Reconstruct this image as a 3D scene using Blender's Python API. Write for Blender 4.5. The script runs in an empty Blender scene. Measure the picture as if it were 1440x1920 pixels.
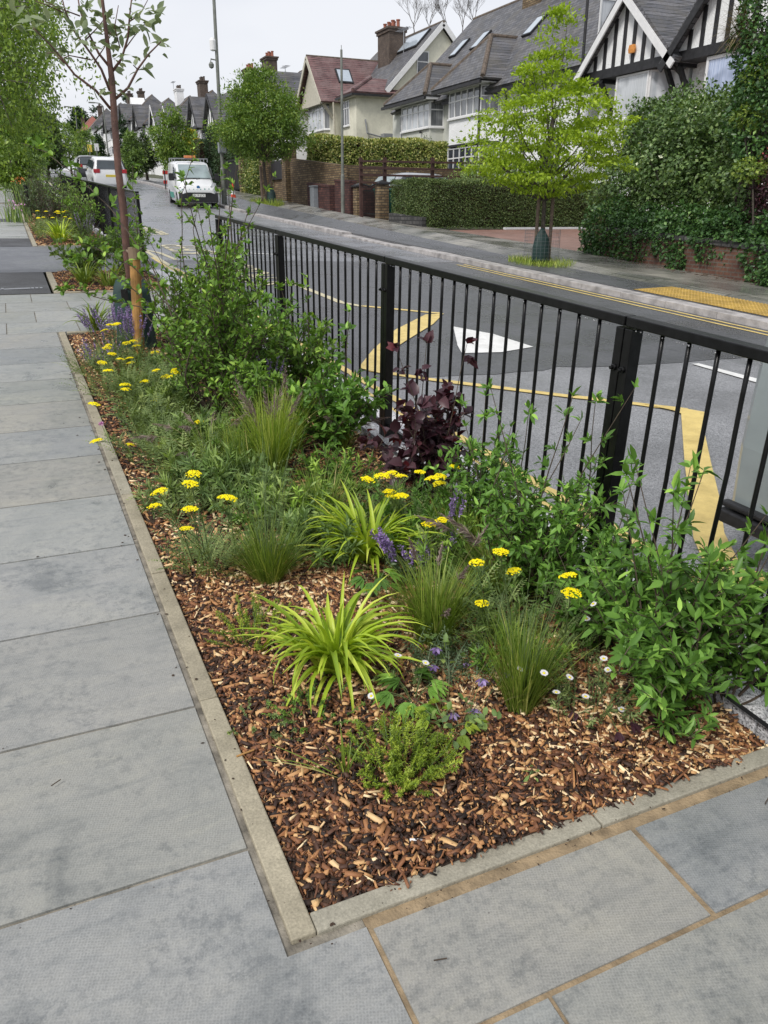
import bpy, bmesh, math, random
import numpy as np
from math import sin, cos, pi, radians, sqrt, atan2
from mathutils import Vector, Matrix, noise

rng = np.random.default_rng(11)
random.seed(5)
scene = bpy.context.scene
COL = scene.collection

# ------------------------------------------------------------------ camera
H = 1.6; F = 1440.0; PITCH = radians(21.4); YAW = radians(24.5)
cam = bpy.data.cameras.new("camera"); co = bpy.data.objects.new("camera", cam); COL.objects.link(co)
co.location = (0, 0, H); co.rotation_euler = (radians(90) - PITCH, 0, -YAW)
cam.sensor_fit = 'AUTO'; cam.sensor_width = 36; cam.lens = F / 1920 * 36
cam.clip_start = 0.05; cam.clip_end = 2000
scene.camera = co
scene.render.resolution_x = 768; scene.render.resolution_y = 1024

# ------------------------------------------------------------------ sky, sun, exposure
SUN_EL = radians(48); SUN_AZ = radians(242)
w = bpy.data.worlds.new("World"); scene.world = w; w.use_nodes = True
nt = w.node_tree; nt.nodes.clear()
sky = nt.nodes.new('ShaderNodeTexSky'); sky.sky_type = 'NISHITA'; sky.sun_disc = False
sky.sun_elevation = SUN_EL; sky.sun_rotation = SUN_AZ; sky.dust_density = 3; sky.air_density = 1
tc = nt.nodes.new('ShaderNodeTexCoord'); mp = nt.nodes.new('ShaderNodeMapping'); mp.inputs['Scale'].default_value = (1, 1, 3.2)
ns = nt.nodes.new('ShaderNodeTexNoise'); ns.inputs['Scale'].default_value = 1.7; ns.inputs['Detail'].default_value = 4
cr = nt.nodes.new('ShaderNodeValToRGB')
cr.color_ramp.elements[0].position = .36; cr.color_ramp.elements[0].color = (4.5, 4.68, 5.15, 1)
cr.color_ramp.elements[1].position = .62; cr.color_ramp.elements[1].color = (5.6, 5.66, 5.9, 1)
mx = nt.nodes.new('ShaderNodeMix'); mx.data_type = 'RGBA'; mx.inputs[0].default_value = .9
bg = nt.nodes.new('ShaderNodeBackground'); bg.inputs['Strength'].default_value = .1
wo = nt.nodes.new('ShaderNodeOutputWorld')
L = nt.links.new
L(tc.outputs['Generated'], mp.inputs[0]); L(mp.outputs[0], ns.inputs[0]); L(ns.outputs[0], cr.inputs[0])
L(sky.outputs[0], mx.inputs[6]); L(cr.outputs[0], mx.inputs[7]); L(mx.outputs[2], bg.inputs[0]); L(bg.outputs[0], wo.inputs[0])
sl = bpy.data.lights.new("sun", 'SUN'); sl.energy = 1.5; sl.angle = radians(14); sl.color = (1, .965, .91)
so = bpy.data.objects.new("sun", sl); COL.objects.link(so)
so.rotation_euler = (radians(90) - SUN_EL, 0, pi - SUN_AZ)
scene.view_settings.view_transform = 'Standard'; scene.view_settings.look = 'None'
scene.view_settings.exposure = 0.74; scene.view_settings.gamma = 1

# ------------------------------------------------------------------ pixel -> world helpers (measuring aids)
SL = .050; CR = -.012
def gz(x, y, dz=0.0):
    yy = np.where(np.asarray(y) > 150, 150 + (np.asarray(y) - 150) * .1, y)
    k = np.clip((np.asarray(y) - 30) / 32, 0, 1); k = k * k * (3 - 2 * k)
    return SL * yy + .62 * k + CR * np.clip(x, -30, 21) + dz
def gzf(x, y, dz=0.0): return float(gz(x, y, dz))
def ray(u, v):
    r = u - 720; q = 960 - v
    fwd = F * cos(PITCH) + q * sin(PITCH); up = q * cos(PITCH) - F * sin(PITCH)
    return Vector((fwd * sin(YAW) + r * cos(YAW), fwd * cos(YAW) - r * sin(YAW), up))
def G(u, v, dz=0.0):
    d = ray(u, v); e = 0.0
    for _ in range(30):
        t = (H - dz - e) / (SL * d.y + CR * d.x - d.z); p = Vector((0, 0, H)) + d * t
        e = .5 * e + .5 * (gzf(p.x, p.y) - SL * p.y - CR * p.x)
    return p
def AX(u, v, x): d = ray(u, v); return Vector((0, 0, H)) + d * (x / d.x)
def AY(u, v, y): d = ray(u, v); return Vector((0, 0, H)) + d * (y / d.y)

# ------------------------------------------------------------------ object helpers
ORG = {}
def tag(o, label=None, cat=None, group=None, kind=None):
    if label: o['label'] = label
    if cat: o['category'] = cat
    if group: o['group'] = group
    if kind: o['kind'] = kind
    return o
def thing(name, label, cat, loc=(0, 0, 0), group=None):
    o = bpy.data.objects.new(name, None); COL.objects.link(o); o.empty_display_size = .2
    o.location = loc; ORG[o.name] = Vector(loc); return tag(o, label, cat, group)
def link(name, me, parent=None):
    o = bpy.data.objects.new(name, me); COL.objects.link(o)
    if parent is not None:
        o.parent = parent; org = ORG.get(parent.name, Vector((0, 0, 0)))
        if parent.parent is None: o.location = -org
    ORG[o.name] = Vector((0, 0, 0)); return o
def kids(o): return [c for c in COL.objects if c.parent == o]
def dup(root, loc, rotz=0, label=None, group=None, scale=1, rot=None):
    r = root.copy(); COL.objects.link(r); r.location = loc
    r.rotation_euler = rot if rot else (0, 0, rotz); r.scale = (scale,) * 3
    if label: r['label'] = label
    if group: r['group'] = group
    for ch in kids(root):
        c = ch.copy(); COL.objects.link(c); c.parent = r
        for g in kids(ch):
            d = g.copy(); COL.objects.link(d); d.parent = c
    return r

class MB:
    """collects geometry for ONE mesh object"""
    def __init__(s): s.v = []; s.f = []; s.m = []; s.n = 0; s.r = []
    def add(s, vs, fs, mi=0, r=0.5):
        vs = [tuple(p) for p in vs]
        s.v += vs; s.f += [tuple(i + s.n for i in f) for f in fs]; s.m += [mi] * len(fs); s.n += len(vs)
        s.r += [r] * len(vs); return s
    def obox(s, c, a, b, n, mi=0, r=.5):
        """box: centre c, half vectors a, b, n"""
        c, a, b, n = map(Vector, (c, a, b, n)); vs = []
        for k in (-1, 1):
            for q in ((-1, -1), (1, -1), (1, 1), (-1, 1)): vs.append(c + a * q[0] + b * q[1] + n * k)
        return s.add(vs, [(3, 2, 1, 0), (4, 5, 6, 7), (0, 1, 5, 4), (1, 2, 6, 5), (2, 3, 7, 6), (3, 0, 4, 7)], mi, r)
    def box(s, x0, x1, y0, y1, z0, z1, mi=0):
        return s.obox(((x0 + x1) / 2, (y0 + y1) / 2, (z0 + z1) / 2), ((x1 - x0) / 2, 0, 0), (0, (y1 - y0) / 2, 0), (0, 0, (z1 - z0) / 2), mi)
    def prism(s, poly, d, mi=0):
        """planar polygon extruded by vector d"""
        n = len(poly); p = [Vector(q) for q in poly]; d = Vector(d)
        vs = p + [q + d for q in p]
        fs = [tuple(range(n)), tuple(range(2 * n - 1, n - 1, -1))] + [(i, n + i, n + (i + 1) % n, (i + 1) % n)[::1] for i in range(n)]
        return s.add(vs, fs, mi)
    def beam(s, p, q, w, t, up=(0, 0, 1), mi=0):
        p = Vector(p); q = Vector(q); d = (q - p); L_ = d.length; d.normalize()
        u = Vector(up); a = d.cross(u)
        if a.length < 1e-4: a = d.cross(Vector((1, 0, 0)))
        a.normalize(); b = a.cross(d)
        return s.obox((p + q) / 2, d * L_ / 2, a * w / 2, b * t / 2, mi)
    def tube(s, pts, rad, n=6, mi=0, r=.5, cap=True):
        pts = [Vector(p) for p in pts]; k = len(pts)
        if not hasattr(rad, '__len__'): rad = [rad] * k
        vs = []; ref = Vector((.31, .17, .93))
        for i, p in enumerate(pts):
            d = (pts[min(i + 1, k - 1)] - pts[max(i - 1, 0)])
            if d.length < 1e-9: d = Vector((0, 0, 1))
            d.normalize(); a = d.cross(ref)
            if a.length < .05: a = d.cross(Vector((1, 0, 0)))
            a.normalize(); b = d.cross(a)
            for j in range(n):
                t = 2 * pi * j / n; vs.append(p + (a * cos(t) + b * sin(t)) * rad[i])
        fs = [(i * n + j, i * n + (j + 1) % n, (i + 1) * n + (j + 1) % n, (i + 1) * n + j) for i in range(k - 1) for j in range(n)]
        if cap: fs += [tuple(range(n))[::-1], tuple(range((k - 1) * n, k * n))]
        return s.add(vs, fs, mi, r)
    def lathe(s, c, prof, n=12, mi=0, sx=1, sy=1, r=.5):
        vs = []; k = len(prof)
        for rr, z in prof:
            for j in range(n): t = 2 * pi * j / n; vs.append((c[0] + rr * cos(t) * sx, c[1] + rr * sin(t) * sy, c[2] + z))
        fs = [(i * n + j, i * n + (j + 1) % n, (i + 1) * n + (j + 1) % n, (i + 1) * n + j) for i in range(k - 1) for j in range(n)]
        fs += [tuple(range(n))[::-1], tuple(range((k - 1) * n, k * n))]
        return s.add(vs, fs, mi, r)
    def build(s, name, mats, parent=None, smooth=False, bevel=0):
        me = bpy.data.meshes.new(name)
        if not isinstance(mats, (list, tuple)): mats = [mats]
        me.from_pydata(s.v, [], s.f)
        for m in mats: me.materials.append(m)
        if len(mats) > 1: me.polygons.foreach_set('material_index', s.m)
        at = me.attributes.new('rnd', 'FLOAT', 'POINT'); at.data.foreach_set('value', np.array(s.r, dtype=np.float32))
        bm = bmesh.new(); bm.from_mesh(me); bmesh.ops.recalc_face_normals(bm, faces=bm.faces); bm.to_mesh(me); bm.free()
        if smooth: me.polygons.foreach_set('use_smooth', [True] * len(me.polygons))
        me.update(); o = link(name, me, parent)
        if bevel:
            b = o.modifiers.new('bevel', 'BEVEL'); b.width = bevel; b.segments = 2; b.limit_method = 'ANGLE'
        return o

def np_mesh(name, V, face_groups, mat, parent=None, rnd=None, smooth=False, mids=None):
    """fast mesh from arrays; face_groups = list of (M,k) index arrays"""
    me = bpy.data.meshes.new(name); me.vertices.add(len(V)); me.vertices.foreach_set('co', V.astype(np.float32).ravel())
    tot = []; loops = []
    for fg in face_groups: loops.append(fg.ravel()); tot.append(np.full(len(fg), fg.shape[1]))
    tot = np.concatenate(tot); loops = np.concatenate(loops)
    start = np.concatenate([[0], np.cumsum(tot)[:-1]])
    me.loops.add(len(loops)); me.loops.foreach_set('vertex_index', loops.astype(np.int32))
    me.polygons.add(len(tot)); me.polygons.foreach_set('loop_start', start.astype(np.int32)); me.polygons.foreach_set('loop_total', tot.astype(np.int32))
    if rnd is not None:
        at = me.attributes.new('rnd', 'FLOAT', 'POINT'); at.data.foreach_set('value', rnd.astype(np.float32))
    mats = mat if isinstance(mat, (list, tuple)) else [mat]
    for m in mats: me.materials.append(m)
    if mids is not None: me.polygons.foreach_set('material_index', mids.astype(np.int32))
    if smooth: me.polygons.foreach_set('use_smooth', np.ones(len(tot), dtype=bool))
    me.update(calc_edges=True); me.validate(); return link(name, me, parent)

def unit(a): return a / (np.linalg.norm(a, axis=-1, keepdims=True) + 1e-9)
class LB:
    """batches of leaves / blades collected as one mesh"""
    def __init__(s): s.V = []; s.Q = []; s.T = []; s.R = []; s.n = 0
    def _push(s, V, Q, T, R):
        s.V.append(V.reshape(-1, 3)); s.R.append(R.ravel())
        if Q is not None: s.Q.append(Q.reshape(-1, 4) + s.n)
        if T is not None: s.T.append(T.reshape(-1, 3) + s.n)
        s.n += V.reshape(-1, 3).shape[0]
    def leaves(s, P, D, N, Ln, W, fold=.18, droop=.15, hi=True, rnd=None, wide=.45):
        P = np.asarray(P, float); n = len(P)
        if n == 0: return s
        D = unit(np.asarray(D, float)); N = np.asarray(N, float)
        S = unit(np.cross(D, N)); N = np.cross(S, D)
        Ln = np.broadcast_to(Ln, n)[:, None]; W = np.broadcast_to(W, n)[:, None] * .5
        rnd = rng.random(n) if rnd is None else np.broadcast_to(rnd, n)
        if hi:
            a = .28; b = .65; dr = droop
            pts = [P, P + D * Ln * a + S * W * .85 + N * W * fold * 2, P + D * Ln * a - N * Ln * dr * .08, P + D * Ln * a - S * W * .85 + N * W * fold * 2,
                   P + D * Ln * b + S * W * .8 + N * (W * fold * 1.6 - Ln * dr * .4), P + D * Ln * b - N * Ln * dr * .4, P + D * Ln * b - S * W * .8 + N * (W * fold * 1.6 - Ln * dr * .4),
                   P + D * Ln - N * Ln * dr]
            V = np.stack(pts, 1); o = (np.arange(n) * 8)[:, None]
            Q = np.concatenate([o + np.array([[1, 2, 5, 4]]), o + np.array([[2, 3, 6, 5]])])
            T = np.concatenate([o + np.array([[0, 2, 1]]), o + np.array([[0, 3, 2]]), o + np.array([[4, 5, 7]]), o + np.array([[5, 6, 7]])])
            s._push(V, Q, T, np.repeat(rnd, 8))
        else:
            pts = [P, P + D * Ln * wide + S * W + N * W * fold * 2, P + D * Ln, P + D * Ln * wide - S * W + N * W * fold * 2]
            V = np.stack(pts, 1); o = (np.arange(n) * 4)[:, None]
            T = np.concatenate([o + np.array([[0, 2, 1]]), o + np.array([[0, 3, 2]])])
            s._push(V, None, T, np.repeat(rnd, 4))
        return s
    def blades(s, P, az, th0, th1, Ln, W, k=7, rnd=None, twist=0.0, keel=.25, power=1.3):
        """arching blades; th = lean from vertical at base / extra at tip"""
        n = len(P); az = np.broadcast_to(az, n); th0 = np.broadcast_to(th0, n); th1 = np.broadcast_to(th1, n)
        Ln = np.broadcast_to(Ln, n); W = np.broadcast_to(W, n)
        rnd = rng.random(n) if rnd is None else rnd
        t = np.linspace(0, 1, k); th = th0[:, None] + th1[:, None] * t[None] ** power
        seg = Ln[:, None] / (k - 1)
        dr = np.sin(th) * seg; dz = np.cos(th) * seg
        r = np.concatenate([np.zeros((n, 1)), np.cumsum(dr[:, :-1], 1)], 1); z = np.concatenate([np.zeros((n, 1)), np.cumsum(dz[:, :-1], 1)], 1)
        A = az[:, None] + twist * t[None] * rng.normal(0, 1, (n, 1))
        X = P[:, None, :] + np.stack([r * np.cos(A), r * np.sin(A), z], -1)
        side = np.stack([-np.sin(A), np.cos(A), np.zeros_like(A)], -1)
        prof = np.clip(np.minimum(1, .55 + t * 2) * (1 - t ** 3) + .03, 0, 1)
        wv = (W[:, None] * prof[None] * .5)[..., None]
        nz = np.stack([-np.cos(th) * np.cos(A), -np.cos(th) * np.sin(A), np.sin(th)], -1)
        Lf = X + side * wv + nz * wv * keel * 2; Rt = X - side * wv + nz * wv * keel * 2
        if keel > .3:
            V = np.stack([Lf, X, Rt], 2); m = 3
        else:
            V = np.stack([Lf, Rt], 2); m = 2
        o = (np.arange(n) * k * m)[:, None]
        Q = []
        for i in range(k - 1):
            for j in range(m - 1): Q.append(o + np.array([[i * m + j, i * m + j + 1, (i + 1) * m + j + 1, (i + 1) * m + j]]))
        s._push(V, np.concatenate(Q), None, np.repeat(rnd, k * m)); return s
    def build(s, name, mat, parent=None, smooth=True):
        V = np.concatenate(s.V); R = np.concatenate(s.R); fg = []
        if s.Q: fg.append(np.concatenate(s.Q))
        if s.T: fg.append(np.concatenate(s.T))
        return np_mesh(name, V, fg, mat, parent, R, smooth)

# ------------------------------------------------------------------ materials
def newmat(name):
    m = bpy.data.materials.new(name); m.use_nodes = True; m.node_tree.nodes.clear(); return m, m.node_tree
class N_:
    def __init__(s, nt): s.nt = nt
    def __call__(s, t, **kw):
        n = s.nt.nodes.new(t)
        for k, v in kw.items():
            if k.startswith('_'): setattr(n, k[1:], v)
            else:
                key = int(k[1:]) if k[0] == 'i' and k[1:].isdigit() else k.replace('__', ' ')
                if hasattr(v, 'is_linked') or isinstance(v, bpy.types.NodeSocket): s.nt.links.new(v, n.inputs[key])
                else: n.inputs[key].default_value = v
        return n
def rgb(c): return (*c, 1) if len(c) == 3 else c
def ramp(N, fac, stops):
    r = N('ShaderNodeValToRGB', i0=fac); e = r.color_ramp.elements
    while len(e) > 1: e.remove(e[-1])
    e[0].position = stops[0][0]; e[0].color = rgb(stops[0][1])
    for p, c in stops[1:]: q = e.new(p); q.color = rgb(c)
    return r.outputs[0]
def mixc(N, f, a, b, mode='MIX'):
    m = N('ShaderNodeMix', _data_type='RGBA', _blend_type=mode)
    for k, v in ((0, f), (6, a), (7, b)):
        if isinstance(v, bpy.types.NodeSocket): N.nt.links.new(v, m.inputs[k])
        else: m.inputs[k].default_value = v if not hasattr(v, '__len__') else rgb(v)
    return m.outputs[2]
def obj_co(N): return N('ShaderNodeNewGeometry').outputs['Position']
def noise_(N, co, sc, det=4, rough=.5, out='Fac'):
    return N('ShaderNodeTexNoise', Vector=co, Scale=sc, Detail=det, Roughness=rough).outputs[out]
def finish(N, col, rough=.6, bump=None, bs=.3, bd=.01, metal=0, spec=.5, coat=0):
    p = N('ShaderNodeBsdfPrincipled')
    for k, v in (('Base Color', col), ('Roughness', rough), ('Metallic', metal), ('Specular IOR Level', spec), ('Coat Weight', coat)):
        if isinstance(v, bpy.types.NodeSocket): N.nt.links.new(v, p.inputs[k])
        else: p.inputs[k].default_value = rgb(v) if hasattr(v, '__len__') else v
    if bump is not None:
        b = N('ShaderNodeBump', Height=bump, Strength=bs, Distance=bd); N.nt.links.new(b.outputs[0], p.inputs['Normal'])
    o = N('ShaderNodeOutputMaterial'); N.nt.links.new(p.outputs[0], o.inputs[0]); return p
def simple(name, col, rough=.6, metal=0, var=.15, sc=8, bs=0, spec=.5, coat=0):
    m, nt = newmat(name); N = N_(nt); co_ = obj_co(N)
    n = noise_(N, co_, sc, 5)
    lo = tuple(max(0, c * (1 - var)) for c in col[:3]); hi = tuple(min(1, c * (1 + var)) for c in col[:3])
    c = ramp(N, n, [(.3, lo), (.7, hi)])
    finish(N, c, rough, noise_(N, co_, sc * 6, 3) if bs else None, bs, .01, metal, spec, coat); return m
def leafmat(name, stops, rough=.5, trans=.3, tint=(1.0, 1.0, .35), spec=.4, gain=1.0):
    stops = [(p, tuple(min(.95, x * gain) for x in c)) for p, c in stops]
    m, nt = newmat(name); N = N_(nt)
    a = N('ShaderNodeAttribute', _attribute_name='rnd').outputs['Fac']
    c = ramp(N, a, stops)
    p = N('ShaderNodeBsdfPrincipled'); nt.links.new(c, p.inputs['Base Color']); p.inputs['Roughness'].default_value = rough
    p.inputs['Specular IOR Level'].default_value = spec
    t = N('ShaderNodeBsdfTranslucent'); nt.links.new(mixc(N, 1.0, c, tuple(tint), 'MULTIPLY'), t.inputs[0])
    mixn = N('ShaderNodeMixShader', i0=trans); nt.links.new(p.outputs[0], mixn.inputs[1]); nt.links.new(t.outputs[0], mixn.inputs[2])
    o = N('ShaderNodeOutputMaterial'); nt.links.new(mixn.outputs[0], o.inputs[0]); return m
def brickmat(name, c1, c2, mortar, bw=.215, bh=.075, axes='xz', dark=None, bump=.5, rough=.85, ms=.012):
    """axes: which world axes the courses run in; 'auto' mixes by normal"""
    m, nt = newmat(name); N = N_(nt); g = N('ShaderNodeNewGeometry')
    sp = N('ShaderNodeSeparateXYZ', i0=g.outputs['Position'])
    ad = N('ShaderNodeMath', _operation='ADD', i0=sp.outputs[0], i1=sp.outputs[1])
    cb = N('ShaderNodeCombineXYZ', i0=ad.outputs[0], i1=sp.outputs[2])
    b = N('ShaderNodeTexBrick', Vector=cb.outputs[0], Color1=rgb(c1), Color2=rgb(c2), Mortar=rgb(mortar), Scale=1.0)
    b.inputs['Mortar Size'].default_value = ms; b.inputs['Brick Width'].default_value = bw; b.inputs['Row Height'].default_value = bh; b.inputs['Bias'].default_value = 0
    n = noise_(N, g.outputs['Position'], 2.2, 6, .6); n2 = noise_(N, g.outputs['Position'], 26, 3)
    c = mixc(N, ramp(N, n, [(.35, (0, 0, 0)), (.7, (.75, .75, .75))]), b.outputs[0], dark or tuple(x * .45 for x in c1))
    c = mixc(N, .45, c, ramp(N, n2, [(.3, (.35, .35, .35)), (.7, (1.3, 1.3, 1.3))]), 'MULTIPLY')
    finish(N, c, rough, b.outputs['Fac'], -bump, .01); return m
def roofmat(name, c1, c2, dark, moss=None, bw=.17, bh=.11):
    m, nt = newmat(name); N = N_(nt); g = N('ShaderNodeNewGeometry')
    sp = N('ShaderNodeSeparateXYZ', i0=g.outputs['Position'])
    ad = N('ShaderNodeMath', _operation='SUBTRACT', i0=sp.outputs[1], i1=N('ShaderNodeMath', _operation='MULTIPLY', i0=sp.outputs[0], i1=.15).outputs[0])
    cb = N('ShaderNodeCombineXYZ', i0=ad.outputs[0], i1=sp.outputs[2])
    b = N('ShaderNodeTexBrick', Vector=cb.outputs[0], Color1=rgb(c1), Color2=rgb(c2), Mortar=rgb(dark), Scale=1.0)
    b.inputs['Mortar Size'].default_value = .014; b.inputs['Brick Width'].default_value = bw; b.inputs['Row Height'].default_value = bh
    b.inputs['Mortar Smooth'].default_value = .4; b.inputs['Bias'].default_value = -.1
    n = noise_(N, g.outputs['Position'], 1.3, 6, .65)
    c = mixc(N, ramp(N, n, [(.42, (0, 0, 0)), (.75, (.6, .6, .6))]), b.outputs[0], moss or c2)
    c = mixc(N, .5, c, ramp(N, noise_(N, g.outputs['Position'], 14, 3), [(.3, (.5, .5, .5)), (.7, (1.35, 1.35, 1.35))]), 'MULTIPLY')
    finish(N, c, .55, b.outputs['Fac'], -.9, .03); return m

# ================================================================== MATERIALS
def mat_slab():
    m, nt = newmat('sawn_paving_stone'); N = N_(nt); P = obj_co(N)
    a = N('ShaderNodeAttribute', _attribute_name='rnd').outputs['Fac']
    base = ramp(N, a, [(0, (.225, .235, .236)), (.2, (.288, .292, .286)), (.45, (.282, .276, .252)), (.7, (.262, .27, .252)), (1, (.325, .328, .318))])
    off = N('ShaderNodeVectorMath', _operation='SCALE', i0=N('ShaderNodeCombineXYZ', i0=a, i1=a).outputs[0]); off.inputs['Scale'].default_value = 37.0
    PS = N('ShaderNodeVectorMath', _operation='ADD', i0=P, i1=off.outputs[0]).outputs[0]
    n = N('ShaderNodeTexNoise', Vector=PS, Scale=1.9, Detail=7, Roughness=.6, Distortion=.8).outputs['Fac']
    st = N('ShaderNodeMapping', Vector=PS); st.inputs['Scale'].default_value = (1.2, 5.0, 1); st.inputs['Rotation'].default_value = (0, 0, .5)
    streak = N('ShaderNodeTexNoise', Vector=st.outputs[0], Scale=2.2, Detail=6, Roughness=.65, Distortion=1.2).outputs['Fac']
    n2 = noise_(N, PS, 22, 9, .8); n3 = noise_(N, P, 210, 3); patch = noise_(N, PS, 3.4, 8, .72)
    c = mixc(N, 1, base, ramp(N, n, [(.32, (.62, .645, .665)), (.42, (.93, .94, .945)), (.53, (1.0, 1.0, 1.0)), (.66, (1.10, 1.09, 1.05))]), 'MULTIPLY')
    c = mixc(N, .7, c, ramp(N, streak, [(.33, (.74, .76, .78)), (.47, (1, 1, 1)), (.62, (1.03, 1.02, 1.0)), (.68, (1.2, 1.18, 1.12))]), 'MULTIPLY')
    grit = ramp(N, n2, [(.40, (.66, .68, .70)), (.50, (1.0, 1.0, 1.0)), (.62, (1.14, 1.13, 1.10))])
    c = mixc(N, ramp(N, patch, [(.40, (.1, .1, .1)), (.56, (.85, .85, .85))]), c, mixc(N, 1, c, grit, 'MULTIPLY'))
    c = mixc(N, .30, c, ramp(N, n3, [(.3, (.6, .6, .6)), (.7, (1.35, 1.35, 1.35))]), 'MULTIPLY')
    mp = N('ShaderNodeMapping', Vector=P); mp.inputs['Scale'].default_value = (140, 140, 0); mp.inputs['Rotation'].default_value = (0, 0, .35)
    v = N('ShaderNodeTexVoronoi', Vector=mp.outputs[0], Scale=1.0, Randomness=.25)
    dots = ramp(N, v.outputs['Distance'], [(.25, (1, 1, 1)), (.5, (0, 0, 0))])
    c = mixc(N, ramp(N, patch, [(.36, (.85, .85, .85)), (.6, (.15, .15, .15))]), c, mixc(N, 1, c, mixc(N, dots, (1.07, 1.07, 1.07), (.86, .86, .86)), 'MULTIPLY'))
    sp = N('ShaderNodeTexVoronoi', Vector=P, Scale=9.0)
    c = mixc(N, ramp(N, sp.outputs['Distance'], [(.012, (.8, .8, .8)), (.03, (0, 0, 0))]), c, (.07, .062, .055))
    r = ramp(N, n, [(.36, (.26, .26, .26)), (.60, (.6, .6, .6))])
    finish(N, c, r, dots, .12, .003, spec=.5); return m
def mat_asphalt(name, lo, hi, rough, sc=260, wet=.5, big=1.2):
    m, nt = newmat(name); N = N_(nt); P = obj_co(N)
    v = N('ShaderNodeTexVoronoi', Vector=P, Scale=sc * .45, _feature='F1')
    g = noise_(N, P, sc, 2, .6); b = noise_(N, P, big, 6, .6)
    c = ramp(N, g, [(.32, lo), (.68, hi)])
    c = mixc(N, .7, c, ramp(N, v.outputs['Color'], [(.1, (.45, .45, .46)), (.9, (1.6, 1.6, 1.62))]), 'MULTIPLY')
    c = mixc(N, .6, c, ramp(N, b, [(.35, (.72, .72, .74)), (.65, (1.15, 1.15, 1.15))]), 'MULTIPLY')
    r = ramp(N, b, [(.38, (rough - .12,) * 3), (.62, (rough + .16,) * 3)])
    finish(N, c, r, v.outputs['Distance'], .6, .004, spec=wet); return m
def mat_mark(name, c1, c2, wear=.46):
    m, nt = newmat(name); N = N_(nt); P = obj_co(N)
    g = noise_(N, P, 150, 3, .7); b = noise_(N, P, 6, 6, .7)
    c = ramp(N, b, [(.3, c2), (.62, c1)])
    c = mixc(N, ramp(N, g, [(wear - .2, (.0, .0, .0)), (wear + .18, (0, 0, 0)), (wear + .26, (.75, .75, .75))]), c, (.09, .09, .09))
    finish(N, c, .5, g, .5, .004); return m
M = {}
M['slab'] = mat_slab()
M['mortar'] = simple('sandy_mortar', (.27, .20, .12), .9, sc=20, var=.35, bs=.5)
M['joint'] = simple('grey_joint', (.21, .19, .155), .95, sc=16, var=.55, bs=.6)
def mat_stone():
    m, nt = newmat('edging_stone'); N = N_(nt); P = obj_co(N)
    a = N('ShaderNodeAttribute', _attribute_name='rnd').outputs['Fac']
    c = ramp(N, a, [(0, (.30, .265, .195)), (.5, (.36, .32, .235)), (1, (.33, .31, .25))])
    c = mixc(N, .7, c, ramp(N, noise_(N, P, 9, 7, .7), [(.32, (.6, .6, .58)), (.65, (1.2, 1.2, 1.18))]), 'MULTIPLY')
    c = mixc(N, .4, c, ramp(N, noise_(N, P, 160, 3), [(.3, (.5, .5, .5)), (.7, (1.35, 1.35, 1.35))]), 'MULTIPLY')
    finish(N, c, .75, noise_(N, P, 120, 4), .5, .004); return m
M['stone'] = mat_stone()
def mat_granite():
    m, nt = newmat('pale_granite'); N = N_(nt); P = obj_co(N)
    v = N('ShaderNodeTexVoronoi', Vector=P, Scale=190.0)
    c = ramp(N, v.outputs['Color'], [(.12, (.09, .09, .1)), (.3, (.45, .45, .47)), (.7, (.78, .78, .8))])
    c = mixc(N, .5, c, ramp(N, noise_(N, P, 3, 5), [(.35, (.75, .74, .72)), (.65, (1.05, 1.05, 1.05))]), 'MULTIPLY')
    finish(N, c, .42, v.outputs['Distance'], .2, .003); return m
M['granite'] = mat_granite()
M['far_kerb'] = simple('weathered_kerb', (.36, .34, .33), .6, sc=5, var=.4, bs=.3)
M['asph_near'] = mat_asphalt('coarse_damp_asphalt', (.11, .112, .117), (.34, .345, .352), .40)
M['asph_mid'] = mat_asphalt('dark_smooth_asphalt', (.05, .052, .056), (.13, .132, .14), .33, sc=320, wet=.6)
M['asph_far'] = mat_asphalt('old_wet_asphalt', (.12, .125, .135), (.23, .235, .25), .26, sc=300, wet=.7)
M['asph_path'] = mat_asphalt('new_black_asphalt', (.018, .019, .021), (.085, .086, .09), .62, sc=330)
M['asph_grey'] = mat_asphalt('grey_crossover_asphalt', (.075, .08, .09), (.15, .155, .17), .4, sc=330)
M['yellow'] = mat_mark('yellow_road_paint', (.74, .57, .20), (.52, .39, .13))
M['yellow_pale'] = mat_mark('faded_yellow_paint', (.62, .56, .36), (.44, .40, .28), .5)
M['white'] = mat_mark('white_road_paint', (.80, .80, .78), (.62, .62, .60), .6)
def mat_farpave():
    m, nt = newmat('wet_far_paving'); N = N_(nt); P = obj_co(N)
    b = N('ShaderNodeTexBrick', Vector=P, Color1=rgb((.15, .15, .142)), Color2=rgb((.26, .25, .225)), Mortar=rgb((.07, .07, .065)), Scale=1.0)
    b.inputs['Mortar Size'].default_value = .014; b.inputs['Brick Width'].default_value = .62; b.inputs['Row Height'].default_value = .92
    n = noise_(N, P, .9, 6, .65)
    c = mixc(N, .8, b.outputs[0], ramp(N, n, [(.3, (.55, .57, .58)), (.7, (1.35, 1.32, 1.25))]), 'MULTIPLY')
    finish(N, c, ramp(N, n, [(.4, (.16,) * 3), (.65, (.42,) * 3)]), b.outputs['Fac'], -.2, .004); return m
M['farpave'] = mat_farpave()
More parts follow.
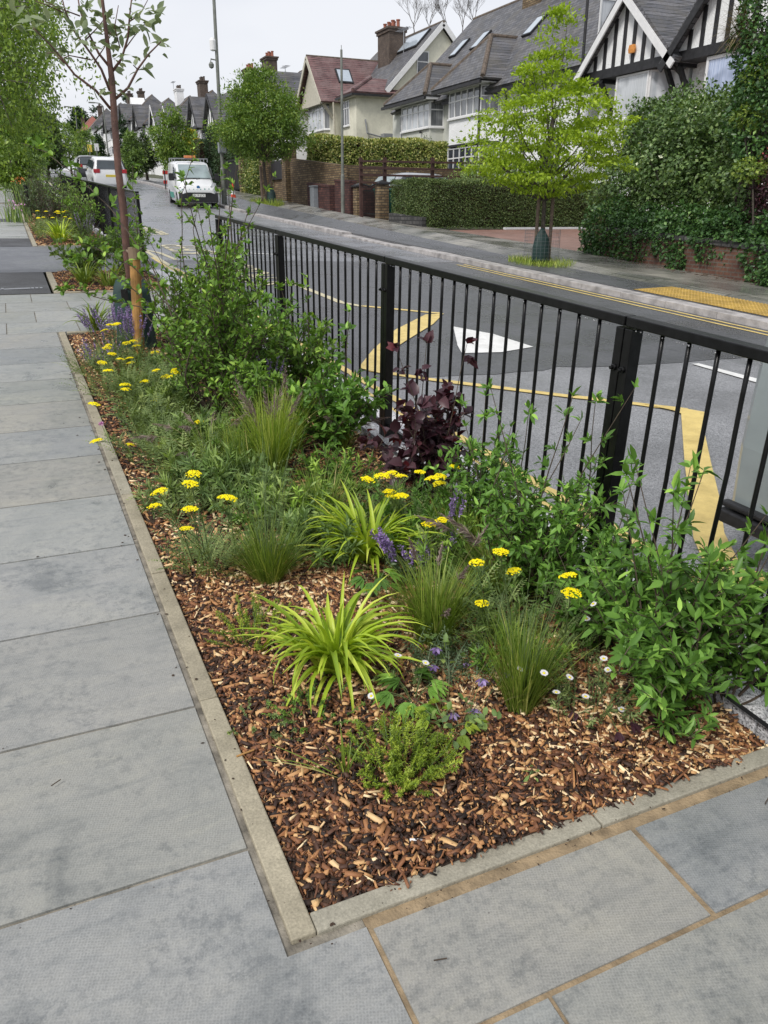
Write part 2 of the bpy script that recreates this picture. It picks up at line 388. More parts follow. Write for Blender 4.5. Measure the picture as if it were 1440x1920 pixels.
def mat_redblock():
    m, nt = newmat('red_block_paving'); N = N_(nt); P = obj_co(N)
    b = N('ShaderNodeTexBrick', Vector=P, Color1=rgb((.24, .125, .095)), Color2=rgb((.30, .18, .145)), Mortar=rgb((.13, .09, .07)), Scale=1.0)
    b.inputs['Mortar Size'].default_value = .008; b.inputs['Brick Width'].default_value = .2; b.inputs['Row Height'].default_value = .1
    c = mixc(N, .6, b.outputs[0], ramp(N, noise_(N, P, 1.5, 6), [(.3, (.7, .7, .7)), (.7, (1.25, 1.2, 1.2))]), 'MULTIPLY')
    finish(N, c, .5, b.outputs['Fac'], -.3, .004); return m
M['redblock'] = mat_redblock()
M['soil'] = simple('damp_soil', (.045, .026, .016), .95, sc=12, var=.5, bs=.8)
M['earth'] = simple('garden_earth', (.07, .075, .04), .95, sc=.7, var=.5, bs=.3)
M['black'] = simple('black_gloss_paint', (.006, .006, .0065), .3, sc=30, var=.4, spec=.28, bs=.08)
M['blackmatt'] = simple('black_plastic', (.016, .016, .018), .5, sc=30, var=.4)
M['drop'] = simple('water_bead', (.3, .3, .32), .08, var=0, spec=.8)
M['steel'] = simple('grey_green_column_paint', (.16, .17, .15), .5, sc=4, var=.25)
M['galv'] = simple('galvanised_steel', (.30, .31, .33), .45, metal=.4, sc=10)
M['chip'] = leafmat('bark_chip', [(0, (.012, .007, .005)), (.22, (.035, .017, .011)), (.42, (.10, .042, .021)), (.58, (.20, .085, .036)), (.74, (.34, .17, .068)), (.88, (.52, .33, .15)), (1, (.68, .54, .33))], .62, 0.0, gain=1.32)
# foliage
M['shrub'] = leafmat('shrub_leaf', [(0, (.036, .07, .013)), (.5, (.066, .125, .02)), (.85, (.125, .205, .035)), (1, (.23, .33, .06))], .5, .3, spec=.3, gain=2.15)
M['shrub2'] = leafmat('glossy_shrub_leaf', [(0, (.030, .066, .013)), (.5, (.056, .118, .02)), (.8, (.10, .19, .033)), (1, (.20, .32, .06))], .42, .27, spec=.32, gain=2.2)
M['greyleaf'] = leafmat('grey_green_leaf', [(0, (.07, .10, .055)), (.5, (.11, .165, .085)), (1, (.20, .27, .15))], .5, .3, gain=1.15)
M['ferny'] = leafmat('ferny_leaf', [(0, (.055, .08, .028)), (.5, (.095, .135, .045)), (1, (.19, .23, .08))], .6, .25, gain=2)
M['purple'] = leafmat('purple_leaf', [(0, (.016, .008, .012)), (.45, (.036, .015, .021)), (.8, (.065, .03, .036)), (.93, (.12, .022, .026)), (1, (.20, .03, .025))], .36, .22, (1, .3, .3), gain=1.6)
M['lily'] = leafmat('chartreuse_leaf', [(0, (.15, .25, .02)), (.5, (.36, .49, .035)), (.9, (.58, .65, .10)), (1, (.62, .50, .14))], .4, .3, gain=1.15)
M['lily2'] = leafmat('green_lily_leaf', [(0, (.09, .15, .03)), (.5, (.18, .26, .045)), (1, (.34, .40, .09))], .4, .3, gain=1.2)
M['grassd'] = leafmat('dark_grass', [(0, (.055, .09, .012)), (.55, (.11, .165, .022)), (.85, (.21, .25, .05)), (1, (.42, .36, .16))], .45, .25, gain=1.75)
M['grassy'] = leafmat('yellow_grass', [(0, (.12, .19, .025)), (.5, (.24, .34, .045)), (1, (.48, .50, .14))], .45, .3, gain=1.25)
M['plume'] = leafmat('plume', [(0, (.13, .085, .085)), (.6, (.26, .19, .17)), (1, (.42, .34, .29))], .8, .2, (1, 1, 1))
M['thyme'] = leafmat('yellow_green_tiny_leaf', [(0, (.09, .14, .015)), (.5, (.21, .30, .028)), (1, (.40, .48, .06))], .5, .25, gain=1.15)
M['lime'] = leafmat('lime_tree_leaf', [(0, (.17, .27, .018)), (.5, (.32, .46, .03)), (.85, (.46, .60, .05)), (1, (.58, .66, .08))], .5, .38)
M['street'] = leafmat('street_tree_leaf', [(0, (.05, .10, .02)), (.5, (.11, .185, .035)), (1, (.24, .30, .06))], .5, .3, gain=1.45)
M['hedge'] = leafmat('box_hedge_leaf', [(0, (.022, .04, .012)), (.6, (.05, .075, .022)), (1, (.11, .14, .045))], .5, .15, gain=1.9)
M['hedge2'] = leafmat('dark_conifer', [(0, (.014, .034, .013)), (.6, (.028, .06, .02)), (1, (.06, .10, .03))], .6, .1, gain=1.35)
M['vary'] = leafmat('variegated_leaf', [(0, (.05, .09, .02)), (.4, (.13, .19, .04)), (.6, (.36, .38, .11)), (1, (.62, .60, .26))], .4, .2, gain=1.1)
M['ivy'] = leafmat('ivy_leaf', [(0, (.018, .042, .015)), (.55, (.038, .085, .024)), (.9, (.08, .155, .04)), (1, (.2, .3, .1))], .36, .2, gain=1.75)
M['bramble'] = leafmat('bramble_leaf', [(0, (.026, .045, .015)), (.45, (.05, .09, .026)), (.8, (.115, .17, .055)), (.95, (.20, .26, .11)), (1, (.46, .48, .36))], .42, .22, gain=1.95)
M['wildgrn'] = leafmat('wild_leaf', [(0, (.05, .08, .03)), (.5, (.09, .145, .04)), (1, (.19, .25, .07))], .5, .25, gain=1.9)
M['darktree'] = leafmat('dark_tree_leaf', [(0, (.022, .035, .016)), (.5, (.045, .07, .028)), (1, (.10, .135, .05))], .6, .2, gain=1.5)
M['birch'] = leafmat('birch_leaf', [(0, (.05, .09, .015)), (.5, (.11, .18, .028)), (1, (.22, .31, .05))], .45, .35, gain=1.45)
M['white_beam'] = leafmat('whitebeam_leaf', [(0, (.12, .17, .08)), (.5, (.22, .28, .15)), (1, (.33, .39, .24))], .5, .35, (1, 1, .6))
M['yellow_bush'] = leafmat('golden_leaf', [(0, (.25, .27, .02)), (.5, (.55, .48, .03)), (1, (.8, .66, .05))], .5, .3)
M['dry'] = leafmat('dry_stem', [(0, (.12, .09, .045)), (.6, (.26, .20, .10)), (1, (.40, .33, .18))], .8, .1)
M['yarrow'] = leafmat('yarrow_flower', [(0, (.80, .62, .0)), (.5, (.92, .78, .005)), (1, (.98, .88, .02))], .6, .12, (1, 1, .3), spec=.2)
M['violet'] = leafmat('violet_flower', [(0, (.08, .045, .13)), (.5, (.17, .115, .26)), (1, (.34, .26, .46))], .6, .2, (1, .85, 1), gain=1.5)
M['daisy'] = leafmat('white_petal', [(0, (.75, .72, .74)), (1, (.85, .85, .85))], .6, .2, (1, 1, 1))
M['pink'] = leafmat('pink_petal', [(0, (.6, .25, .5)), (1, (.75, .42, .66))], .6, .2, (1, 1, 1))
M['orange'] = leafmat('orange_petal', [(0, (.7, .16, .04)), (1, (.85, .28, .08))], .6, .2, (1, 1, 1))
M['stem'] = simple('green_stem', (.10, .15, .05), .6, var=.3, sc=30)
M['twig'] = simple('brown_twig', (.075, .055, .038), .8, var=.4, sc=30)
M['redbark'] = simple('smooth_red_brown_bark', (.105, .050, .036), .5, var=.4, sc=14, bs=.3)
M['bark'] = simple('tree_bark', (.075, .062, .05), .85, var=.45, sc=12, bs=.6)
M['stake'] = simple('orange_brown_timber', (.36, .19, .055), .65, var=.35, sc=9, bs=.3)
M['oldstake'] = simple('weathered_timber', (.13, .095, .07), .8, var=.35, sc=9, bs=.3)
M['gag'] = simple('dark_green_bag_fabric', (.013, .04, .036), .6, var=.35, sc=9, bs=.3)
M['rubber'] = simple('tan_rubber', (.24, .17, .11), .7)
# buildings
def rough_wall(name, c, sc=26, bs=.6, var=.12, dirt=(.5, .5, .47)):
    m, nt = newmat(name); N = N_(nt); P = obj_co(N)
    k = ramp(N, noise_(N, P, 1.1, 6, .65), [(.3, tuple(x * (1 - var * 1.6) for x in c)), (.62, c)])
    k = mixc(N, .5, k, ramp(N, noise_(N, P, sc, 5, .7), [(.3, (.84, .84, .84)), (.7, (1.06, 1.06, 1.06))]), 'MULTIPLY')
    finish(N, k, .85, noise_(N, P, sc, 5, .7), bs, .03); return m
M['roughcast'] = rough_wall('white_roughcast', (.88, .89, .89), 16, .9, .05)
M['creamwall'] = rough_wall('cream_render', (.74, .72, .59), 9, .15, .16)
M['greywall'] = rough_wall('pale_grey_render', (.60, .61, .55), 9, .15, .1)
M['whitewall'] = rough_wall('white_wall', (.88, .88, .88), 12, .3)
M['whitepaint'] = simple('white_frame_paint', (.72, .72, .72), .4, var=.06, sc=6)
M['creampaint'] = simple('stone_trim_paint', (.50, .47, .38), .5, var=.12, sc=6)
M['timber'] = simple('black_timber', (.018, .018, .02), .55, var=.5, sc=8, bs=.3)
M['tile'] = roofmat('grey_roof_tile', (.07, .073, .084), (.16, .16, .175), (.012, .012, .013), (.13, .115, .085), .26, .15)
M['tilered'] = roofmat('purple_red_roof_tile', (.13, .062, .062), (.20, .105, .10), (.02, .012, .012), (.28, .21, .20), .26, .15)
M['tilebright'] = roofmat('bright_red_roof_tile', (.36, .11, .08), (.42, .15, .11), (.15, .06, .05))
M['hung'] = roofmat('brown_hung_tile', (.065, .042, .038), (.105, .07, .062), (.02, .015, .014))
M['ridge'] = simple('mossy_ridge_tile', (.11, .085, .065), .8, var=.5, sc=7, bs=.5)
M['brown_brick'] = brickmat('brown_stock_brick', (.15, .095, .048), (.36, .26, .14), (.07, .06, .05), .25, .095, ms=.016, bump=.8)
M['red_brick'] = brickmat('dark_red_brick', (.075, .028, .028), (.17, .07, .055), (.035, .025, .025), .25, .095, ms=.014)
M['orange_brick'] = brickmat('wet_red_brick', (.13, .055, .04), (.20, .095, .06), (.15, .135, .11))
M['chimney_brick'] = brickmat('sooty_chimney_brick', (.10, .07, .055), (.17, .12, .09), (.09, .08, .07))
M['stonewall'] = brickmat('rubble_stone', (.05, .05, .05), (.13, .125, .12), (.025, .025, .025), .26, .13, bump=1, ms=.02)
M['pot'] = simple('terracotta_pot', (.30, .11, .07), .8, var=.25, sc=9)
M['potdark'] = simple('sooty_pot', (.09, .07, .06), .8, var=.25, sc=9)
def mat_glass(name, base, curt, sc=22):
    m, nt = newmat(name); N = N_(nt); P = obj_co(N)
    sp = N('ShaderNodeSeparateXYZ', i0=P); ad = N('ShaderNodeMath', _operation='ADD', i0=sp.outputs[0], i1=sp.outputs[1])
    cb = N('ShaderNodeCombineXYZ', i0=ad.outputs[0])
    n = noise_(N, cb.outputs[0], sc, 2, .5); n2 = noise_(N, P, 1.3, 2)
    c = ramp(N, n, [(.35, base), (.65, curt)]); c = mixc(N, ramp(N, n2, [(.45, (0, 0, 0)), (.6, (.6, .6, .6))]), c, tuple(x * .5 for x in base))
    finish(N, c, .08, spec=.7, coat=.5); return m
M['pane'] = mat_glass('curtained_glass', (.10, .11, .12), (.30, .31, .32))
M['panedark'] = mat_glass('dark_glass', (.03, .035, .045), (.09, .10, .12), 5)
M['panenet'] = mat_glass('net_curtained_glass', (.40, .43, .46), (.62, .64, .66), 30)
M['paneblue'] = mat_glass('blue_lace_curtained_glass', (.28, .36, .55), (.55, .62, .78), 26)
M['skylight'] = simple('skylight_glass', (.42, .48, .54), .08, var=.1, spec=.9)
# vehicles
M['vanwhite'] = simple('white_car_paint', (.72, .73, .74), .22, var=.04, sc=2, coat=.4)
M['carsilver'] = simple('silver_car_paint', (.42, .44, .46), .25, metal=.3, var=.04, coat=.5)
M['carblack'] = simple('black_car_paint', (.02, .02, .024), .18, var=.1, coat=.6)
M['vangrey'] = simple('grey_green_van_paint', (.26, .295, .30), .35, var=.10, sc=5, coat=.3)
M['carglass'] = simple('car_glass', (.06, .075, .085), .06, var=.2, sc=2, spec=.8)
M['carglasspale'] = simple('windscreen_painted_reflection', (.26, .32, .33), .08, var=.25, sc=2, spec=.8)  # car glass with a pale reflection put into its base colour
M['tyre'] = simple('tyre_rubber', (.015, .015, .016), .8)
M['rim'] = simple('wheel_rim', (.25, .25, .26), .4, metal=.6)
M['lamp'] = simple('headlamp_lens', (.55, .57, .6), .1, spec=.8)
M['redlamp'] = simple('red_lamp_lens', (.45, .02, .03), .15, spec=.8)
M['orangelamp'] = simple('orange_beacon', (.75, .25, .08), .2, spec=.8)
M['plate'] = simple('white_plate', (.75, .75, .72), .4, var=.02)
M['plateyellow'] = simple('yellow_plate', (.70, .55, .08), .4, var=.02)
M['ink'] = simple('black_ink', (.01, .01, .01), .5, var=0)
M['teal'] = simple('teal_print', (.05, .28, .22), .4, var=.1)
M['blueb'] = simple('blue_badge', (.02, .12, .3), .2, var=.1)
M['red'] = simple('red_plastic', (.45, .03, .025), .5, var=.1)
M['coneorange'] = simple('cone_orange', (.72, .08, .03), .5, var=.1)
M['conewhite'] = simple('cone_white', (.75, .75, .75), .5, var=.05)
M['bingreen'] = simple('green_bin', (.008, .10, .075), .45, var=.1)
M['binblue'] = simple('blue_bin', (.01, .05, .24), .45, var=.1)
M['fencewood'] = simple('dark_red_timber', (.06, .028, .022), .7, var=.4, sc=8)
M['gateblack'] = simple('dark_gate_boards', (.022, .022, .026), .5, var=.3, sc=8)
M['cabinet'] = simple('grey_cabinet', (.22, .24, .26), .5, var=.12)
M['peel'] = simple('peeling_white_paint', (.66, .66, .64), .7, var=.2, sc=16, bs=.4)
M['alarm'] = simple('orange_alarm_box', (.62, .25, .05), .5, var=.2, sc=14)
M['tactile'] = simple('yellow_tactile_slab', (.42, .27, .055), .5, var=.3, sc=5, bs=.2)

# ================================================================== SETTING: ground, road, paving
def sheet(name, x0, x1, y0, y1, dz, mat, nx=1, ny=1, jag=0):
    mb = MB(); xs = np.linspace(x0, x1, nx + 1); ys = np.linspace(y0, y1, ny + 1)
    vs = [(x, y, gzf(x, y, dz)) for y in ys for x in xs]
    fs = [(j * (nx + 1) + i, j * (nx + 1) + i + 1, (j + 1) * (nx + 1) + i + 1, (j + 1) * (nx + 1) + i) for j in range(ny) for i in range(nx)]
    mb.add(vs, fs); return tag(mb.build(name, mat), kind='structure')
ys = [-12, 0, 20, 30, 36, 42, 48, 54, 60, 66, 110, 150, 200, 320, 620]; xs = [-500, -30, 0, 21, 120, 600]
mb = MB(); mb.add([(x, y, gzf(x, y, -.16)) for y in ys for x in xs],
                  [(j * 6 + i, j * 6 + i + 1, (j + 1) * 6 + i + 1, (j + 1) * 6 + i) for j in range(len(ys) - 1) for i in range(5)])
tag(mb.build('ground', M['earth']), kind='structure')
KX0 = 2.36; KX1 = 8.82; RD = -.10      # road between kerb faces
def strip(name, pts, dz, mat, thick=0):
    """flat polygon given in (x,y), laid at ground + dz"""
    mb = MB(); n = len(pts); vs = [(x, y, gzf(x, y, dz)) for x, y in pts]
    if thick: 
        vs += [(x, y, gzf(x, y, dz - thick)) for x, y in pts]
        fs = [tuple(range(n)), tuple(range(2 * n - 1, n - 1, -1))] + [(i, n + i, n + (i + 1) % n, (i + 1) % n) for i in range(n)]
    else: fs = [tuple(range(n))]
    mb.add(vs, fs); return tag(mb.build(name, mat), kind='structure')
def farx(y):  # outer kerb line, widening gently up the hill
    return KX1
yy = [-4, 6, 14, 22, 30, 34, 38, 42, 46, 50, 54, 58, 62, 75, 90, 110, 135, 150]
strip('road', [(KX0, y) for y in yy] + [(farx(y), y) for y in yy[::-1]], RD - .01, M['asph_near'])
def band(name, y0l, y1l, y0r, y1r, dz, mat, jag=.03):
    """cross-road patch of surfacing with slightly uneven joints"""
    n = 24; r = np.random.default_rng(3); pts = []
    for i in range(n + 1):
        t = i / n; pts.append((KX0 + t * (KX1 - KX0), y0l + (y0r - y0l) * t + r.normal(0, jag)))
    for i in range(n, -1, -1):
        t = i / n; pts.append((KX0 + t * (KX1 - KX0), y1l + (y1r - y1l) * t + r.normal(0, jag)))
    return strip(name, pts, dz, mat)
JN = G(745, 672, RD); JM = G(1100, 645, RD)
band('road_surface_dark', 6.35, 16.6, 5.9, 15.3, RD - .006, M['asph_mid'])
strip('road_surface_wet', [(KX0, 16.6)] + [(KX0, y) for y in yy[4:]] + [(farx(y), y) for y in yy[:3:-1]] + [(KX1, 15.3)], RD - .006, M['asph_far'])
for (u, v, s_) in ((960, 880, .5), (1210, 930, .3), (760, 600, .25)):
    c = G(u, v, RD)
# ---- pavement on the planter side
mb = MB(); mb.box(0, 1, 0, 1, 0, 1)
strip('pavement_bed', [(.505, -1.5), (KX0 - .02, -1.5), (KX0 - .02, 1.236), (.505, 1.236)], -.004, M['mortar'])
strip('pavement_bed', [(-3, -1.5), (.505, -1.5), (.505, 1.236), (.34, 1.236), (.295, 8.8), (KX0 - .32, 8.8), (KX0 - .32, 11.55), (-3, 11.55)], -.006, M['joint'])
sheet('pavement_bed', -3, .36, 18.4, 60, -.018, M['joint'], 1, 30)
slabs = MB()
def slab(pts, rv=None, gap=.0055, dz=0):
    n = len(pts); rv = rng.random() if rv is None else rv
    c = np.array(pts, float); out = []
    for i in range(n):       # inset by gap
        p0, p1, p2 = c[i - 1], c[i], c[(i + 1) % n]
        d1 = (p1 - p0) / np.linalg.norm(p1 - p0); d2 = (p2 - p1) / np.linalg.norm(p2 - p1)
        n1 = np.array([-d1[1], d1[0]]); n2 = np.array([-d2[1], d2[0]])
        cr_ = d1[0] * d2[1] - d1[1] * d2[0]
        out.append(p1 + (n1 * gap + n2 * gap) if abs(cr_) > .3 else p1 + n1 * gap)
    top = [(x, y, gzf(x, y, dz)) for x, y in out]; lo = []
    bot = [(x, y, gzf(x, y, -.03)) for x, y in c + (np.array(out) - c) * .45]
    slabs.add(top + bot, [tuple(range(n))] + [(i, n + i, n + (i + 1) % n, (i + 1) % n) for i in range(n)], 0, rv)
def E1(y): return .318 - .0062 * (y - 1.23)
rows = [-1.0, -.35, .28, .905, 1.531, 2.155, 2.788, 3.435, 4.08, 4.745, 5.36, 6.03, 6.72, 7.35, 8.0, 8.75]
slab([(-1.1, .905), (.51, .905), (.51, 1.212), (.319, 1.212), (.319, 1.26), (E1(1.53), 1.531), (-1.1, 1.531)], .25)
for i, (a, b) in enumerate(zip(rows[:-1], rows[1:])):
    if abs(a - .905) < .01: slab([(-3, a), (-1.1, a), (-1.1, b), (-3, b)]); continue
    if a < .9: 
        for x0 in np.arange(-3.1, 2.3, .78): slab([(x0 + .39 * (i % 2), a), (x0 + .78 + .39 * (i % 2), a), (x0 + .78 + .39 * (i % 2), b), (x0 + .39 * (i % 2), b)])
        continue
    slab([(-.9, a), (E1(a), a), (E1(b), b), (-.9, b)]); slab([(-3, a), (-.9, a), (-.9, b), (-3, b)])
slab([(.51, .905), (1.285, .905), (1.285, 1.205), (.51, 1.205)], .45, .009)
slab([(1.285, .905), (2.34, .905), (2.34, 1.205), (1.285, 1.205)], .1, .009)
ry = [8.75, 9.38, 10.1, 10.8, 11.5]
for i in range(4):
    xs_ = [-1.1, -.2 + .3 * (i % 2), .5 + .3 * (i % 2), 1.2 + .3 * (i % 2), 2.03]
    for a, b in zip(xs_[:-1], xs_[1:]): slab([(a, ry[i]), (b, ry[i]), (b, ry[i + 1]), (a, ry[i + 1])], .6 + .3 * rng.random())
for y0, y1 in ((20.4, 26.1), (27.6, 36), (37, 58)):
    k = int((y1 - y0) / .63); ry = np.linspace(y0, y1, k + 1)
    for i in range(k): slab([(-1.2, ry[i]), (.34, ry[i]), (.34, ry[i + 1]), (-1.2, ry[i + 1])], .7 + .3 * rng.random())
o = slabs.build('pavement', M['slab']); tag(o, kind='structure')
strip('pavement_asphalt', [(-3, 11.55), (.36, 11.55), (.36, 13.95), (-3, 13.95)], .0, M['asph_path'])
strip('pavement_crossover', [(-3, 13.95), (KX0, 13.95), (KX0, 18.4), (-3, 18.4)], -.004, M['asph_grey'])
strip('pavement_asphalt', [(-3, 18.4), (.34, 18.4), (.34, 20.38), (-3, 20.38)], .0, M['asph_path'])
strip('pavement_asphalt', [(-3, 26.1), (.34, 26.1), (.34, 27.6), (-3, 27.6)], .0, M['asph_path'])
# inspection cover pair in the black asphalt
mb = MB()
for x in (-.36, .13):
    for j in range(3): mb.box(x + j * .055, x + j * .055 + .035, 12.0, 12.14, gzf(x, 12.1, -.002), gzf(x, 12.1, .006))
mb.box(-.28, .12, 12.0, 12.14, gzf(0, 12.1, -.002), gzf(0, 12.1, .003))
tag(mb.build('drain_cover', M['galv']), 'small steel drain cover set in the black asphalt patch', 'drain cover')
# ---- bed edging stones
def edging(name, p, q, w, side, n, dz=.008, seed=1):
    """row of edging stones from p to q; side = unit vector towards the bed"""
    mb = MB(); r = np.random.default_rng(seed); p = np.array(p); q = np.array(q); s = np.array(side) * w
    cuts = np.linspace(0, 1, n + 1)
    for i in range(n):
        a = p + (q - p) * cuts[i]; b = p + (q - p) * cuts[i + 1]; e = (q - p) / np.linalg.norm(q - p) * .0025
        a = a + e; b = b - e; rv = r.random(); jz = r.normal(0, .001)
        c4 = [a, b, b + s, a + s]
        mb.add([(x, y, gzf(x, y, dz + jz)) for x, y in c4] + [(x, y, gzf(x, y, -.1)) for x, y in c4],
               [(0, 1, 2, 3), (0, 4, 5, 1), (1, 5, 6, 2), (2, 6, 7, 3), (3, 7, 4, 0)], 0, rv)
    o = mb.build(name, M['stone'], bevel=.004); return tag(o, kind='structure')
edging('bed_edging', (.333, 1.232), (.286, 8.72), .060, (1, 0), 8)
edging('bed_edging', (.392, 1.232), (2.03, 1.232), .056, (0, 1), 2, seed=4)
edging('bed_edging', (.36, 8.64), (1.95, 8.64), .07, (0, 1), 2, seed=6)
edging('bed_edging', (.40, 11.56), (.40, 13.9), .085, (1, 0), 3, seed=7)
edging('bed_edging', (.485, 11.56), (2.0, 11.56), .085, (0, 1), 2, seed=8)
edging('bed_edging', (.36, 18.4), (.36, 48), .085, (1, 0), 30, seed=9)
edging('bed_edging', (.445, 18.4), (2.0, 18.4), .085, (0, 1), 2, seed=10)
# black liner + granite kerb strip under the guardrail
def kerbrow(name, x0, x1, y0, y1, dz, dzb, mat, L_=.92, seed=2):
    mb = MB(); n = max(1, int((y1 - y0) / L_)); ys_ = np.linspace(y0, y1, n + 1); r = np.random.default_rng(seed)
    for a, b in zip(ys_[:-1], ys_[1:]):
        o_ = r.normal(0, .003); fx = farx((a + b) / 2) - KX1 if x0 > 5 else 0
        c4 = [(x0 + fx, a + .003), (x1 + fx, a + .003), (x1 + fx, b - .003), (x0 + fx, b - .003)]
        mb.add([(x, y, gzf(x, y, dz + o_)) for x, y in c4] + [(x, y, gzf(x, y, dzb)) for x, y in c4],
               [(0, 1, 2, 3), (0, 4, 5, 1), (1, 5, 6, 2), (2, 6, 7, 3), (3, 7, 4, 0)], 0, r.random())
    return tag(mb.build(name, mat, bevel=.006), kind='structure')
kerbrow('kerb', 1.965, KX0, -1.5, 13.9, .012, -.16, M['granite'])
kerbrow('kerb', 2.08, KX0, 18.4, 60, .012, -.16, M['granite'])
for y0, y1 in ((1.22, 8.7), (11.6, 13.9), (18.45, 48)):
    sheet('bed_liner', 1.94, 1.962, y0, y1, .03, M['blackmatt'], 1, max(1, int((y1 - y0) / 1.5)))
# soil in the beds (gently mounded)
def soil(name, x0, x1, y0, y1):
    nx, ny = 8, int((y1 - y0) / .25) + 2; mb = MB()
    X = np.linspace(x0, x1, nx); Y = np.linspace(y0, y1, ny); vs = []
    for y in Y:
        for x in X: vs.append((x, y, bedz(x, y)))
    mb.add(vs, [(j * nx + i, j * nx + i + 1, (j + 1) * nx + i + 1, (j + 1) * nx + i) for j in range(ny - 1) for i in range(nx - 1)])
    return tag(mb.build(name, M['soil'], smooth=True), kind='structure')
def bedz(x, y): return gzf(x, y, -.022 + .03 * min(1, min(abs(x - .385), abs(1.94 - x)) / .3) + .008 * sin(x * 9) * cos(y * 5))
soil('bed_soil', .35, 1.94, 1.28, 8.64); soil('bed_soil', .485, 1.94, 11.64, 13.9); soil('bed_soil', .445, 1.94, 18.48, 48)

# ---- wood-chip mulch (countless: stuff)
def chips(name, x0, x1, y0, y1, n, smin, smax, tone=0.0, thin=1.0):
    X = rng.uniform(x0, x1, n); Y = rng.uniform(y0, y1, n)
    Z = gz(X, Y, -.022) + .03 * np.clip(np.minimum(abs(X - .385), abs(1.94 - X)) / .3, 0, 1) + .008 * np.sin(X * 9) * np.cos(Y * 5) + rng.uniform(0, .014, n)
    az = rng.uniform(0, 2 * pi, n); el = rng.normal(0, .28, n); roll = rng.normal(0, .35, n)
    Ln = rng.uniform(smin, smax, n) * rng.choice([.6, 1, 1.35], n, p=[.35, .45, .2]); W = np.minimum(Ln * rng.uniform(.14, .5, n), .015) * thin; T = rng.uniform(.0015, .0045, n)
    D = np.stack([np.cos(az) * np.cos(el), np.sin(az) * np.cos(el), np.sin(el)], 1)
    S = np.stack([-np.sin(az), np.cos(az), roll], 1); S = unit(S - D * np.sum(S * D, 1, keepdims=True)); Nn = np.cross(D, S)
    P = np.stack([X, Y, Z], 1); a = D * Ln[:, None] / 2; b = S * W[:, None] / 2; c = Nn * T[:, None]
    tp = rng.uniform(.45, 1, (n, 1)); tq = rng.uniform(.5, 1, (n, 1))
    pts = [P - a - b * tp, P + a - b * tq, P + a * rng.uniform(.75, 1, (n, 1)) + b, P - a * rng.uniform(.75, 1, (n, 1)) + b * tp]
    V = np.stack(pts + [p + c * .0 + c * 2 for p in pts], 1).reshape(-1, 3); o_ = (np.arange(n) * 8)[:, None]
    Q = np.concatenate([o_ + np.array([q]) for q in ([4, 5, 6, 7], [0, 1, 5, 4], [1, 2, 6, 5], [2, 3, 7, 6], [3, 0, 4, 7])])
    rv = np.clip(rng.beta(1.15, 1.3, n) + tone + .10 * np.sin(X * 3.1 + Y * 1.7), 0, 1)
    o = np_mesh(name, V, [Q], M['chip'], None, np.repeat(rv, 8)); return tag(o, kind='stuff', label='brown and orange wood chip mulch covering the planting bed', cat='mulch')
chips('wood_chips', .395, 1.935, 1.283, 3.0, 17000, .014, .040, .02)
chips('wood_chips', .395, 1.935, 1.283, 3.0, 20000, .006, .016, -.06)
chips('wood_chips', .395, 1.935, 1.30, 3.0, 260, .045, .065, .1)
chips('wood_chips', .385, 1.935, 1.275, 3.2, 5000, .025, .06, .12, .28)
chips('wood_chips', .345, .40, 1.24, 6.0, 330, .006, .016, -.1)
chips('wood_chips', .40, 1.93, 1.262, 1.292, 160, .006, .018, -.1)
chips('wood_chips', .37, 1.935, 3.0, 8.62, 26000, .016, .046, .0)
chips('wood_chips', .49, 1.93, 11.65, 13.9, 3500, .04, .07, .0)
chips('wood_chips', .45, 1.93, 18.5, 30, 6000, .06, .1, .0)

# ---- road markings (sheets 4 mm above the surfacing)
def mark(name, px, mat, dz=RD + .0): 
    pts = [G(u, v, RD) for u, v in px]; mb = MB(); mb.add([(p.x, p.y, gzf(p.x, p.y, dz)) for p in pts], [tuple(range(len(pts)))])
    o = mb.build(name, mat); return tag(o, kind='structure')
def line(pts, w, mat, dz=RD + .0, name='road_marking', jag=.004, sub=8):
    """painted polyline of width w in world metres, edges slightly ragged"""
    P_ = []; 
    for i in range(len(pts) - 1):
        a = Vector(pts[i]); b = Vector(pts[i + 1])
        for k in range(sub): P_.append(a.lerp(b, k / sub))
    P_.append(Vector(pts[-1])); Lq = []; Rq = []
    ww = w if hasattr(w, '__len__') else [w] * len(pts)
    for i, p in enumerate(P_):
        d = (P_[min(i + 1, len(P_) - 1)] - P_[max(i - 1, 0)]).normalized(); n = Vector((-d.y, d.x))
        t = i / sub; k = min(int(t), len(ww) - 2); wi = ww[k] + (ww[k + 1] - ww[k]) * (t - k)
        Lq.append(p + n * (wi / 2 + random.gauss(0, jag))); Rq.append(p - n * (wi / 2 + random.gauss(0, jag)))
    mb = MB(); m_ = len(P_); mb.add([(p.x, p.y, gzf(p.x, p.y, dz)) for p in Lq + Rq], [(i, m_ + i, m_ + i + 1, i + 1) for i in range(m_ - 1)])
    return tag(mb.build(name, mat), kind='structure')
def gp(u, v): p = G(u, v, RD); return (p.x, p.y)
line([gp(548, 530), gp(575, 541), gp(640, 567), gp(680, 574)], [.12, .12, .11, .11], M['yellow_pale'])
line([gp(676, 573), gp(740, 579), gp(800, 585), gp(829, 587)], [.1, .1, .1, .1], M['yellow'])
mark('road_marking', [(832, 588), (812, 608), (760, 640), (742, 652), (722, 676), (712, 700), (672, 690), (700, 655), (742, 618), (778, 600), (798, 590)], M['yellow'], RD + .004)
line([gp(690, 693), gp(800, 710), gp(1040, 739), gp(1290, 768)], .095, M['yellow'])
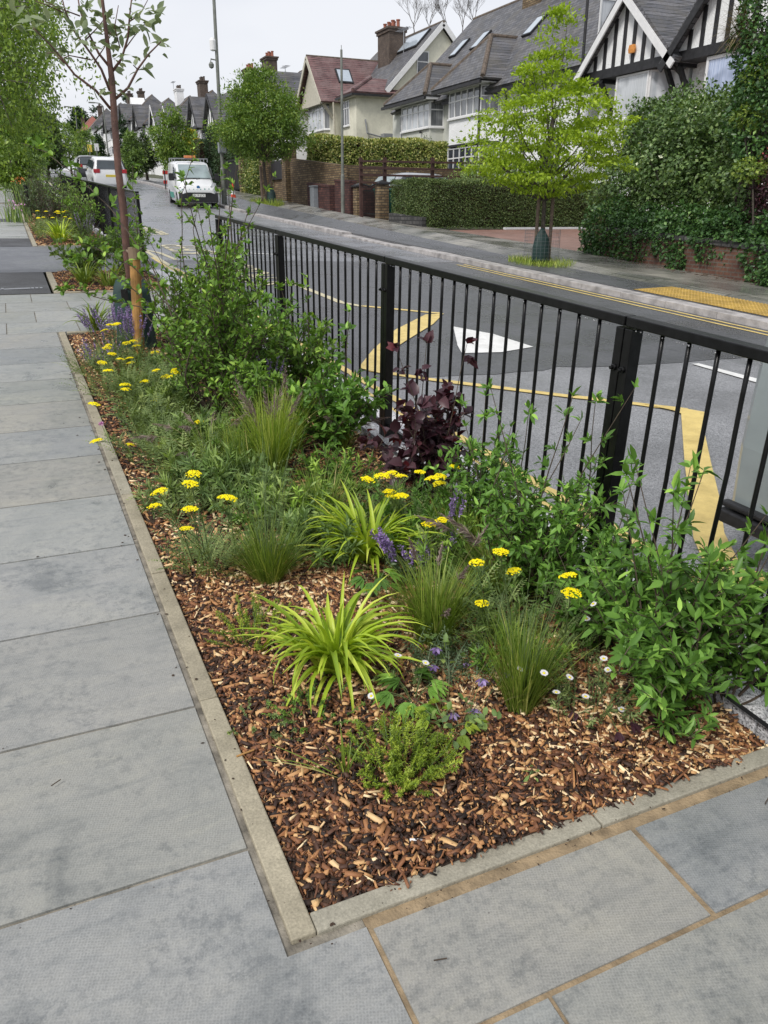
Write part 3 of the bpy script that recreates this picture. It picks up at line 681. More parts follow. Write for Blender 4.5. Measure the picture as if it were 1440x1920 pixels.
mark('road_marking', [(1203, 757), (1276, 765), (1322, 773), (1318, 798), (1333, 868), (1348, 930), (1358, 1000), (1392, 1068), (1440, 1076), (1440, 1104), (1335, 1092), (1300, 1010), (1290, 928), (1283, 862), (1277, 776), (1262, 770)], M['yellow'], RD + .004)
line([(2.52, -1), (2.52, 17)], .085, M['yellow'], jag=.006, sub=60)
line([(2.68, 2.1), (2.70, 3.2), (2.68, 6.0), (2.66, 9), (2.64, 15)], .075, M['yellow'], jag=.006, sub=30)
line([(2.62, 15), (2.6, 30), (2.6, 60)], .09, M['yellow_pale'], sub=20)
line([gp(330, 487), gp(300, 474), gp(270, 468)], .1, M['yellow_pale']); line([gp(270, 425), gp(306, 440)], .12, M['yellow_pale']); line([gp(372, 466), gp(408, 474)], .13, M['yellow_pale'])
mark('road_marking', [(850, 612), (925, 626), (1000, 650), (940, 660), (866, 662), (858, 648)], M['white'], RD + .0)
mark('road_marking', [(1297, 682), (1310, 681), (1440, 715), (1440, 723)], M['white'], RD + .0)
line([gp(345, 468), gp(520, 477)], .1, M['white'])
line([(8.48, -1), (8.48, 14.9)], .06, M['yellow'], sub=60); line([(8.66, -1), (8.66, 14.9)], .06, M['yellow'], sub=60)
def text_mesh(body, size, mat, name, parent=None, extrude=0, spacing=1.0):
    cu = bpy.data.curves.new(name, 'FONT'); cu.body = body; cu.size = size; cu.extrude = extrude; cu.align_x = 'CENTER'; cu.align_y = 'CENTER'; cu.space_character = spacing
    t = bpy.data.objects.new('t', cu); COL.objects.link(t); dg = bpy.context.evaluated_depsgraph_get()
    me = bpy.data.meshes.new_from_object(t.evaluated_get(dg)); COL.objects.unlink(t); bpy.data.objects.remove(t)
    me.name = name; me.materials.clear(); me.materials.append(mat); return link(name, me, parent)
for word, cx, cy, L_ in (('SCHOOL', 3.78, 13.6, 2.9), ('KEEP', 3.6, 19.2, 2.2), ('CLEAR', 3.6, 24, 2.4)):
    o = text_mesh(word, 1.0, M['yellow_pale'], 'road_marking'); me = o.data
    c = np.array([v.co[:] for v in me.vertices]); w_ = np.ptp(c[:, 0]); h_ = np.ptp(c[:, 1]); c[:, 0] -= c[:, 0].mean(); 
    for i, v in enumerate(me.vertices):
        X = cx - (c[i, 1] - 0) / h_ * .82; Y = cy + c[i, 0] / w_ * L_; v.co = (X, Y, gzf(X, Y, RD + .004))
    tag(o, kind='structure')

# ---- far side kerb, pavement, driveway, tactile slabs
kerbrow('far_kerb', KX1, KX1 + .30, -4, 18.2, -.012, -.2, M['far_kerb'], 1.0, 5)
kerbrow('far_kerb', KX1, KX1 + .30, 18.2, 22.3, -.05, -.2, M['far_kerb'], .9, 6)
kerbrow('far_kerb', KX1, KX1 + .30, 22.3, 32, .015, -.2, M['far_kerb'], .92, 7)
kerbrow('far_kerb', KX1, KX1 + .30, 32, 34, -.085, -.2, M['far_kerb'], .92, 8)
kerbrow('far_kerb', KX1, KX1 + .30, 34, 41, .015, -.2, M['far_kerb'], .92, 9)
kerbrow('far_kerb', KX1, KX1 + .30, 41, 45, -.07, -.2, M['far_kerb'], .92, 10)
kerbrow('far_kerb', KX1, KX1 + .30, 45, 140, .015, -.2, M['far_kerb'], 1.5, 11)
ya = [-4, 6, 14, 22, 30, 34, 38, 42, 46, 50, 54, 58, 62, 75, 90, 110, 135]
strip('far_pavement_asphalt', [(farx(y) + .3, y) for y in ya] + [(farx(y) + 1.25, y) for y in ya[::-1]], -.0, M['asph_mid'], .2)
strip('far_pavement', [(farx(y) + 1.25, y) for y in ya] + [(12.75, y) for y in ya[::-1]], -.0, M['farpave'])
mb = MB(); a = [(9.13, 8.0), (9.9, 8.0), (10.25, 8.45), (10.25, 10.45), (9.35, 10.25), (9.13, 10.1)]
strip('tactile_paving', [(9.14, 7.3), (10.1, 7.5), (10.2, 10.35), (9.14, 10.2)], .006, M['tactile'])
bl = MB()
for i in range(15):
    for j in range(42):
        x = 9.17 + i * .067; y = 7.4 + j * .067; bl.lathe((x, y, gzf(x, y, .006)), [(.013, 0), (.009, .006)], 6)
tag(bl.build('tactile_blisters', M['tactile']), kind='structure')
strip('driveway', [(12.75, 15.6), (21, 15.6), (21, 24.5), (12.75, 23.4)], .006, M['redblock'])
strip('driveway_edging', [(12.6, 15.4), (12.75, 15.4), (12.75, 23.4), (12.6, 23.4)], .010, M['far_kerb'])
mb = MB(); p = G(945, 430); q = G(1130, 429); mb.beam((p.x, p.y, p.z + .03), (q.x, q.y, q.z + .03), .09, .07)
tag(mb.build('driveway_kerb', M['whitepaint']), kind='structure')

# ================================================================== BUILDINGS
Z = Vector((0, 0, 1))
def window(parent, p, uv, n, w, h, cols, mat='pane', tr=.3, fr=.06, frame='whitepaint', depth=.05):
    """p bottom-left corner, uv horizontal unit direction, n outward unit normal"""
    p = Vector(p); u = Vector(uv).normalized(); n = Vector(n).normalized(); mb = MB()
    def bar(x0, x1, z0, z1, d=depth): mb.obox(p + u * (x0 + x1) / 2 + Z * (z0 + z1) / 2 + n * d / 2, u * (x1 - x0) / 2, Z * (z1 - z0) / 2, n * d / 2)
    bar(-.02, w + .02, -.07, 0, depth + .07)
    bar(0, w, 0, fr, depth); bar(0, w, h - fr, h, depth); bar(0, fr, fr, h - fr); bar(w - fr, w, fr, h - fr)
    for i in range(1, cols): x = w * i / cols; bar(x - fr * .55, x + fr * .55, fr, h - fr, depth * .9)
    if tr: 
        z = h * (1 - tr)
        for i in range(cols):
            a = w * i / cols + (fr * .55 if i else fr); b = w * (i + 1) / cols - (fr * .55 if i < cols - 1 else fr); bar(a, b, z - fr * .5, z + fr * .5, depth * .8)
    f = mb.build('window', M[frame], parent)
    g = MB(); g.obox(p + u * w / 2 + Z * h / 2 - n * .0, u * (w / 2 - .01), Z * (h / 2 - .01), n * .012); g.build('pane', M[mat], f); return f
def part(name, mb, mat, parent, bevel=0): return mb.build(name, mat if isinstance(mat, list) else M[mat], parent, bevel=bevel)
def chimney(parent, x, y, z0, z1, w=.9, l=1.3, pots=5, mat='chimney_brick', pot='pot'):
    mb = MB(); mb.box(x - w / 2, x + w / 2, y - l / 2, y + l / 2, z0, z1 - .3); mb.box(x - w / 2 - .08, x + w / 2 + .08, y - l / 2 - .08, y + l / 2 + .08, z1 - .3, z1 - .12)
    mb.box(x - w / 2 - .15, x + w / 2 + .15, y - l / 2 - .15, y + l / 2 + .15, z1 - .12, z1)
    c = mb.build('chimney', M[mat], parent); pb = MB()
    for i in range(pots):
        py = y - l / 2 + l * (i + .5) / pots; pb.lathe((x + .12 * (-1) ** i, py, z1), [(.15, 0), (.12, .05), (.11, .38), (.14, .40), (.14, .46), (.1, .46)], 10)
    pb.build('chimney_pots', M[pot], c); return c
def slope(mb, pts, t=.14, mi=0):
    """roof plane with thickness; pts planar polygon"""
    p = [Vector(q) for q in pts]; n = (p[1] - p[0]).cross(p[2] - p[0]).normalized()
    if n.z < 0: n = -n
    return mb.prism([q + n * t for q in p], -n * t, mi)
def hline(mb, p, q, r=.09): mb.tube([p, q], r, 8)
X0 = 21.0
def P2(u, v, x=X0): p = AX(u, v, x); return p.y, p.z

# ---- house A: half-timbered pair seen top right
def timber_gable(name, lab, ya, yb, zb, apex, white_barge, x=X0):
    """front-facing gable between y=ya (far) and yb (near), beam height zb, apex (y,z)"""
    t = thing(name, lab, 'house', (x, (ya + yb) / 2, gzf(x, (ya + yb) / 2)))
    gnd_ = gzf(x, yb, -.1)
    mb = MB(); mb.box(x + .75, x + 9, yb, ya, gnd_, zb + .3); part('wall', mb, 'roughcast', t)
    mb = MB(); mb.prism([(x, ya, zb), (x, yb, zb), (x, apex[0], apex[1])], (.75, 0, 0)); part('gable_wall', mb, 'roughcast', t)
    mb = MB(); mb.box(x - .06, x + .74, yb - .1, ya + .1, zb - .3, zb - .002); 
    n = int((ya - yb) / .52)
    for i in range(1, n + 1):
        y = yb + (ya - yb) * i / (n + 1); f = min((ya - y) / (ya - apex[0]), (y - yb) / (apex[0] - yb)); zt = zb + (apex[1] - zb) * f
        mb.box(x - .045, x - .001, y - .075, y + .075, zb, zt - .02)
    part('timber_framing', mb, 'timber', t)
    rb = MB(); ov = .35
    for s, ye in ((1, ya), (-1, yb)):
        k = (apex[1] - zb) / abs(apex[0] - ye); e = Vector((x - ov, ye + s * .35, zb - k * .35)); a = Vector((x - ov, apex[0], apex[1] + .02))
        slope(rb, [e, a, a + Vector((9, 0, 0)), e + Vector((9, 0, 0))], .16)
    part('roof', rb, 'tile', t)
    bb = MB()
    for s, ye in ((1, ya), (-1, yb)):
        k = (apex[1] - zb) / abs(apex[0] - ye); e = Vector((x - ov - .03, ye + s * .37, zb - k * .37 - .08)); a = Vector((x - ov - .03, apex[0], apex[1] - .1))
        bb.beam(e, a, .06, .24, up=(0, 1, .01) if False else (0, 0, 1))
    part('bargeboard', bb, 'whitepaint' if white_barge else 'timber', t)
    return t
ya, zb = P2(1100, 140); ym, _ = P2(1268, 97); 
apA = P2(1186, -14)
zb = 6.50
hA = timber_gable('timbered_house', 'black and white half-timbered gable with white bargeboards and an orange alarm box', ya, ym + .08, zb, apA, True)
# bay window below the gable with brackets
yw0, _ = P2(1155, 130); yw1, _ = P2(1216, 115); yw2 = ym + .55
mb = MB(); 
def bay(parent, y_far, y_near, z0, z1, xo, xw, cant, cols, mat, wallmat, zbase, side_mat=None, ncols=1, tr=.3, frame='whitepaint', crest=None, hsill=None):
    """canted bay: front pane y_near..y_far at x=xo, canted sides back to xw"""
    mb = MB(); mb.prism([(xo, y_far, zbase), (xo, y_near, zbase), (xw, y_near - cant, zbase), (xw, y_far + cant, zbase)], (0, 0, z0 - zbase - .07)); part('bay_wall', mb, wallmat, parent)
    window(parent, (xo, y_far, z0), (0, -1, 0), (-1, 0, 0), y_far - y_near, z1 - z0, cols, mat, tr, frame=frame)
    d = Vector((xw - xo, -cant, 0)); L_ = d.length
    window(parent, (xo, y_near, z0), d, (-cant, -(xw - xo), 0) if cant else (0, -1, 0), L_, z1 - z0, ncols, side_mat or mat, tr, frame=frame)
    d2 = Vector((-(xw - xo), -cant, 0)); window(parent, (xw, y_far + cant, z0), d2, (-cant, (xw - xo), 0) if cant else (0, 1, 0), L_, z1 - z0, ncols, side_mat or mat, tr, frame=frame)
bay(hA, yw0, yw1, 4.75, 6.18, X0 + .12, X0 + .8, .55, 1, 'panenet', 'roughcast', 1.2, tr=0)
bay(hA, yw0, yw1, 2.2, 3.6, X0 + .12, X0 + .8, .55, 3, 'panenet', 'roughcast', 1.0, tr=.3)
def bracket(parent, y, x=X0, zt=6.2):
    mb = MB(); mb.beam((x + .02, y, zt - .1), (x + .68, y, zt - 1.15), .12, .16); mb.beam((x + .02, y, zt - .07), (x + .74, y, zt - .07), .12, .12)
    part('bracket', mb, 'timber', parent)
for yv in (P2(1128, 140)[0], P2(1252, 105)[0]): bracket(hA, yv)
mb = MB(); p = AX(1185, 92, X0 - .1); mb.lathe((p.x, p.y, p.z - .14), [(.01, 0), (.16, .02), (.19, .14), (.16, .27), (.01, .29)], 6, sx=.35); part('alarm_box', mb, 'alarm', hA)
mb = MB(); mb.tube([(X0 - .12, ym + .1, zb + .1), (X0 - .1, ym + .02, zb - .35), (X0 + .6, ym, zb - .8), (X0 + .66, ym, 2)], .06, 8); part('drainpipe', mb, 'timber', hA)
# second gable
yb2 = ym - 5.2; kB = (98 - 0) / (1340 - 1258)
apB = (ym - 2.75, zb + 3.0)
hB = timber_gable('timbered_house', 'half-timbered gable with black bargeboards and lace-curtained blue window at the right edge', ym - .08, yb2, zb, apB, False)
y0, z0 = P2(1315, 172); y1, z1 = P2(1402, 72)
window(hB, (X0 + .1, y0, 4.75), (0, -1, 0), (-1, 0, 0), 1.9, 1.42, 1, 'paneblue', 0, fr=.09)
mb = MB(); mb.box(X0 + .11, X0 + .75, y0 - 1.9, y0, 1.2, 6.2); part('bay_wall', mb, 'roughcast', hB)
for yv in (P2(1275, 105)[0],): bracket(hB, yv)
for yy_ in (P2(1262, 140)[0], P2(1148, 185)[0]):
    mb = MB(); mb.obox((X0 + .5, yy_, 4.75), (.1, 0, 0), (0, .12, 0), (0, 0, .14)); part('corbel', mb, 'red_brick', hB if yy_ < ym else hA)

# ---- house C/D: white roughcast and grey render semi-detached pair with hipped bays
hC = thing('white_house', 'white roughcast house with leaded bay windows behind the lime green tree', 'house', (22, 33, gzf(21, 33)))
XW = X0 + .75; ze = 7.15
yC0 = 28.0; yCD = 39.6; yD1 = 45.2
ridge = 11.9; xr = XW + 4.8
mb = MB(); mb.box(XW, XW + 9.4, yC0, 39.35, gzf(21, 28, -.1), ze); 
mb.prism([(XW, yC0 + .001, ze), (XW + 9.4, yC0 + .001, ze), (XW + 4.7, yC0 + .001, ridge - .1)], (0, .3, 0)); part('wall', mb, 'roughcast', hC)
rb = MB(); slope(rb, [(XW - .5, yC0 - .2, ze - .35), (XW - .5, 39.35, ze - .35), (xr, 39.35, ridge), (xr, yC0 - .2, ridge)], .16)
slope(rb, [(XW + 9.9, yC0 - .2, ze - .35), (XW + 9.9, 39.35, ze - .35), (xr, 39.35, ridge), (xr, yC0 - .2, ridge)], .16)
def hipbay(rb, yn, yf, x0, ztop, zeave, ridg=None):
    """hipped bay roof leaning on main slope"""
    k = (ridge - ze + .35) / (xr - XW + .5); xb = XW - .5 + (ztop - (ze - .35)) / k; ym_ = (yn + yf) / 2; w2 = .35
    A = Vector((x0, yn, zeave)); B = Vector((x0, yf, zeave)); xm = XW - .5 + (zeave - ze + .35) / k
    a2 = Vector((x0 + (xb - x0) * .55, ym_, ztop)); b2 = a2
    e = Vector((xb + .2, ym_, ztop)); 
    slope(rb, [A, B, a2], .12); slope(rb, [A, a2, e, Vector((xm + .5, yn, zeave))], .12); slope(rb, [B, a2, e, Vector((xm + .5, yf, zeave))], .12)
    return [(A, a2), (B, a2), (a2, e)]
yb_f, zz = P2(833, 170); yb_n, _ = P2(990, 140)
h1 = hipbay(rb, 34.2, 39.1, X0 - .5, 9.3, 7.18)
r = part('roof', rb, 'tile', hC)
rm = MB(); hline(rm, (xr, yC0 - .2, ridge + .12), (xr, 39.35, ridge + .12), .13)
for a, b in h1: hline(rm, a + Z * .12, b + Z * .12, .12)
rm.build('ridge_tiles', M['ridge'], r)
cp = AX(968, 32, XW + 3.7); chimney(r, XW + 4.4, cp.y - 1, 10.5, 13.6, 1.0, 1.6, 4, 'brown_brick')
# roof lights
def rooflight(parent, u, v, w=.7, h=1.1, mat='skylight'):
    k = (ridge - ze + .35) / (xr - XW + .5); n = Vector((-k, 0, 1)).normalized(); sdir = Vector((1, 0, k)).normalized()
    d = ray(u, v); o = Vector((0, 0, H)); q = Vector((XW - .5, 0, ze - .35)) + n * .16; t = (q - o).dot(n) / d.dot(n); c = o + d * t + n * .05
    mb = MB(); mb.obox(c, Vector((0, w / 2, 0)), sdir * h / 2, n * .05); f = mb.build('rooflight', M['timber'], parent)
    mb = MB(); mb.obox(c + n * .055, Vector((0, w / 2 - .08, 0)), sdir * (h / 2 - .08), n * .006); mb.build('pane', M['skylight'], f)
rooflight(r.parent, 902, 77, .75, 1.25); rooflight(r.parent, 1003, 50, .75, 1.25)
yl, _ = P2(843, 200); yr, _ = P2(901, 180)
bay(hC, yl, yr, 5.9, 7.1, X0, XW, .5, 5, 'pane', 'roughcast', 4.72, ncols=2, tr=.38)
bay(hC, yl, yr, 3.0, 4.55, X0, XW, .5, 5, 'panedark', 'roughcast', 1.2, ncols=2, tr=.3)
mb = MB(); mb.prism([(X0 - .12, yl + .1, 4.6), (X0 - .12, yr - .12, 4.6), (XW, yr - .65, 4.6), (XW, yl + .65, 4.6)], (0, 0, .1)); part('string_course', mb, 'timber', hC)
mb = MB(); mb.box(X0 - .06, X0 + .02, yr - .04, yr + .06, 3.0, 7.1); part('corner_post', mb, 'timber', hC)
for (u, v) in ((985, 175), (985, 215)): pass
y1, _ = P2(960, 100, XW); window(hC, (XW, 33.2, 5.75), (0, -1, 0), (-1, 0, 0), 1.5, 1.2, 3, 'pane', .35)
window(hC, (XW, 31.0, 3.0), (0, -1, 0), (-1, 0, 0), 1.5, 1.5, 3, 'panedark', .35); window(hC, (XW, 33.3, 3.0), (0, -1, 0), (-1, 0, 0), 1.1, 1.6, 2, 'panedark', .35)
gm = MB(); gm.beam((XW - .55, yC0 - .2, ze - .42), (XW - .55, 39.3, ze - .42), .12, .12); gm.beam((X0 - .55, 34.3, 7.12), (X0 - .55, 39.0, 7.12), .1, .14); part('gutter', gm, 'timber', hC)
sm = MB(); sm.box(X0 - .42, XW - .001, 34.4, 38.95, 6.98 + .13, 7.16); sm.box(XW - .45, XW - .002, yC0, 34.35, ze - .3, ze - .22); part('soffit', sm, 'whitepaint', hC)
mb = MB(); mb.tube([(X0 + .3, 34.3, 7.0), (XW - .08, 34.0, 6.6), (XW - .08, 34.0, 2)], .05, 8); part('drainpipe', mb, 'timber', hC)
# tile-hung flank with a small window, right end of the roof
fl = MB(); fl.prism([(XW + .6, yC0 - .5, ze + .1), (XW + 8, yC0 - .5, ze + .1), (XW + 8, yC0 - .5, ridge + 1.3), (XW + 4.2, yC0 - .5, ridge + 1.0)], (0, .45, 0)); part('tile_hung_gable', fl, 'hung', hC)
p = AY(1120, 62, yC0 - .5); window(hC, (p.x, p.y - .02, p.z), (1, 0, 0), (0, -1, 0), .95, 1.15, 1, 'panenet', 0)
p0 = AY(1102, 0, yC0 - .6); mb = MB(); mb.tube([(p0.x, p0.y, p0.z + 1), (p0.x, p0.y, 4)], .06, 8); part('soil_pipe', mb, 'timber', hC)

hD = thing('grey_house', 'pale grey rendered house joined to the white roughcast house', 'house', (22, 42, gzf(21, 42)))
mb = MB(); mb.box(XW, XW + 9.4, 39.36, yD1, gzf(21, 36, -.1), ze); mb.prism([(XW, yD1 - .3, ze), (XW + 9.4, yD1 - .3, ze), (XW + 4.7, yD1 - .3, ridge - .1)], (0, .3, 0)); part('wall', mb, 'greywall', hD)
rb = MB(); slope(rb, [(XW - .5, 39.36, ze - .35), (XW - .5, yD1 + .3, ze - .35), (xr, yD1 + .3, ridge), (xr, 39.36, ridge)], .16)
slope(rb, [(XW + 9.9, 39.36, ze - .35), (XW + 9.9, yD1 + .3, ze - .35), (xr, yD1 + .3, ridge), (xr, 39.36, ridge)], .16)
ridge_save = ridge
h1 = hipbay(rb, 39.9, 44.9, X0 - .5, 8.9, 7.12); r = part('roof', rb, 'tile', hD)
rm = MB(); hline(rm, (xr, 39.36, ridge + .12), (xr, yD1 + .3, ridge + .12), .13)
for a, b in h1: hline(rm, a + Z * .12, b + Z * .12, .12)
rm.build('ridge_tiles', M['ridge'], r)
rooflight(hD, 862, 92, .75, 1.3)
yl, zl = P2(754, 225); yr, _ = P2(806, 210)
bay(hD, yl, yr, 5.75, 6.98, X0, XW, .15, 5, 'panenet', 'greywall', 1.5, side_mat='pane', ncols=1, tr=.33)
window(hD, (XW - .3, yl + 1.1, 5.2), (0, -1, 0), (-1, 0, 0), .7, 1.5, 1, 'pane', .35)
mb = MB(); mb.box(XW - .3, XW, yl + .1, yl + 2.2, 1.5, 7.0); part('side_wall', mb, 'greywall', hD)
sm = MB(); sm.box(X0 - .42, XW - .001, 39.9, 45.0, 7.02, 7.12); part('soffit', sm, 'whitepaint', hD)
gm = MB(); gm.beam((X0 - .55, 39.8, 7.06), (X0 - .55, 45.2, 7.06), .1, .14); part('gutter', gm, 'timber', hD)
cm = MB()
for (u, v) in ((790, 250), (795, 275)):
    p = AX(u, v, X0 - .05); cm.lathe((p.x - .06, p.y, p.z), [(.07, 0), (.07, .1), (.02, .14)], 8)
part('security_camera', cm, 'timber', hD)

# ---- house E: cream house, side gable with white verge, dark red front gable
hE = thing('cream_house', 'cream rendered house with dark red tiled front gable and tall brown chimney', 'house', (24, 54, gzf(21, 54)))
YS = 50.3
pe = AY(728, 166, YS); pa = AY(828, 47, YS)            # eave and apex of the flank gable
xe, zE = pe.x, pe.z; xa, za = pa.x, pa.z
YE = 61.8; xb2 = xa + (xa - xe)
mb = MB(); mb.box(xe + .25, xb2, YS, YE, 1.8, zE - .1); mb.prism([(xe + .25, YS, zE - .1), (xb2, YS, zE - .1), (xa, YS, za - .15)], (0, .3, 0)); part('wall', mb, 'creamwall', hE)
rb = MB(); ov = .25
slope(rb, [(xe - .2, YS - ov, zE - .2), (xe - .2, YE + .3, zE - .2), (xa, YE - 2.5, za), (xa, YS - ov, za)], .15)
slope(rb, [(xb2 + .2, YS - ov, zE - .2), (xb2 + .2, YE + .3, zE - .2), (xa, YE - 2.5, za), (xa, YS - ov, za)], .15)
slope(rb, [(xe - .2, YE + .3, zE - .2), (xb2 + .2, YE + .3, zE - .2), (xa, YE - 2.5, za)], .15)
r = part('roof', rb, 'tile', hE)
rm = MB(); hline(rm, (xa, YS - ov, za + .12), (xa, YE - 2.5, za + .12), .12); hline(rm, (xe, YE + .3, zE), (xa, YE - 2.5, za + .12), .1); rm.build('ridge_tiles', M['ridge'], r)
cpt = AX(729, 105, xa - 1.6); chimney(r, xa - 1.4, cpt.y, za - 3.2, AX(729, 58, xa - 1.4).z, 1.2, 1.9, 6, 'chimney_brick')
bb = MB(); bb.beam((xe - .25, YS - ov - .04, zE - .22), (xa, YS - ov - .04, za + .03), .06, .3); bb.beam((xb2 + .25, YS - ov - .04, zE - .22), (xa, YS - ov - .04, za + .03), .06, .3); part('bargeboard', bb, 'whitepaint', hE)
# big rooflight at ridge
kk = (za - zE + .2) / (xa - xe + .2); n = Vector((-kk, 0, 1)).normalized(); sd = Vector((1, 0, kk)).normalized()
c = Vector((xa, YS + 2.6, za)) - sd * 1.1 + n * .2; mb = MB(); mb.obox(c, (0, 1.9, 0), sd * .75, n * .06); f = mb.build('rooflight', M['timber'], hE)
mb = MB(); mb.obox(c + n * .07, (0, 1.8, 0), sd * .66, n * .006); mb.build('pane', M['skylight'], f)
p = AY(781, 140, YS); window(hE, (p.x, YS, p.z), (1, 0, 0), (0, -1, 0), .85, 1.35, 1, 'panedark', .45)
# front block with low hipped roof
yB1 = AX(640, 180, X0).y; zB = 8.45
mb = MB(); mb.box(X0, xe + .25, YS + .01, yB1, 1.8, zB); part('front_wall', mb, 'creamwall', hE)
rb = MB(); zt = zB + 1.0
slope(rb, [(X0 - .35, YS - .35, zB), (X0 - .35, yB1, zB), (X0 + 1.5, yB1, zt), (X0 + 1.5, YS + 1.2, zt)], .12); slope(rb, [(X0 - .35, YS - .35, zB), (xe + .9, YS - .35, zB), (xe + .9, YS + 1.2, zt), (X0 + 1.5, YS + 1.2, zt)], .12)
part('low_roof', rb, 'tilered', hE); rm = MB(); hline(rm, (X0 - .35, YS - .35, zB + .15), (X0 + 1.5, YS + 1.2, zt + .14), .14); part('hip_tiles', rm, 'tilered', hE)
gm = MB(); gm.beam((X0 - .42, YS - .42, zB - .06), (X0 - .42, yB1, zB - .06), .1, .12); gm.beam((X0 - .42, YS - .42, zB - .06), (xe + .8, YS - .42, zB - .06), .1, .12); part('gutter', gm, 'timber', hE)
sm = MB(); sm.box(X0 - .3, xe + .4, YS - .3, YS, zB - .16, zB - .03); sm.box(X0 - .3, X0, YS + .001, yB1, zB - .16, zB - .03); part('soffit', sm, 'creampaint', hE)
pw, pz = P2(654, 236); pq, _ = P2(642, 236)
window(hE, (X0, P2(643, 235)[0], P2(643, 238)[1]), (0, -1, 0), (-1, 0, 0), P2(643, 235)[0] - P2(656, 232)[0], 1.45, 3, 'panedark', .3)
# gable wing
ygl, zgl = P2(563, 203, X0 - .5); ygr, zgr = P2(606, 186, X0 - .5); yap, zap = P2(580, 110, X0 - .5)
zg = (zgl + zgr) / 2; xg = X0 - .5; yap = (ygl + ygr) / 2 - .1
mb = MB(); mb.prism([(xg, ygl - .2, zg), (xg, ygr + .2, zg), (xg, yap, zap - .25)], (.5, 0, 0)); part('gable_wall', mb, 'creampaint', hE)
mb = MB(); mb.box(X0 + .2, xe + .3, ygr, ygl, 1.8, zg); part('wing_wall', mb, 'creamwall', hE)
rb = MB()
for ye in (ygl + .25, ygr - .25): slope(rb, [(xg - .3, ye, zg - .2), (xg - .3, yap, zap), (xa - .8, yap, zap), (xe, ye, zg - .2)], .14)
r2 = part('gable_roof', rb, 'tilered', hE); rm = MB(); hline(rm, (xg - .3, yap, zap + .1), (xa - .8, yap, zap + .1), .11); rm.build('ridge_tiles', M['ridge'], r2)
bb = MB(); bb.beam((xg - .33, ygl + .3, zg - .25), (xg - .33, yap, zap - .02), .06, .26); bb.beam((xg - .33, ygr - .3, zg - .25), (xg - .33, yap, zap - .02), .06, .26); part('bargeboard', bb, 'creampaint', hE)
bb = MB(); bb.box(xg - .05, xg, ygr + .1, ygl - .1, zg - .18, zg + .05); bb.box(xg, xe, ygr - .2, ygl, zg - .14, zg - .02); part('soffit', bb, 'creampaint', hE)
# rooflight on the red slope
c0 = Vector((X0 + 1.4, (yap + ygr) / 2 - .1, (zap + zg) / 2 + .1)); dn = Vector((0, ygr - yap, zg - zap)).normalized(); nn = Vector((0, -(zap - zg), -(ygr - yap) * -1)).normalized()
nn = Vector((1, 0, 0)).cross(dn); nn = nn if nn.z > 0 else -nn; c0 = Vector((X0 + 1.5, yap, zap)) + dn * ((Vector((0, ygr, zg)) - Vector((0, yap, zap))).length * .45) + nn * .2
mb = MB(); mb.obox(c0, (.55, 0, 0), dn * .6, nn * .05); f = mb.build('rooflight', M['timber'], hE); mb = MB(); mb.obox(c0 + nn * .06, (.45, 0, 0), dn * .5, nn * .006); mb.build('pane', M['skylight'], f)
yl, zl = P2(529, 235, X0); yl = ygl - .7; yr = ygr + 1.0
bay(hE, yl, yr, 6.9, 8.6, X0 - .1, X0 + .8, .7, 4, 'panenet', 'creamwall', 1.8, side_mat='pane', ncols=1, tr=.25)
for yv in (ygr + .15, ygl - .2):
    mb = MB(); mb.beam((xg + .05, yv, zg - .2), (X0 + .85, yv, zg - 1.9), .13, .16); mb.beam((X0 + .8, yv, zg - .1), (X0 + .8, yv, zg - 2.2), .12, .14); part('bracket', mb, 'creampaint', hE)
mb = MB(); mb.tube([(X0 + .1, ygr - .3, zB), (X0 + .15, ygr - .3, zB - 1), (X0 + .15, ygr - .3, 2)], .06, 8); part('drainpipe', mb, 'creampaint', hE)
p = AY(732, 270, YS - .4); mb = MB(); mb.box(p.x - .5, p.x + .5, YS - .5, YS, p.z - .1, p.z + .6); mb.tube([(p.x - 1.6, YS - .05, p.z + 1.4), (p.x - 1.5, YS - .1, p.z + .6), (p.x - .5, YS - .2, p.z + .4)], .05, 6); part('air_conditioner', mb, 'galv', hE)
ae = MB(); p = AX(757, 50, xa); 

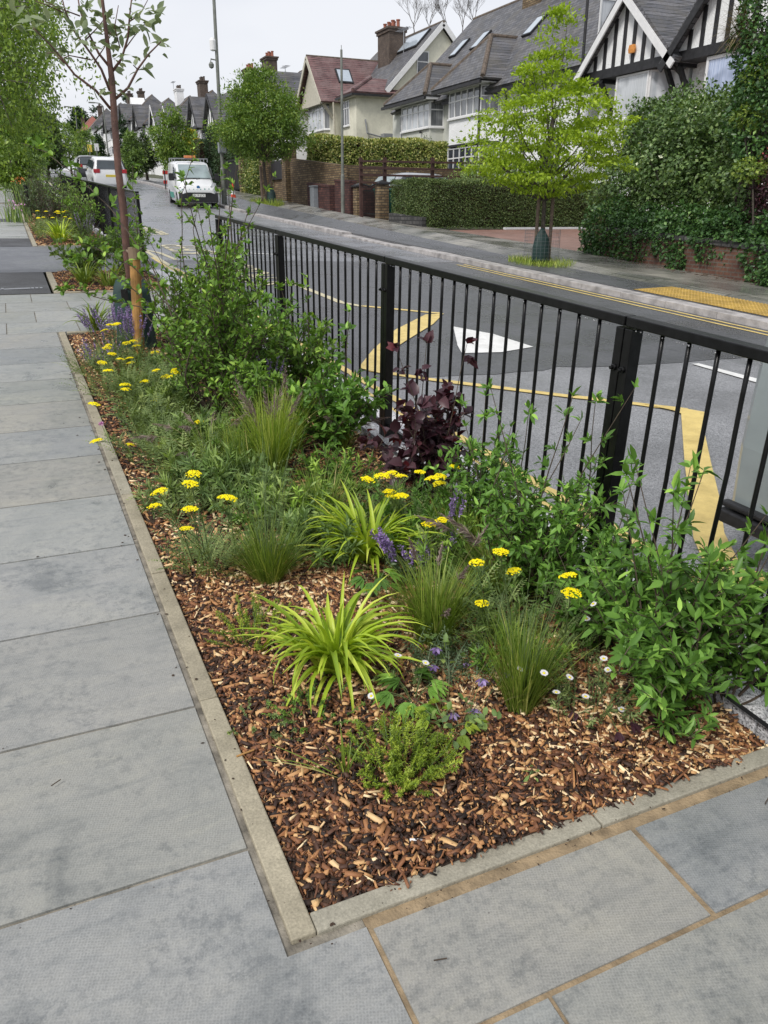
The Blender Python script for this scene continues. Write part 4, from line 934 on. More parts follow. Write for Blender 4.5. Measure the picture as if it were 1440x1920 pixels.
# ---- the row beyond: generic semi-detached houses with gables and bays, each its own house
def row_house(y0, y1, wall, roof, lab, gable='timber', chim=(.75,), zf=0.0, dx=0, pots='pot', hip=True, dormer=False, chmat='chimney_brick', seed=0, rh=4.6, bayside=.35):
    x = X0 + .3 + dx; g0 = gzf(21, (y0 + y1) / 2); ym_ = (y0 + y1) / 2; ze_ = g0 + 5.4 + zf; t = thing('semi_detached_house', lab, 'house', (x + 4, ym_, g0), 'houses stepping up the hill')
    mb = MB(); mb.box(x, x + 8.5, y0, y1, g0 - 8 * (y0 > 130) - 1, ze_); part('wall', mb, wall, t)
    rb = MB(); A = (x - .4, y0 - .3, ze_ - .1); B = (x - .4, y1 + .3, ze_ - .1); C_ = (x + 8.9, y1 + .3, ze_ - .1); D_ = (x + 8.9, y0 - .3, ze_ - .1); rz = ze_ + rh
    hp = 2.6 if hip else 0; R0 = (x + 4.25, y0 - .3 + hp, rz); R1 = (x + 4.25, y1 + .3 - hp, rz)
    slope(rb, [A, B, R1, R0], .14); slope(rb, [D_, C_, R1, R0], .14)
    if hip: slope(rb, [A, D_, R0], .14); slope(rb, [B, C_, R1], .14)
    else:
        gw = MB(); gw.prism([(x, y0 + .01, ze_), (x + 8.5, y0 + .01, ze_), (x + 4.25, y0 + .01, rz - .1)], (0, .3, 0)); part('gable_end', gw, wall, t)
    r = part('roof', rb, roof, t)
    rm = MB(); hline(rm, Vector(R0) + Z * .1, Vector(R1) + Z * .1, .12)
    if hip: 
        for a, b in ((A, R0), (B, R1)): hline(rm, Vector(a) + Z * .1, Vector(b) + Z * .1, .11)
    rm.build('ridge_tiles', M['ridge'], r)
    for c in chim: chimney(r, x + 4.25 - .8, y0 + (y1 - y0) * c, rz - 1.6, rz + 1.35, 1.0, 1.7, 5, chmat, pots)
    # front gable with bay below
    ya_, yb_ = y0 + (y1 - y0) * (bayside - .22), y0 + (y1 - y0) * (bayside + .22); yc = (ya_ + yb_) / 2; gx = x - .9; gh = 2.7
    if gable:
        mb = MB(); mb.prism([(gx + .1, ya_, ze_), (gx + .1, yb_, ze_), (gx + .1, yc, ze_ + gh)], (.4, 0, 0)); part('gable_wall', mb, 'roughcast' if gable != 'hung' else 'hung', t)
        rb = MB()
        for e in (ya_ - .35, yb_ + .35): slope(rb, [(gx - .25, e, ze_ - .45), (gx - .25, yc, ze_ + gh + .15), (x + 3, yc, ze_ + gh + .15), (x + .4, e, ze_ - .45)], .13)
        part('gable_roof', rb, roof, t); bb = MB()
        for e in (ya_ - .4, yb_ + .4): bb.beam((gx - .3, e, ze_ - .5), (gx - .3, yc, ze_ + gh + .1), .06, .26)
        part('bargeboard', bb, 'whitepaint' if gable == 'white' else 'timber', t)
        tb = MB(); tb.box(gx + .03, gx + .5, ya_ - .05, yb_ + .05, ze_ - .28, ze_ - .005)
        for i in range(1, 6):
            yy_ = ya_ + (yb_ - ya_) * i / 6; f = 1 - abs(yy_ - yc) / (yc - ya_); tb.box(gx + .05, gx + .098, yy_ - .08, yy_ + .08, ze_, ze_ + gh * f - .05)
        part('timber_framing', tb, 'timber', t)
    for zz_, c_ in ((ze_ - 1.9, 'pane'), (ze_ - 4.6, 'panedark')):
        bay(t, yb_ - .6, ya_ + .6, zz_, zz_ + 1.4, gx + .35, x, .5, 4, c_, 'whitewall' if wall != 'creamwall' else wall, zz_ - (1.25 if c_ == 'pane' else 1.6), ncols=1, tr=.3)
    yo = y0 + (y1 - y0) * (.78 if bayside < .5 else .2)
    window(t, (x, yo + .7, ze_ - 1.8), (0, -1, 0), (-1, 0, 0), 1.4, 1.2, 3, 'pane', .3); window(t, (x, yo + .7, ze_ - 4.4), (0, -1, 0), (-1, 0, 0), 1.2, 1.5, 2, 'panedark', .3)
    window(t, (x + 3, y0, ze_ - 1.8), (1, 0, 0), (0, -1, 0), .9, 1.1, 1, 'panedark', .3)
    if dormer:
        dm = MB(); dm.box(x + 1.2, x + 3.4, ym_ - 1.1, ym_ + 1.1, ze_ + 1.2, ze_ + 3.0); dm.prism([(x + 1.2, ym_ - 1.25, ze_ + 3.0), (x + 1.2, ym_ + 1.25, ze_ + 3.0), (x + 1.2, ym_, ze_ + 4.3)], (2.4, 0, 0)); d_ = part('dormer', dm, 'whitewall', t)
        window(t, (x + 1.2, ym_ + .8, ze_ + 1.7), (0, -1, 0), (-1, 0, 0), 1.6, 1.1, 2, 'pane', 0)
    return t
row_house(64.5, 76.5, 'whitewall', 'tile', 'white house with black timbered gable half hidden by the street tree', 'timber', (), zf=-.2, bayside=.25, rh=3.9)
row_house(78, 91, 'whitewall', 'tile', 'white house with two tall red potted chimneys left of the street tree', 'timber', (.2, .74), zf=-.2, bayside=.75, rh=4.0)
row_house(93, 104, 'whitewall', 'tile', 'white house with wide white bay windows behind the camera column', 'timber', (), zf=-.2, bayside=.3, rh=3.9)
row_house(105.5, 116, 'whitewall', 'tile', 'white house with pale bargeboards and one sooty chimney', 'white', (.4,), zf=0, bayside=.7, pots='potdark', rh=4.2)
row_house(119, 131, 'whitewall', 'tile', 'white house whose painted chimney carries sooty pots beside a rooftop aerial', 'white', (.5,), bayside=.3, chmat='whitewall', pots='potdark', zf=.4, rh=4.0)
row_house(135, 147, 'whitewall', 'tile', 'white house with plain dark roof before the one with a dormer', 'timber', (), bayside=.3, zf=1.2, rh=3.9)
row_house(150, 164, 'whitewall', 'tile', 'white house with a small white dormer poking out of its roof', 'timber', (.65,), bayside=.3, dormer=True, pots='potdark', zf=2.6, rh=4.2)
row_house(169, 184, 'whitewall', 'tile', 'white house with hipped grey roof right behind the sapling trunk', 'timber', (.3,), bayside=.7, pots='potdark', zf=3.4)
row_house(190, 208, 'whitewall', 'tile', 'white house with broad grey hipped roof left of the sapling trunk', None, (), pots='potdark', zf=5.0)
row_house(216, 236, 'whitewall', 'tile', 'distant white house with dark roof before the red roofed one', None, (.5,), pots='potdark', zf=6.4)
row_house(262, 290, 'creamwall', 'tilebright', 'farthest house with a bright red tiled roof', None, (.8,), pots='potdark', zf=8.5, dx=1, rh=5)
# television aerials
def aerial(p, lab, h=1.6):
    t = thing('television_aerial', lab, 'aerial', p); mb = MB(); p = Vector(p)
    mb.tube([p, p + Z * h], .03, 5); part('mast', mb, 'galv', t); mb = MB(); mb.tube([p + Vector((0, -.9, h)), p + Vector((0, .9, h + .2))], .02, 4)
    for i in range(7): mb.tube([p + Vector((-.25, -.8 + i * .26, h)), p + Vector((.25, -.8 + i * .26, h))], .014, 4)
    part('boom', mb, 'galv', t)
for u, v, x, lab in ((757, 75, 25.5, 'thin aerial behind the cream house chimney'), (215, 340 / 3 + 1, 24.5, 'aerial on the roof left of the tall chimney pair'), (535, 135, 25, 'tilted aerial on the roof above the street tree'), (325, 160, 25, 'aerial standing above the distant row of roofs')):
    aerial(AX(u, v, x) - Z * (1.2 if u != 757 else 1.0), lab)

# ---- walls, pillars, gate, fence, hedge supports on the far pavement
def wall_thing(name, lab, cat, p, q, h, th, mat, cap=None, h2=None):
    p = Vector(p); q = Vector(q); t = thing(name, lab, cat, ((p.x + q.x) / 2, (p.y + q.y) / 2, gzf((p.x + q.x) / 2, (p.y + q.y) / 2)))
    h2 = h if h2 is None else h2; d = (q - p).normalized(); n = Vector((-d.y, d.x, 0)) * th / 2
    a = Vector((p.x, p.y, gzf(p.x, p.y, -.1))); b = Vector((q.x, q.y, gzf(q.x, q.y, -.1)))
    mb = MB(); vs = [a - n, b - n, b + n, a + n, a - n + Z * (h + .1), b - n + Z * (h2 + .1), b + n + Z * (h2 + .1), a + n + Z * (h + .1)]
    mb.add(vs, [(3, 2, 1, 0), (4, 5, 6, 7), (0, 1, 5, 4), (1, 2, 6, 5), (2, 3, 7, 6), (3, 0, 4, 7)]); part('brickwork', mb, mat, t)
    if cap:
        mb = MB(); n2 = n * 1.25; k = Z * .09; vs = [a - n2 + Z * (h + .1), b - n2 + Z * (h2 + .1), b + n2 + Z * (h2 + .1), a + n2 + Z * (h + .1)]; vs += [v + k for v in vs]
        mb.add(vs, [(3, 2, 1, 0), (4, 5, 6, 7), (0, 1, 5, 4), (1, 2, 6, 5), (2, 3, 7, 6), (3, 0, 4, 7)]); part('coping', mb, cap, t)
    return t
wall_thing('brick_wall', 'low red brick wall under the bramble thicket by the far pavement', 'wall', (12.75, 15.2, 0), (12.2, 9.2, 0), .56, .24, 'orange_brick', 'stonewall')
wall_thing('brick_wall', 'tall yellow brown brick wall below the variegated hedge', 'wall', (13.05, 39.4, 0), (13.35, 33.4, 0), 2.05, .3, 'brown_brick', None, 1.9)
wall_thing('brick_wall', 'brown brick wall running back towards the houses behind the silver car', 'wall', (13.4, 33.9, 0), (20.6, 35.2, 0), 1.9, .25, 'brown_brick')
wall_thing('brick_wall', 'dark red brick wall behind the grey cabinet', 'wall', (12.85, 36.5, 0), (12.85, 33.6, 0), 1.0, .24, 'red_brick', 'red_brick')
wall_thing('brick_wall', 'short dark red brick wall right behind the plain green grey column', 'wall', (12.9, 33.1, 0), (12.9, 31.3, 0), 1.25, .24, 'red_brick', 'red_brick')
def pillar(lab, x, y, h, w, mat, cap='timber', capw=1.3, cone=True):
    t = thing('gate_pillar', lab, 'pillar', (x, y, gzf(x, y))); g0 = gzf(x, y, -.1); mb = MB(); mb.box(x - w / 2, x + w / 2, y - w / 2, y + w / 2, g0, g0 + h); part('brickwork', mb, mat, t)
    mb = MB(); c = w * capw / 2; b = [(x - c, y - c, g0 + h), (x + c, y - c, g0 + h), (x + c, y + c, g0 + h), (x - c, y + c, g0 + h)]
    mb.add(b + [(p[0], p[1], p[2] + .06) for p in b] + [(x, y, g0 + h + (.17 if cone else .1))], [(3, 2, 1, 0), (0, 1, 5, 4), (1, 2, 6, 5), (2, 3, 7, 6), (3, 0, 4, 7), (4, 5, 8), (5, 6, 8), (6, 7, 8), (7, 4, 8)]); part('capstone', mb, cap, t)
pillar('stock brick gate pillar left of the green bin', 13.05, 31.0, 1.2, .42, 'brown_brick'); pillar('stock brick gate pillar between the green and blue bins', 12.95, 28.6, 1.35, .4, 'brown_brick')
pillar('tall brick pillar with worn top just left of the street tree trunk', 12.9, 43.6, 2.9, .55, 'brown_brick', 'brown_brick', 1.05, False); pillar('tall brick pillar just right of the street tree trunk', 13.05, 40.0, 2.75, .6, 'brown_brick', 'brown_brick', 1.02, False)
pillar('narrow brick pillar at the end of the dark gate behind the traffic cone', 12.9, 48.3, 1.9, .4, 'brown_brick', 'brown_brick', 1.02, False)
t = thing('railing_gate', 'black iron driveway gate with spiked top between the brick pillars', 'gate', (13, 29.8, gzf(13, 29.8)))
mb = MB(); g0 = gzf(13, 29.8)
for z in (.12, .95): mb.beam((13, 28.85, g0 + z), (13, 30.75, g0 + z + .08), .03, .04)
part('gate_frame', mb, 'black', t); mb = MB()
for i in range(17):
    y = 28.95 + i * .11; zt = 1.12 + .12 * abs(i - 8) / 8; mb.tube([(13, y, g0 + .05), (13, y, g0 + zt)], [.011, .011], 5); mb.lathe((13, y, g0 + zt), [(.012, 0), (.028, .03), (.002, .1)], 6)
part('spiked_bars', mb, 'black', t)
def bin_(lab, x, y, mat):
    t = thing('wheelie_bin', lab, 'bin', (x, y, gzf(x, y))); g0 = gzf(x, y); mb = MB()
    a = [(x - .24, y - .24), (x + .24, y - .24), (x + .24, y + .24), (x - .24, y + .24)]; s = 1.22
    vs = [(p[0], p[1], g0 + .08) for p in a] + [(x + (p[0] - x) * s, y + (p[1] - y) * s, g0 + 1.0) for p in a]
    mb.add(vs, [(3, 2, 1, 0), (4, 5, 6, 7), (0, 1, 5, 4), (1, 2, 6, 5), (2, 3, 7, 6), (3, 0, 4, 7)]); part('body', mb, mat, t, .02)
    mb = MB(); mb.obox((x, y, g0 + 1.05), (.33, 0, 0), (0, .32, 0), (.0, 0, .04)); part('lid', mb, mat, t, .02)
    mb = MB(); mb.tube([(x + .3, y - .3, g0 + .1), (x + .3, y + .3, g0 + .1)], .1, 10); part('wheel', mb, 'tyre', t)
bin_('green wheelie bin behind the spiked iron gate', 13.7, 30.1, 'bingreen'); bin_('blue wheelie bin at the end of the clipped hedge', 13.5, 27.6, 'binblue')
bin_('second green wheelie bin tucked behind the gate bars', 13.75, 29.4, 'bingreen')
# timber trellis fence behind
t = thing('rail_fence', 'open dark red timber rail fence in front of the silver car', 'fence', (14.5, 28.6, gzf(14.5, 28.6)))
mb = MB()
for v in (301, 314, 327, 341): mb.beam(AY(674, v + 1, 28.6), AY(950, v + 6, 28.6), .05, .07)
part('rail', mb, 'fencewood', t)
for u in (677, 722, 812, 905):
    q = AY(u, 298, 28.66); mb = MB(); mb.box(q.x - .06, q.x + .06, 28.64, 28.74, gzf(q.x, 28.7, -.1), q.z + .05); part('post', mb, 'fencewood', t)
# dark gate behind cone
t = thing('board_gate', 'dark grey boarded driveway gate behind the traffic cone', 'gate', (13, 51, gzf(13, 51)))
mb = MB(); g0 = gzf(13, 51); 
for i in range(14): mb.box(13.25, 13.3, 48.6 + i * .42, 48.6 + i * .42 + .405, g0, g0 + 1.65)
part('boards', mb, 'gateblack', t); mb = MB(); mb.box(13.2, 13.35, 48.55, 54.6, g0 + 1.65, g0 + 1.75); part('top_rail', mb, 'gateblack', t)
t = thing('side_gate', 'dark metal side gate between the two tall brick pillars', 'gate', (13.1, 42, gzf(13, 42))); g0 = gzf(13, 42); mb = MB(); mb.box(13.1, 13.16, 40.35, 43.3, g0 + 1.0, g0 + 1.9); part('panel', mb, 'gateblack', t)
mb = MB(); mb.box(13.2, 13.4, 40.3, 43.3, g0 - .2, g0 + 1.1); part('brick_infill', mb, 'brown_brick', t)
t = thing('service_cabinet', 'grey metal service cabinet against the dark red wall', 'cabinet', (12.6, 35.3, gzf(12.6, 35.3))); g0 = gzf(12.6, 35.3)
mb = MB(); mb.box(12.5, 12.72, 35.0, 35.5, g0, g0 + .95); part('box', mb, 'cabinet', t, .01); mb = MB(); mb.box(12.47, 12.75, 34.96, 35.54, g0 + .95, g0 + 1.0); part('lid', mb, 'cabinet', t, .01)
# leaning white post by the brick wall
t = thing('gate_post', 'leaning post with peeling white paint beside the low brick wall', 'post', G(1400, 500)); a = G(1396, 492); b = AX(1411, 428, a.x - .1)
mb = MB(); mb.beam(a, b, .11, .11, up=(1, 0, 0)); part('post_face', mb, 'peel', t); mb = MB(); mb.beam(a + Vector((.09, 0, 0)), b + Vector((.09, -.03, .03)), .06, .13, up=(1, 0, 0)); part('post_back', mb, 'galv', t)

# ---- street columns
def column(lab, base, top, r0, r1, extras=None, name='street_column'):
    t = thing(name, lab, 'column', base); base = Vector(base); top = Vector(top); d = top - base
    mb = MB(); mb.tube([base - Z * .2, base + d * (1.5 / d.length)], r0, 12); mb.tube([base + d * (1.5 / d.length), base + d * (1.56 / d.length)], [r0, r1], 12); part('base_section', mb, 'steel', t)
    mb = MB(); mb.tube([base + d * (1.5 / d.length), top], [r1, r1 * .8], 12); part('shaft', mb, 'steel', t); return t
b = G(421, 383); tp = AY(398, -60, b.y); t = column('tall camera column standing beside the white van', b, tp, .12, .085)
mb = MB(); p = AY(416, 277, b.y); mb.box(p.x - .17, p.x + .17, p.y - .17, p.y + .1, p.z - .22, p.z + .22); part('control_box', mb, 'cabinet', t, .02)
mb = MB(); p = AY(399, 85, b.y); mb.lathe((p.x, p.y, p.z - .22), [(.05, 0), (.13, .04), (.14, .4), (.08, .5)], 12); part('sensor_box', mb, 'conewhite', t, .0)
mb = MB(); p = AY(396, 118, b.y); mb.tube([(p.x + .25, p.y, p.z + .12), (p.x, p.y, p.z + .15), (p.x - .02, p.y, p.z)], .03, 6); mb.lathe((p.x, p.y, p.z - .22), [(.02, 0), (.1, .05), (.12, .16), (.06, .25)], 12); part('dome_camera', mb, 'steel', t)
b = G(643, 405); tp = AY(640, 93, b.y); t = column('plain green grey column in front of the dark red brick wall', b, tp, .075, .055)
mb = MB(); mb.tube([tp, tp + Z * .15], .012, 5); part('finial', mb, 'steel', t)
b = G(203, 292); 
for (ub, vb, ut, vt, lab, arm) in ((203, 293, 193, 199, 'thin street lamp with curved arm far up the hill', True), (148, 296, 141, 205, 'thin distant lamp post left of the white estate car', True)):
    y_ = 95 if ub > 180 else 125; b = AY(ub, vb, y_); b.z = gzf(b.x, b.y) ; tp = AY(ut, vt, y_); t = thing('street_lamp', lab, 'street lamp', b)
    mb = MB(); mb.tube([b, tp], .07, 6); part('pole', mb, 'steel', t); mb = MB(); mb.tube([tp, tp + Vector((-.3, 0, .25)), tp + Vector((-.9, 0, .3))], .05, 6); mb.obox(tp + Vector((-1.1, 0, .28)), (.3, 0, 0), (0, .1, 0), (0, 0, .06)); part('lamp_head', mb, 'steel', t)
for (u0, v0, v1, lab) in ((181, 300, 276, 'small white sign plate on a short grey pole beyond the estate car'), (168, 305, 278, 'small yellow plate on a thin pole left of the white sign plate')):
    b = AY(u0, v0, 70); b.z = gzf(b.x, b.y); tp = AY(u0, v1, 70); t = thing('parking_sign', lab, 'sign', b); mb = MB(); mb.tube([b, tp], .04, 6); part('pole', mb, 'steel', t)
    mb = MB(); mb.obox(tp, (.16, 0, 0), (0, .02, 0), (0, 0, .26)); part('plate', mb, 'conewhite' if u0 == 181 else 'plateyellow', t)

# ================================================================== VEHICLES
def loft(sections, mat, name, parent, smooth=True, sub=1):
    """sections: list of (y, [(x,z)...]) rings along the length (local space)"""
    mb = MB(); n = len(sections[0][1]); vs = []
    for y, ring in sections: vs += [(x, y, z) for x, z in ring]
    k = len(sections); fs = [(i * n + j, i * n + (j + 1) % n, (i + 1) * n + (j + 1) % n, (i + 1) * n + j) for i in range(k - 1) for j in range(n)]
    fs += [tuple(range(n))[::-1], tuple(range((k - 1) * n, k * n))]; mb.add(vs, fs); o = mb.build(name, M[mat], parent, smooth=smooth)
    return o
def vehicle(name, lab, cat, L_, W, Hh, body, prof, glass, mat='vanwhite', wheels=(.18, .8), wr=.32, group=None):
    """prof: list of (t along length 0 front..1 back, hood/roof height z, half width scale at top); front faces -Y"""
    t = thing(name, lab, cat, (0, 0, 0), group); secs = []
    for tt, z, zb_, ws, wt in prof:
        y = (tt - .5) * L_; w_ = W / 2 * ws; wtp = W / 2 * wt; zm = min(z * .62, .95)
        secs.append((y, [(-w_ * .96, zb_), (-w_, (zb_ + zm) / 2), (-w_, zm), (-wtp, z - .07 * (z > 1)), (-wtp * .82, z), (0, z + .02), (wtp * .82, z), (wtp, z - .07 * (z > 1)), (w_, zm), (w_, (zb_ + zm) / 2), (w_ * .96, zb_)]))
    o = loft(secs, mat, 'body', t); m = o.modifiers.new('b', 'BEVEL'); m.width = .03; m.segments = 2; m.limit_method = 'ANGLE'
    for s in (-1, 1):
        for q in wheels:
            y = (q - .5) * L_; mb = MB(); mb.tube([(s * (W / 2 - .2), y, wr), (s * (W / 2 + .01), y, wr)], wr, 18); w_ = mb.build('wheel', M['tyre'], t)
            mb = MB(); mb.tube([(s * (W / 2), y, wr), (s * (W / 2 + .022), y, wr)], [wr * .62, wr * .5], 12); mb.build('rim', M['rim'], w_)
    for nm, poly, mt in glass:
        mb = MB(); mb.prism(poly[0], poly[1]); mb.build(nm, M[mt], t)
    return t
# white van
VL, VW, VH = 4.4, 1.72, 1.86
van = vehicle('delivery_van', 'white compact van with green prints and roof bars parked facing the camera', 'van', VL, VW, VH, None,
    [(0, .72, .3, .82, .7), (.02, .86, .2, .93, .82), (.10, 1.02, .2, 1, .88), (.19, 1.12, .2, 1, .9), (.36, 1.72, .2, 1, .84), (.42, 1.82, .2, 1, .86), (.7, 1.86, .2, 1, .87), (.95, 1.84, .2, 1, .86), (1, 1.7, .3, .98, .84)],
    [('windscreen', ([(-.69, -1.34, 1.17), (.69, -1.34, 1.17), (.62, -.66, 1.70), (-.62, -.66, 1.70)], (0, -.03, .03)), 'carglasspale')])
mb = MB(); mb.prism([(-.80, -2.17, .22), (.80, -2.17, .22), (.82, -2.17, .52), (.5, -2.19, .62), (-.5, -2.19, .62), (-.82, -2.17, .52)], (0, -.07, 0)); mb.box(-.83, -.7, -2.2, -1.9, .22, .6); mb.box(.7, .83, -2.2, -1.9, .22, .6); part('bumper', mb, 'blackmatt', van, .02)
mb = MB(); mb.obox((0, -2.255, .50), (.27, 0, 0), (0, .008, 0), (0, 0, .06)); pl = part('number_plate', mb, 'plate', van)
tx = text_mesh('BL19 JCX', .12, M['ink'], 'plate_text', pl, 0); tx.location = (0, -2.266, .50); tx.rotation_euler = (pi / 2, 0, 0)
for s in (-1, 1):
    mb = MB(); mb.prism([(s * .52, -2.12, .84), (s * .78, -2.0, .80), (s * .80, -1.78, .96), (s * .62, -1.95, 1.0)], (s * .02, -.05, .03)); part('headlight', mb, 'lamp', van)
    mb = MB(); mb.obox((s * 1.0, -1.18, 1.22), (.11, 0, 0), (0, .06, 0), (0, 0, .15)); mb.beam((s * .8, -1.15, 1.2), (s * .95, -1.17, 1.2), .05, .05); part('wing_mirror', mb, 'blackmatt', van, .02)
    mb = MB(); mb.prism([(s * .862, -1.12, 1.14), (s * .862, -.42, 1.14), (s * .80, -.42, 1.62), (s * .80, -.72, 1.62)], (s * .012, 0, 0)); part('side_window', mb, 'carglass', van)
mb = MB(); mb.lathe((0, -2.17, .80), [(.001, 0), (.06, 0), (.06, .03), (.001, .03)], 12)
mb = MB(); mb.tube([(0, -2.13, .83), (0, -2.17, .83)], .07, 14); part('badge', mb, 'blueb', van)
mb = MB()
for i in range(26):
    x = -.75 + i * .06; z = .70 + .05 * sin(i * 2.3); mb.obox((x, -2.19 + .1 * abs(x) ** 3, z), (.022, 0, 0), (0, .006, 0), (0, 0, .014 + .01 * (i % 3)))
for i in range(5): mb.obox((-.862, -.2 + i * .4, .45), (.004, 0, 0), (0, .16, 0), (0, 0, .12))
part('green_print', mb, 'teal', van)
mb = MB(); mb.beam((-.55, -1.42, 1.12), (.05, -1.36, 1.18), .02, .02); mb.beam((.05, -1.42, 1.13), (.55, -1.2, 1.3), .02, .02); part('wiper', mb, 'ink', van)
mb = MB()
for y in (-.5, .6, 1.6): mb = MB(); mb.beam((-.72, y, 1.97), (.72, y, 1.97), .05, .04); mb.box(-.74, -.7, y - .03, y + .03, 1.83, 1.99); mb.box(.7, .74, y - .03, y + .03, 1.83, 1.99); part('roof_bar', mb, 'galv', van)
mb = MB(); mb.obox((-.05, -.5, 2.04), (.25, 0, 0), (0, .08, 0), (0, 0, .05)); part('beacon', mb, 'orangelamp', van, .02)
a = G(398, 388, RD); van.location = (farx(40) - 1.0, 40.2, gzf(8, 40, RD)); van.rotation_euler = (atan2(SL, 1), 0, radians(-4))
van.location = (7.85, 38.6, gzf(8, 38.6, RD))
# cars
def car(name, lab, mat, rear_amber=False, suv=True, group='cars parked up the hill'):
    t = vehicle(name, lab, 'car', 4.7, 1.8, 1.7, None,
        [(0, .62, .32, .84, .72), (.03, .82, .22, .95, .84), (.12, .92, .2, 1, .88), (.25, 1.0, .2, 1, .88), (.37, 1.55, .2, 1, .76), (.5, 1.66, .2, 1, .76), (.8, 1.66, .2, 1, .76), (.93, 1.58, .2, 1, .76), (.985, 1.0, .22, 1, .86), (1, .72, .3, .93, .85)],
        [('rear_window', ([(-.62, 2.10, 1.52), (.62, 2.10, 1.52), (.70, 2.24, 1.08), (-.70, 2.24, 1.08)], (0, .04, .01)), 'carglass'),
         ('windscreen', ([(-.68, -1.1, 1.06), (.68, -1.1, 1.06), (.60, -.66, 1.50), (-.60, -.66, 1.50)], (0, -.03, .02)), 'carglasspale')], mat, wheels=(.18, .79))
    for s in (-1, 1):
        mb = MB(); mb.prism([(s * .895, -.95, 1.06), (s * .895, 1.95, 1.08), (s * .79, 1.8, 1.5), (s * .77, -.45, 1.5)], (s * .012, 0, 0)); part('side_window', mb, 'carglass', t)
        mb = MB(); mb.obox((s * .72, 2.29, .98), (.17, 0, 0), (0, .04, 0), (0, 0, .1)); part('tail_light', mb, 'redlamp', t, .01)
        mb = MB(); mb.obox((s * .68, -2.2, .72), (.17, 0, 0), (0, .06, 0), (0, 0, .07)); part('headlight', mb, 'lamp', t, .01)
        mb = MB(); mb.obox((s * 1.0, -.8, 1.08), (.1, 0, 0), (0, .06, 0), (0, 0, .08)); part('wing_mirror', mb, mat, t, .01)
    mb = MB(); mb.obox((0, 2.345, .74), (.27, 0, 0), (0, .01, 0), (0, 0, .06)); part('number_plate', mb, 'plateyellow', t)
    mb = MB(); mb.obox((0, 2.28, .4), (.8, 0, 0), (0, .05, 0), (0, 0, .08)); part('bumper', mb, 'blackmatt', t, .02)
    return t
c1 = car('parked_car', 'white people carrier seen from behind on the hill', 'vanwhite'); b = G(205, 343, RD); b = AY(199, 343, 51.5); b.z = 0; c1.location = (b.x, b.y - .0, gzf(b.x, b.y, RD)); c1.rotation_euler = (-atan2(.075, 1), 0, pi + radians(1))
b1 = b
c2 = car('parked_car', 'black car beyond the white people carrier', 'carblack'); c2.location = (b.x + .5, b.y + 16, gzf(b.x, b.y + 16, RD)); c2.rotation_euler = (-atan2(SL, 1), 0, pi)
b = G(122, 308, RD); c3 = dup(c1, (4.9, 103, gzf(5, 103, RD)), 0, 'white car coming down the hill beyond the black car', None, rot=(atan2(SL, 1), 0, 0))
c4 = dup(c1, (.9, 93, gzf(0, 93, RD)), 0, 'white car at the left edge seen through the leaves', None, rot=(0, 0, radians(75)))
c5 = dup(c2, (2.7, 112, gzf(2, 112, RD)), 0, 'dark car parked under the left trees far up the hill', None, rot=(0, 0, radians(20)))
c6 = car('parked_car', 'silver car parked behind the open timber rail fence', 'carsilver', group=None); p = AY(745, 322, 31.2); c6.location = (AY(750, 330, 32.3).x, 32.3, p.z - 1.66); c6.rotation_euler = (0, 0, radians(-78))
q0 = AY(676, 347, 30.7); q1 = AY(800, 352, 30.7); wall_thing('brick_wall', 'low dark red wall hiding the lower half of the silver car', 'wall', (q0.x, 30.7, 0), (q1.x, 30.7, 0), q0.z - gzf(q0.x, 30.7), .2, 'red_brick')
if 'group' in c6: del c6['group']
# grey vehicle at the right edge
def grey_van():
    t = thing('grey_van', 'grey green van cut off by the right edge, black strip along its sill', 'van', (0, 0, 0))
    W, L_ = 1.8, 4.6; mb = MB(); prof = [(-.9, .30), (-.93, .62), (-.92, 1.05), (-.87, 1.34), (-.74, 1.86), (.74, 1.86), (.87, 1.34), (.92, 1.05), (.93, .62), (.9, .30)]
    secs = []
    for y, s, zt in ((0, .93, 1), (.06, 1, 1), (.5, 1, 1), (3.0, 1, 1), (3.6, 1, .75), (4.5, .97, .55), (4.6, .9, .5)): secs.append((-y, [(x * s, .30 + (z - .30) * zt) for x, z in prof]))
    loft(secs, 'vangrey', 'body', t, smooth=False)
    mb = MB(); mb.box(-.965, -.88, -4.4, -.02, .235, .30); mb.box(-.95, -.9, -4.4, -.02, .31, .34); mb.box(.88, .965, -4.4, -.02, .235, .30); part('sill_strip', mb, 'blackmatt', t, .01)
    mb = MB(); mb.box(-.75, .75, -4.4, -.1, .16, .3); part('underbody', mb, 'ink', t)
    for s in (-1, 1):
        for y in (-.85, -3.7):
            mb = MB(); mb.tube([(s * .7, y, .31), (s * .91, y, .31)], .31, 18); w_ = mb.build('wheel', M['tyre'], t); mb = MB(); mb.tube([(s * .905, y, .31), (s * .925, y, .31)], [.2, .16], 12); mb.build('rim', M['rim'], w_)
        mb = MB(); mb.obox((s * .62, .0, .78), (.1, 0, 0), (0, .012, 0), (0, 0, .06)); part('tail_light', mb, 'redlamp', t)
        mb = MB(); mb.prism([(s * .868, -.35, 1.38), (s * .868, -2.8, 1.38), (s * .775, -2.7, 1.76), (s * .775, -.4, 1.76)], (s * .015, 0, 0)); part('side_window', mb, 'carglass', t)
    mb = MB(); mb.prism([(-.72, .002, 1.36), (.72, .002, 1.36), (.58, .002, 1.76), (-.58, .002, 1.76)], (0, .012, 0)); part('rear_window', mb, 'carglass', t)
    return t
gv = grey_van(); gv.location = (3.90, 2.60, gzf(4, 2, RD) + .0); gv.rotation_euler = (SL, 0, radians(3))

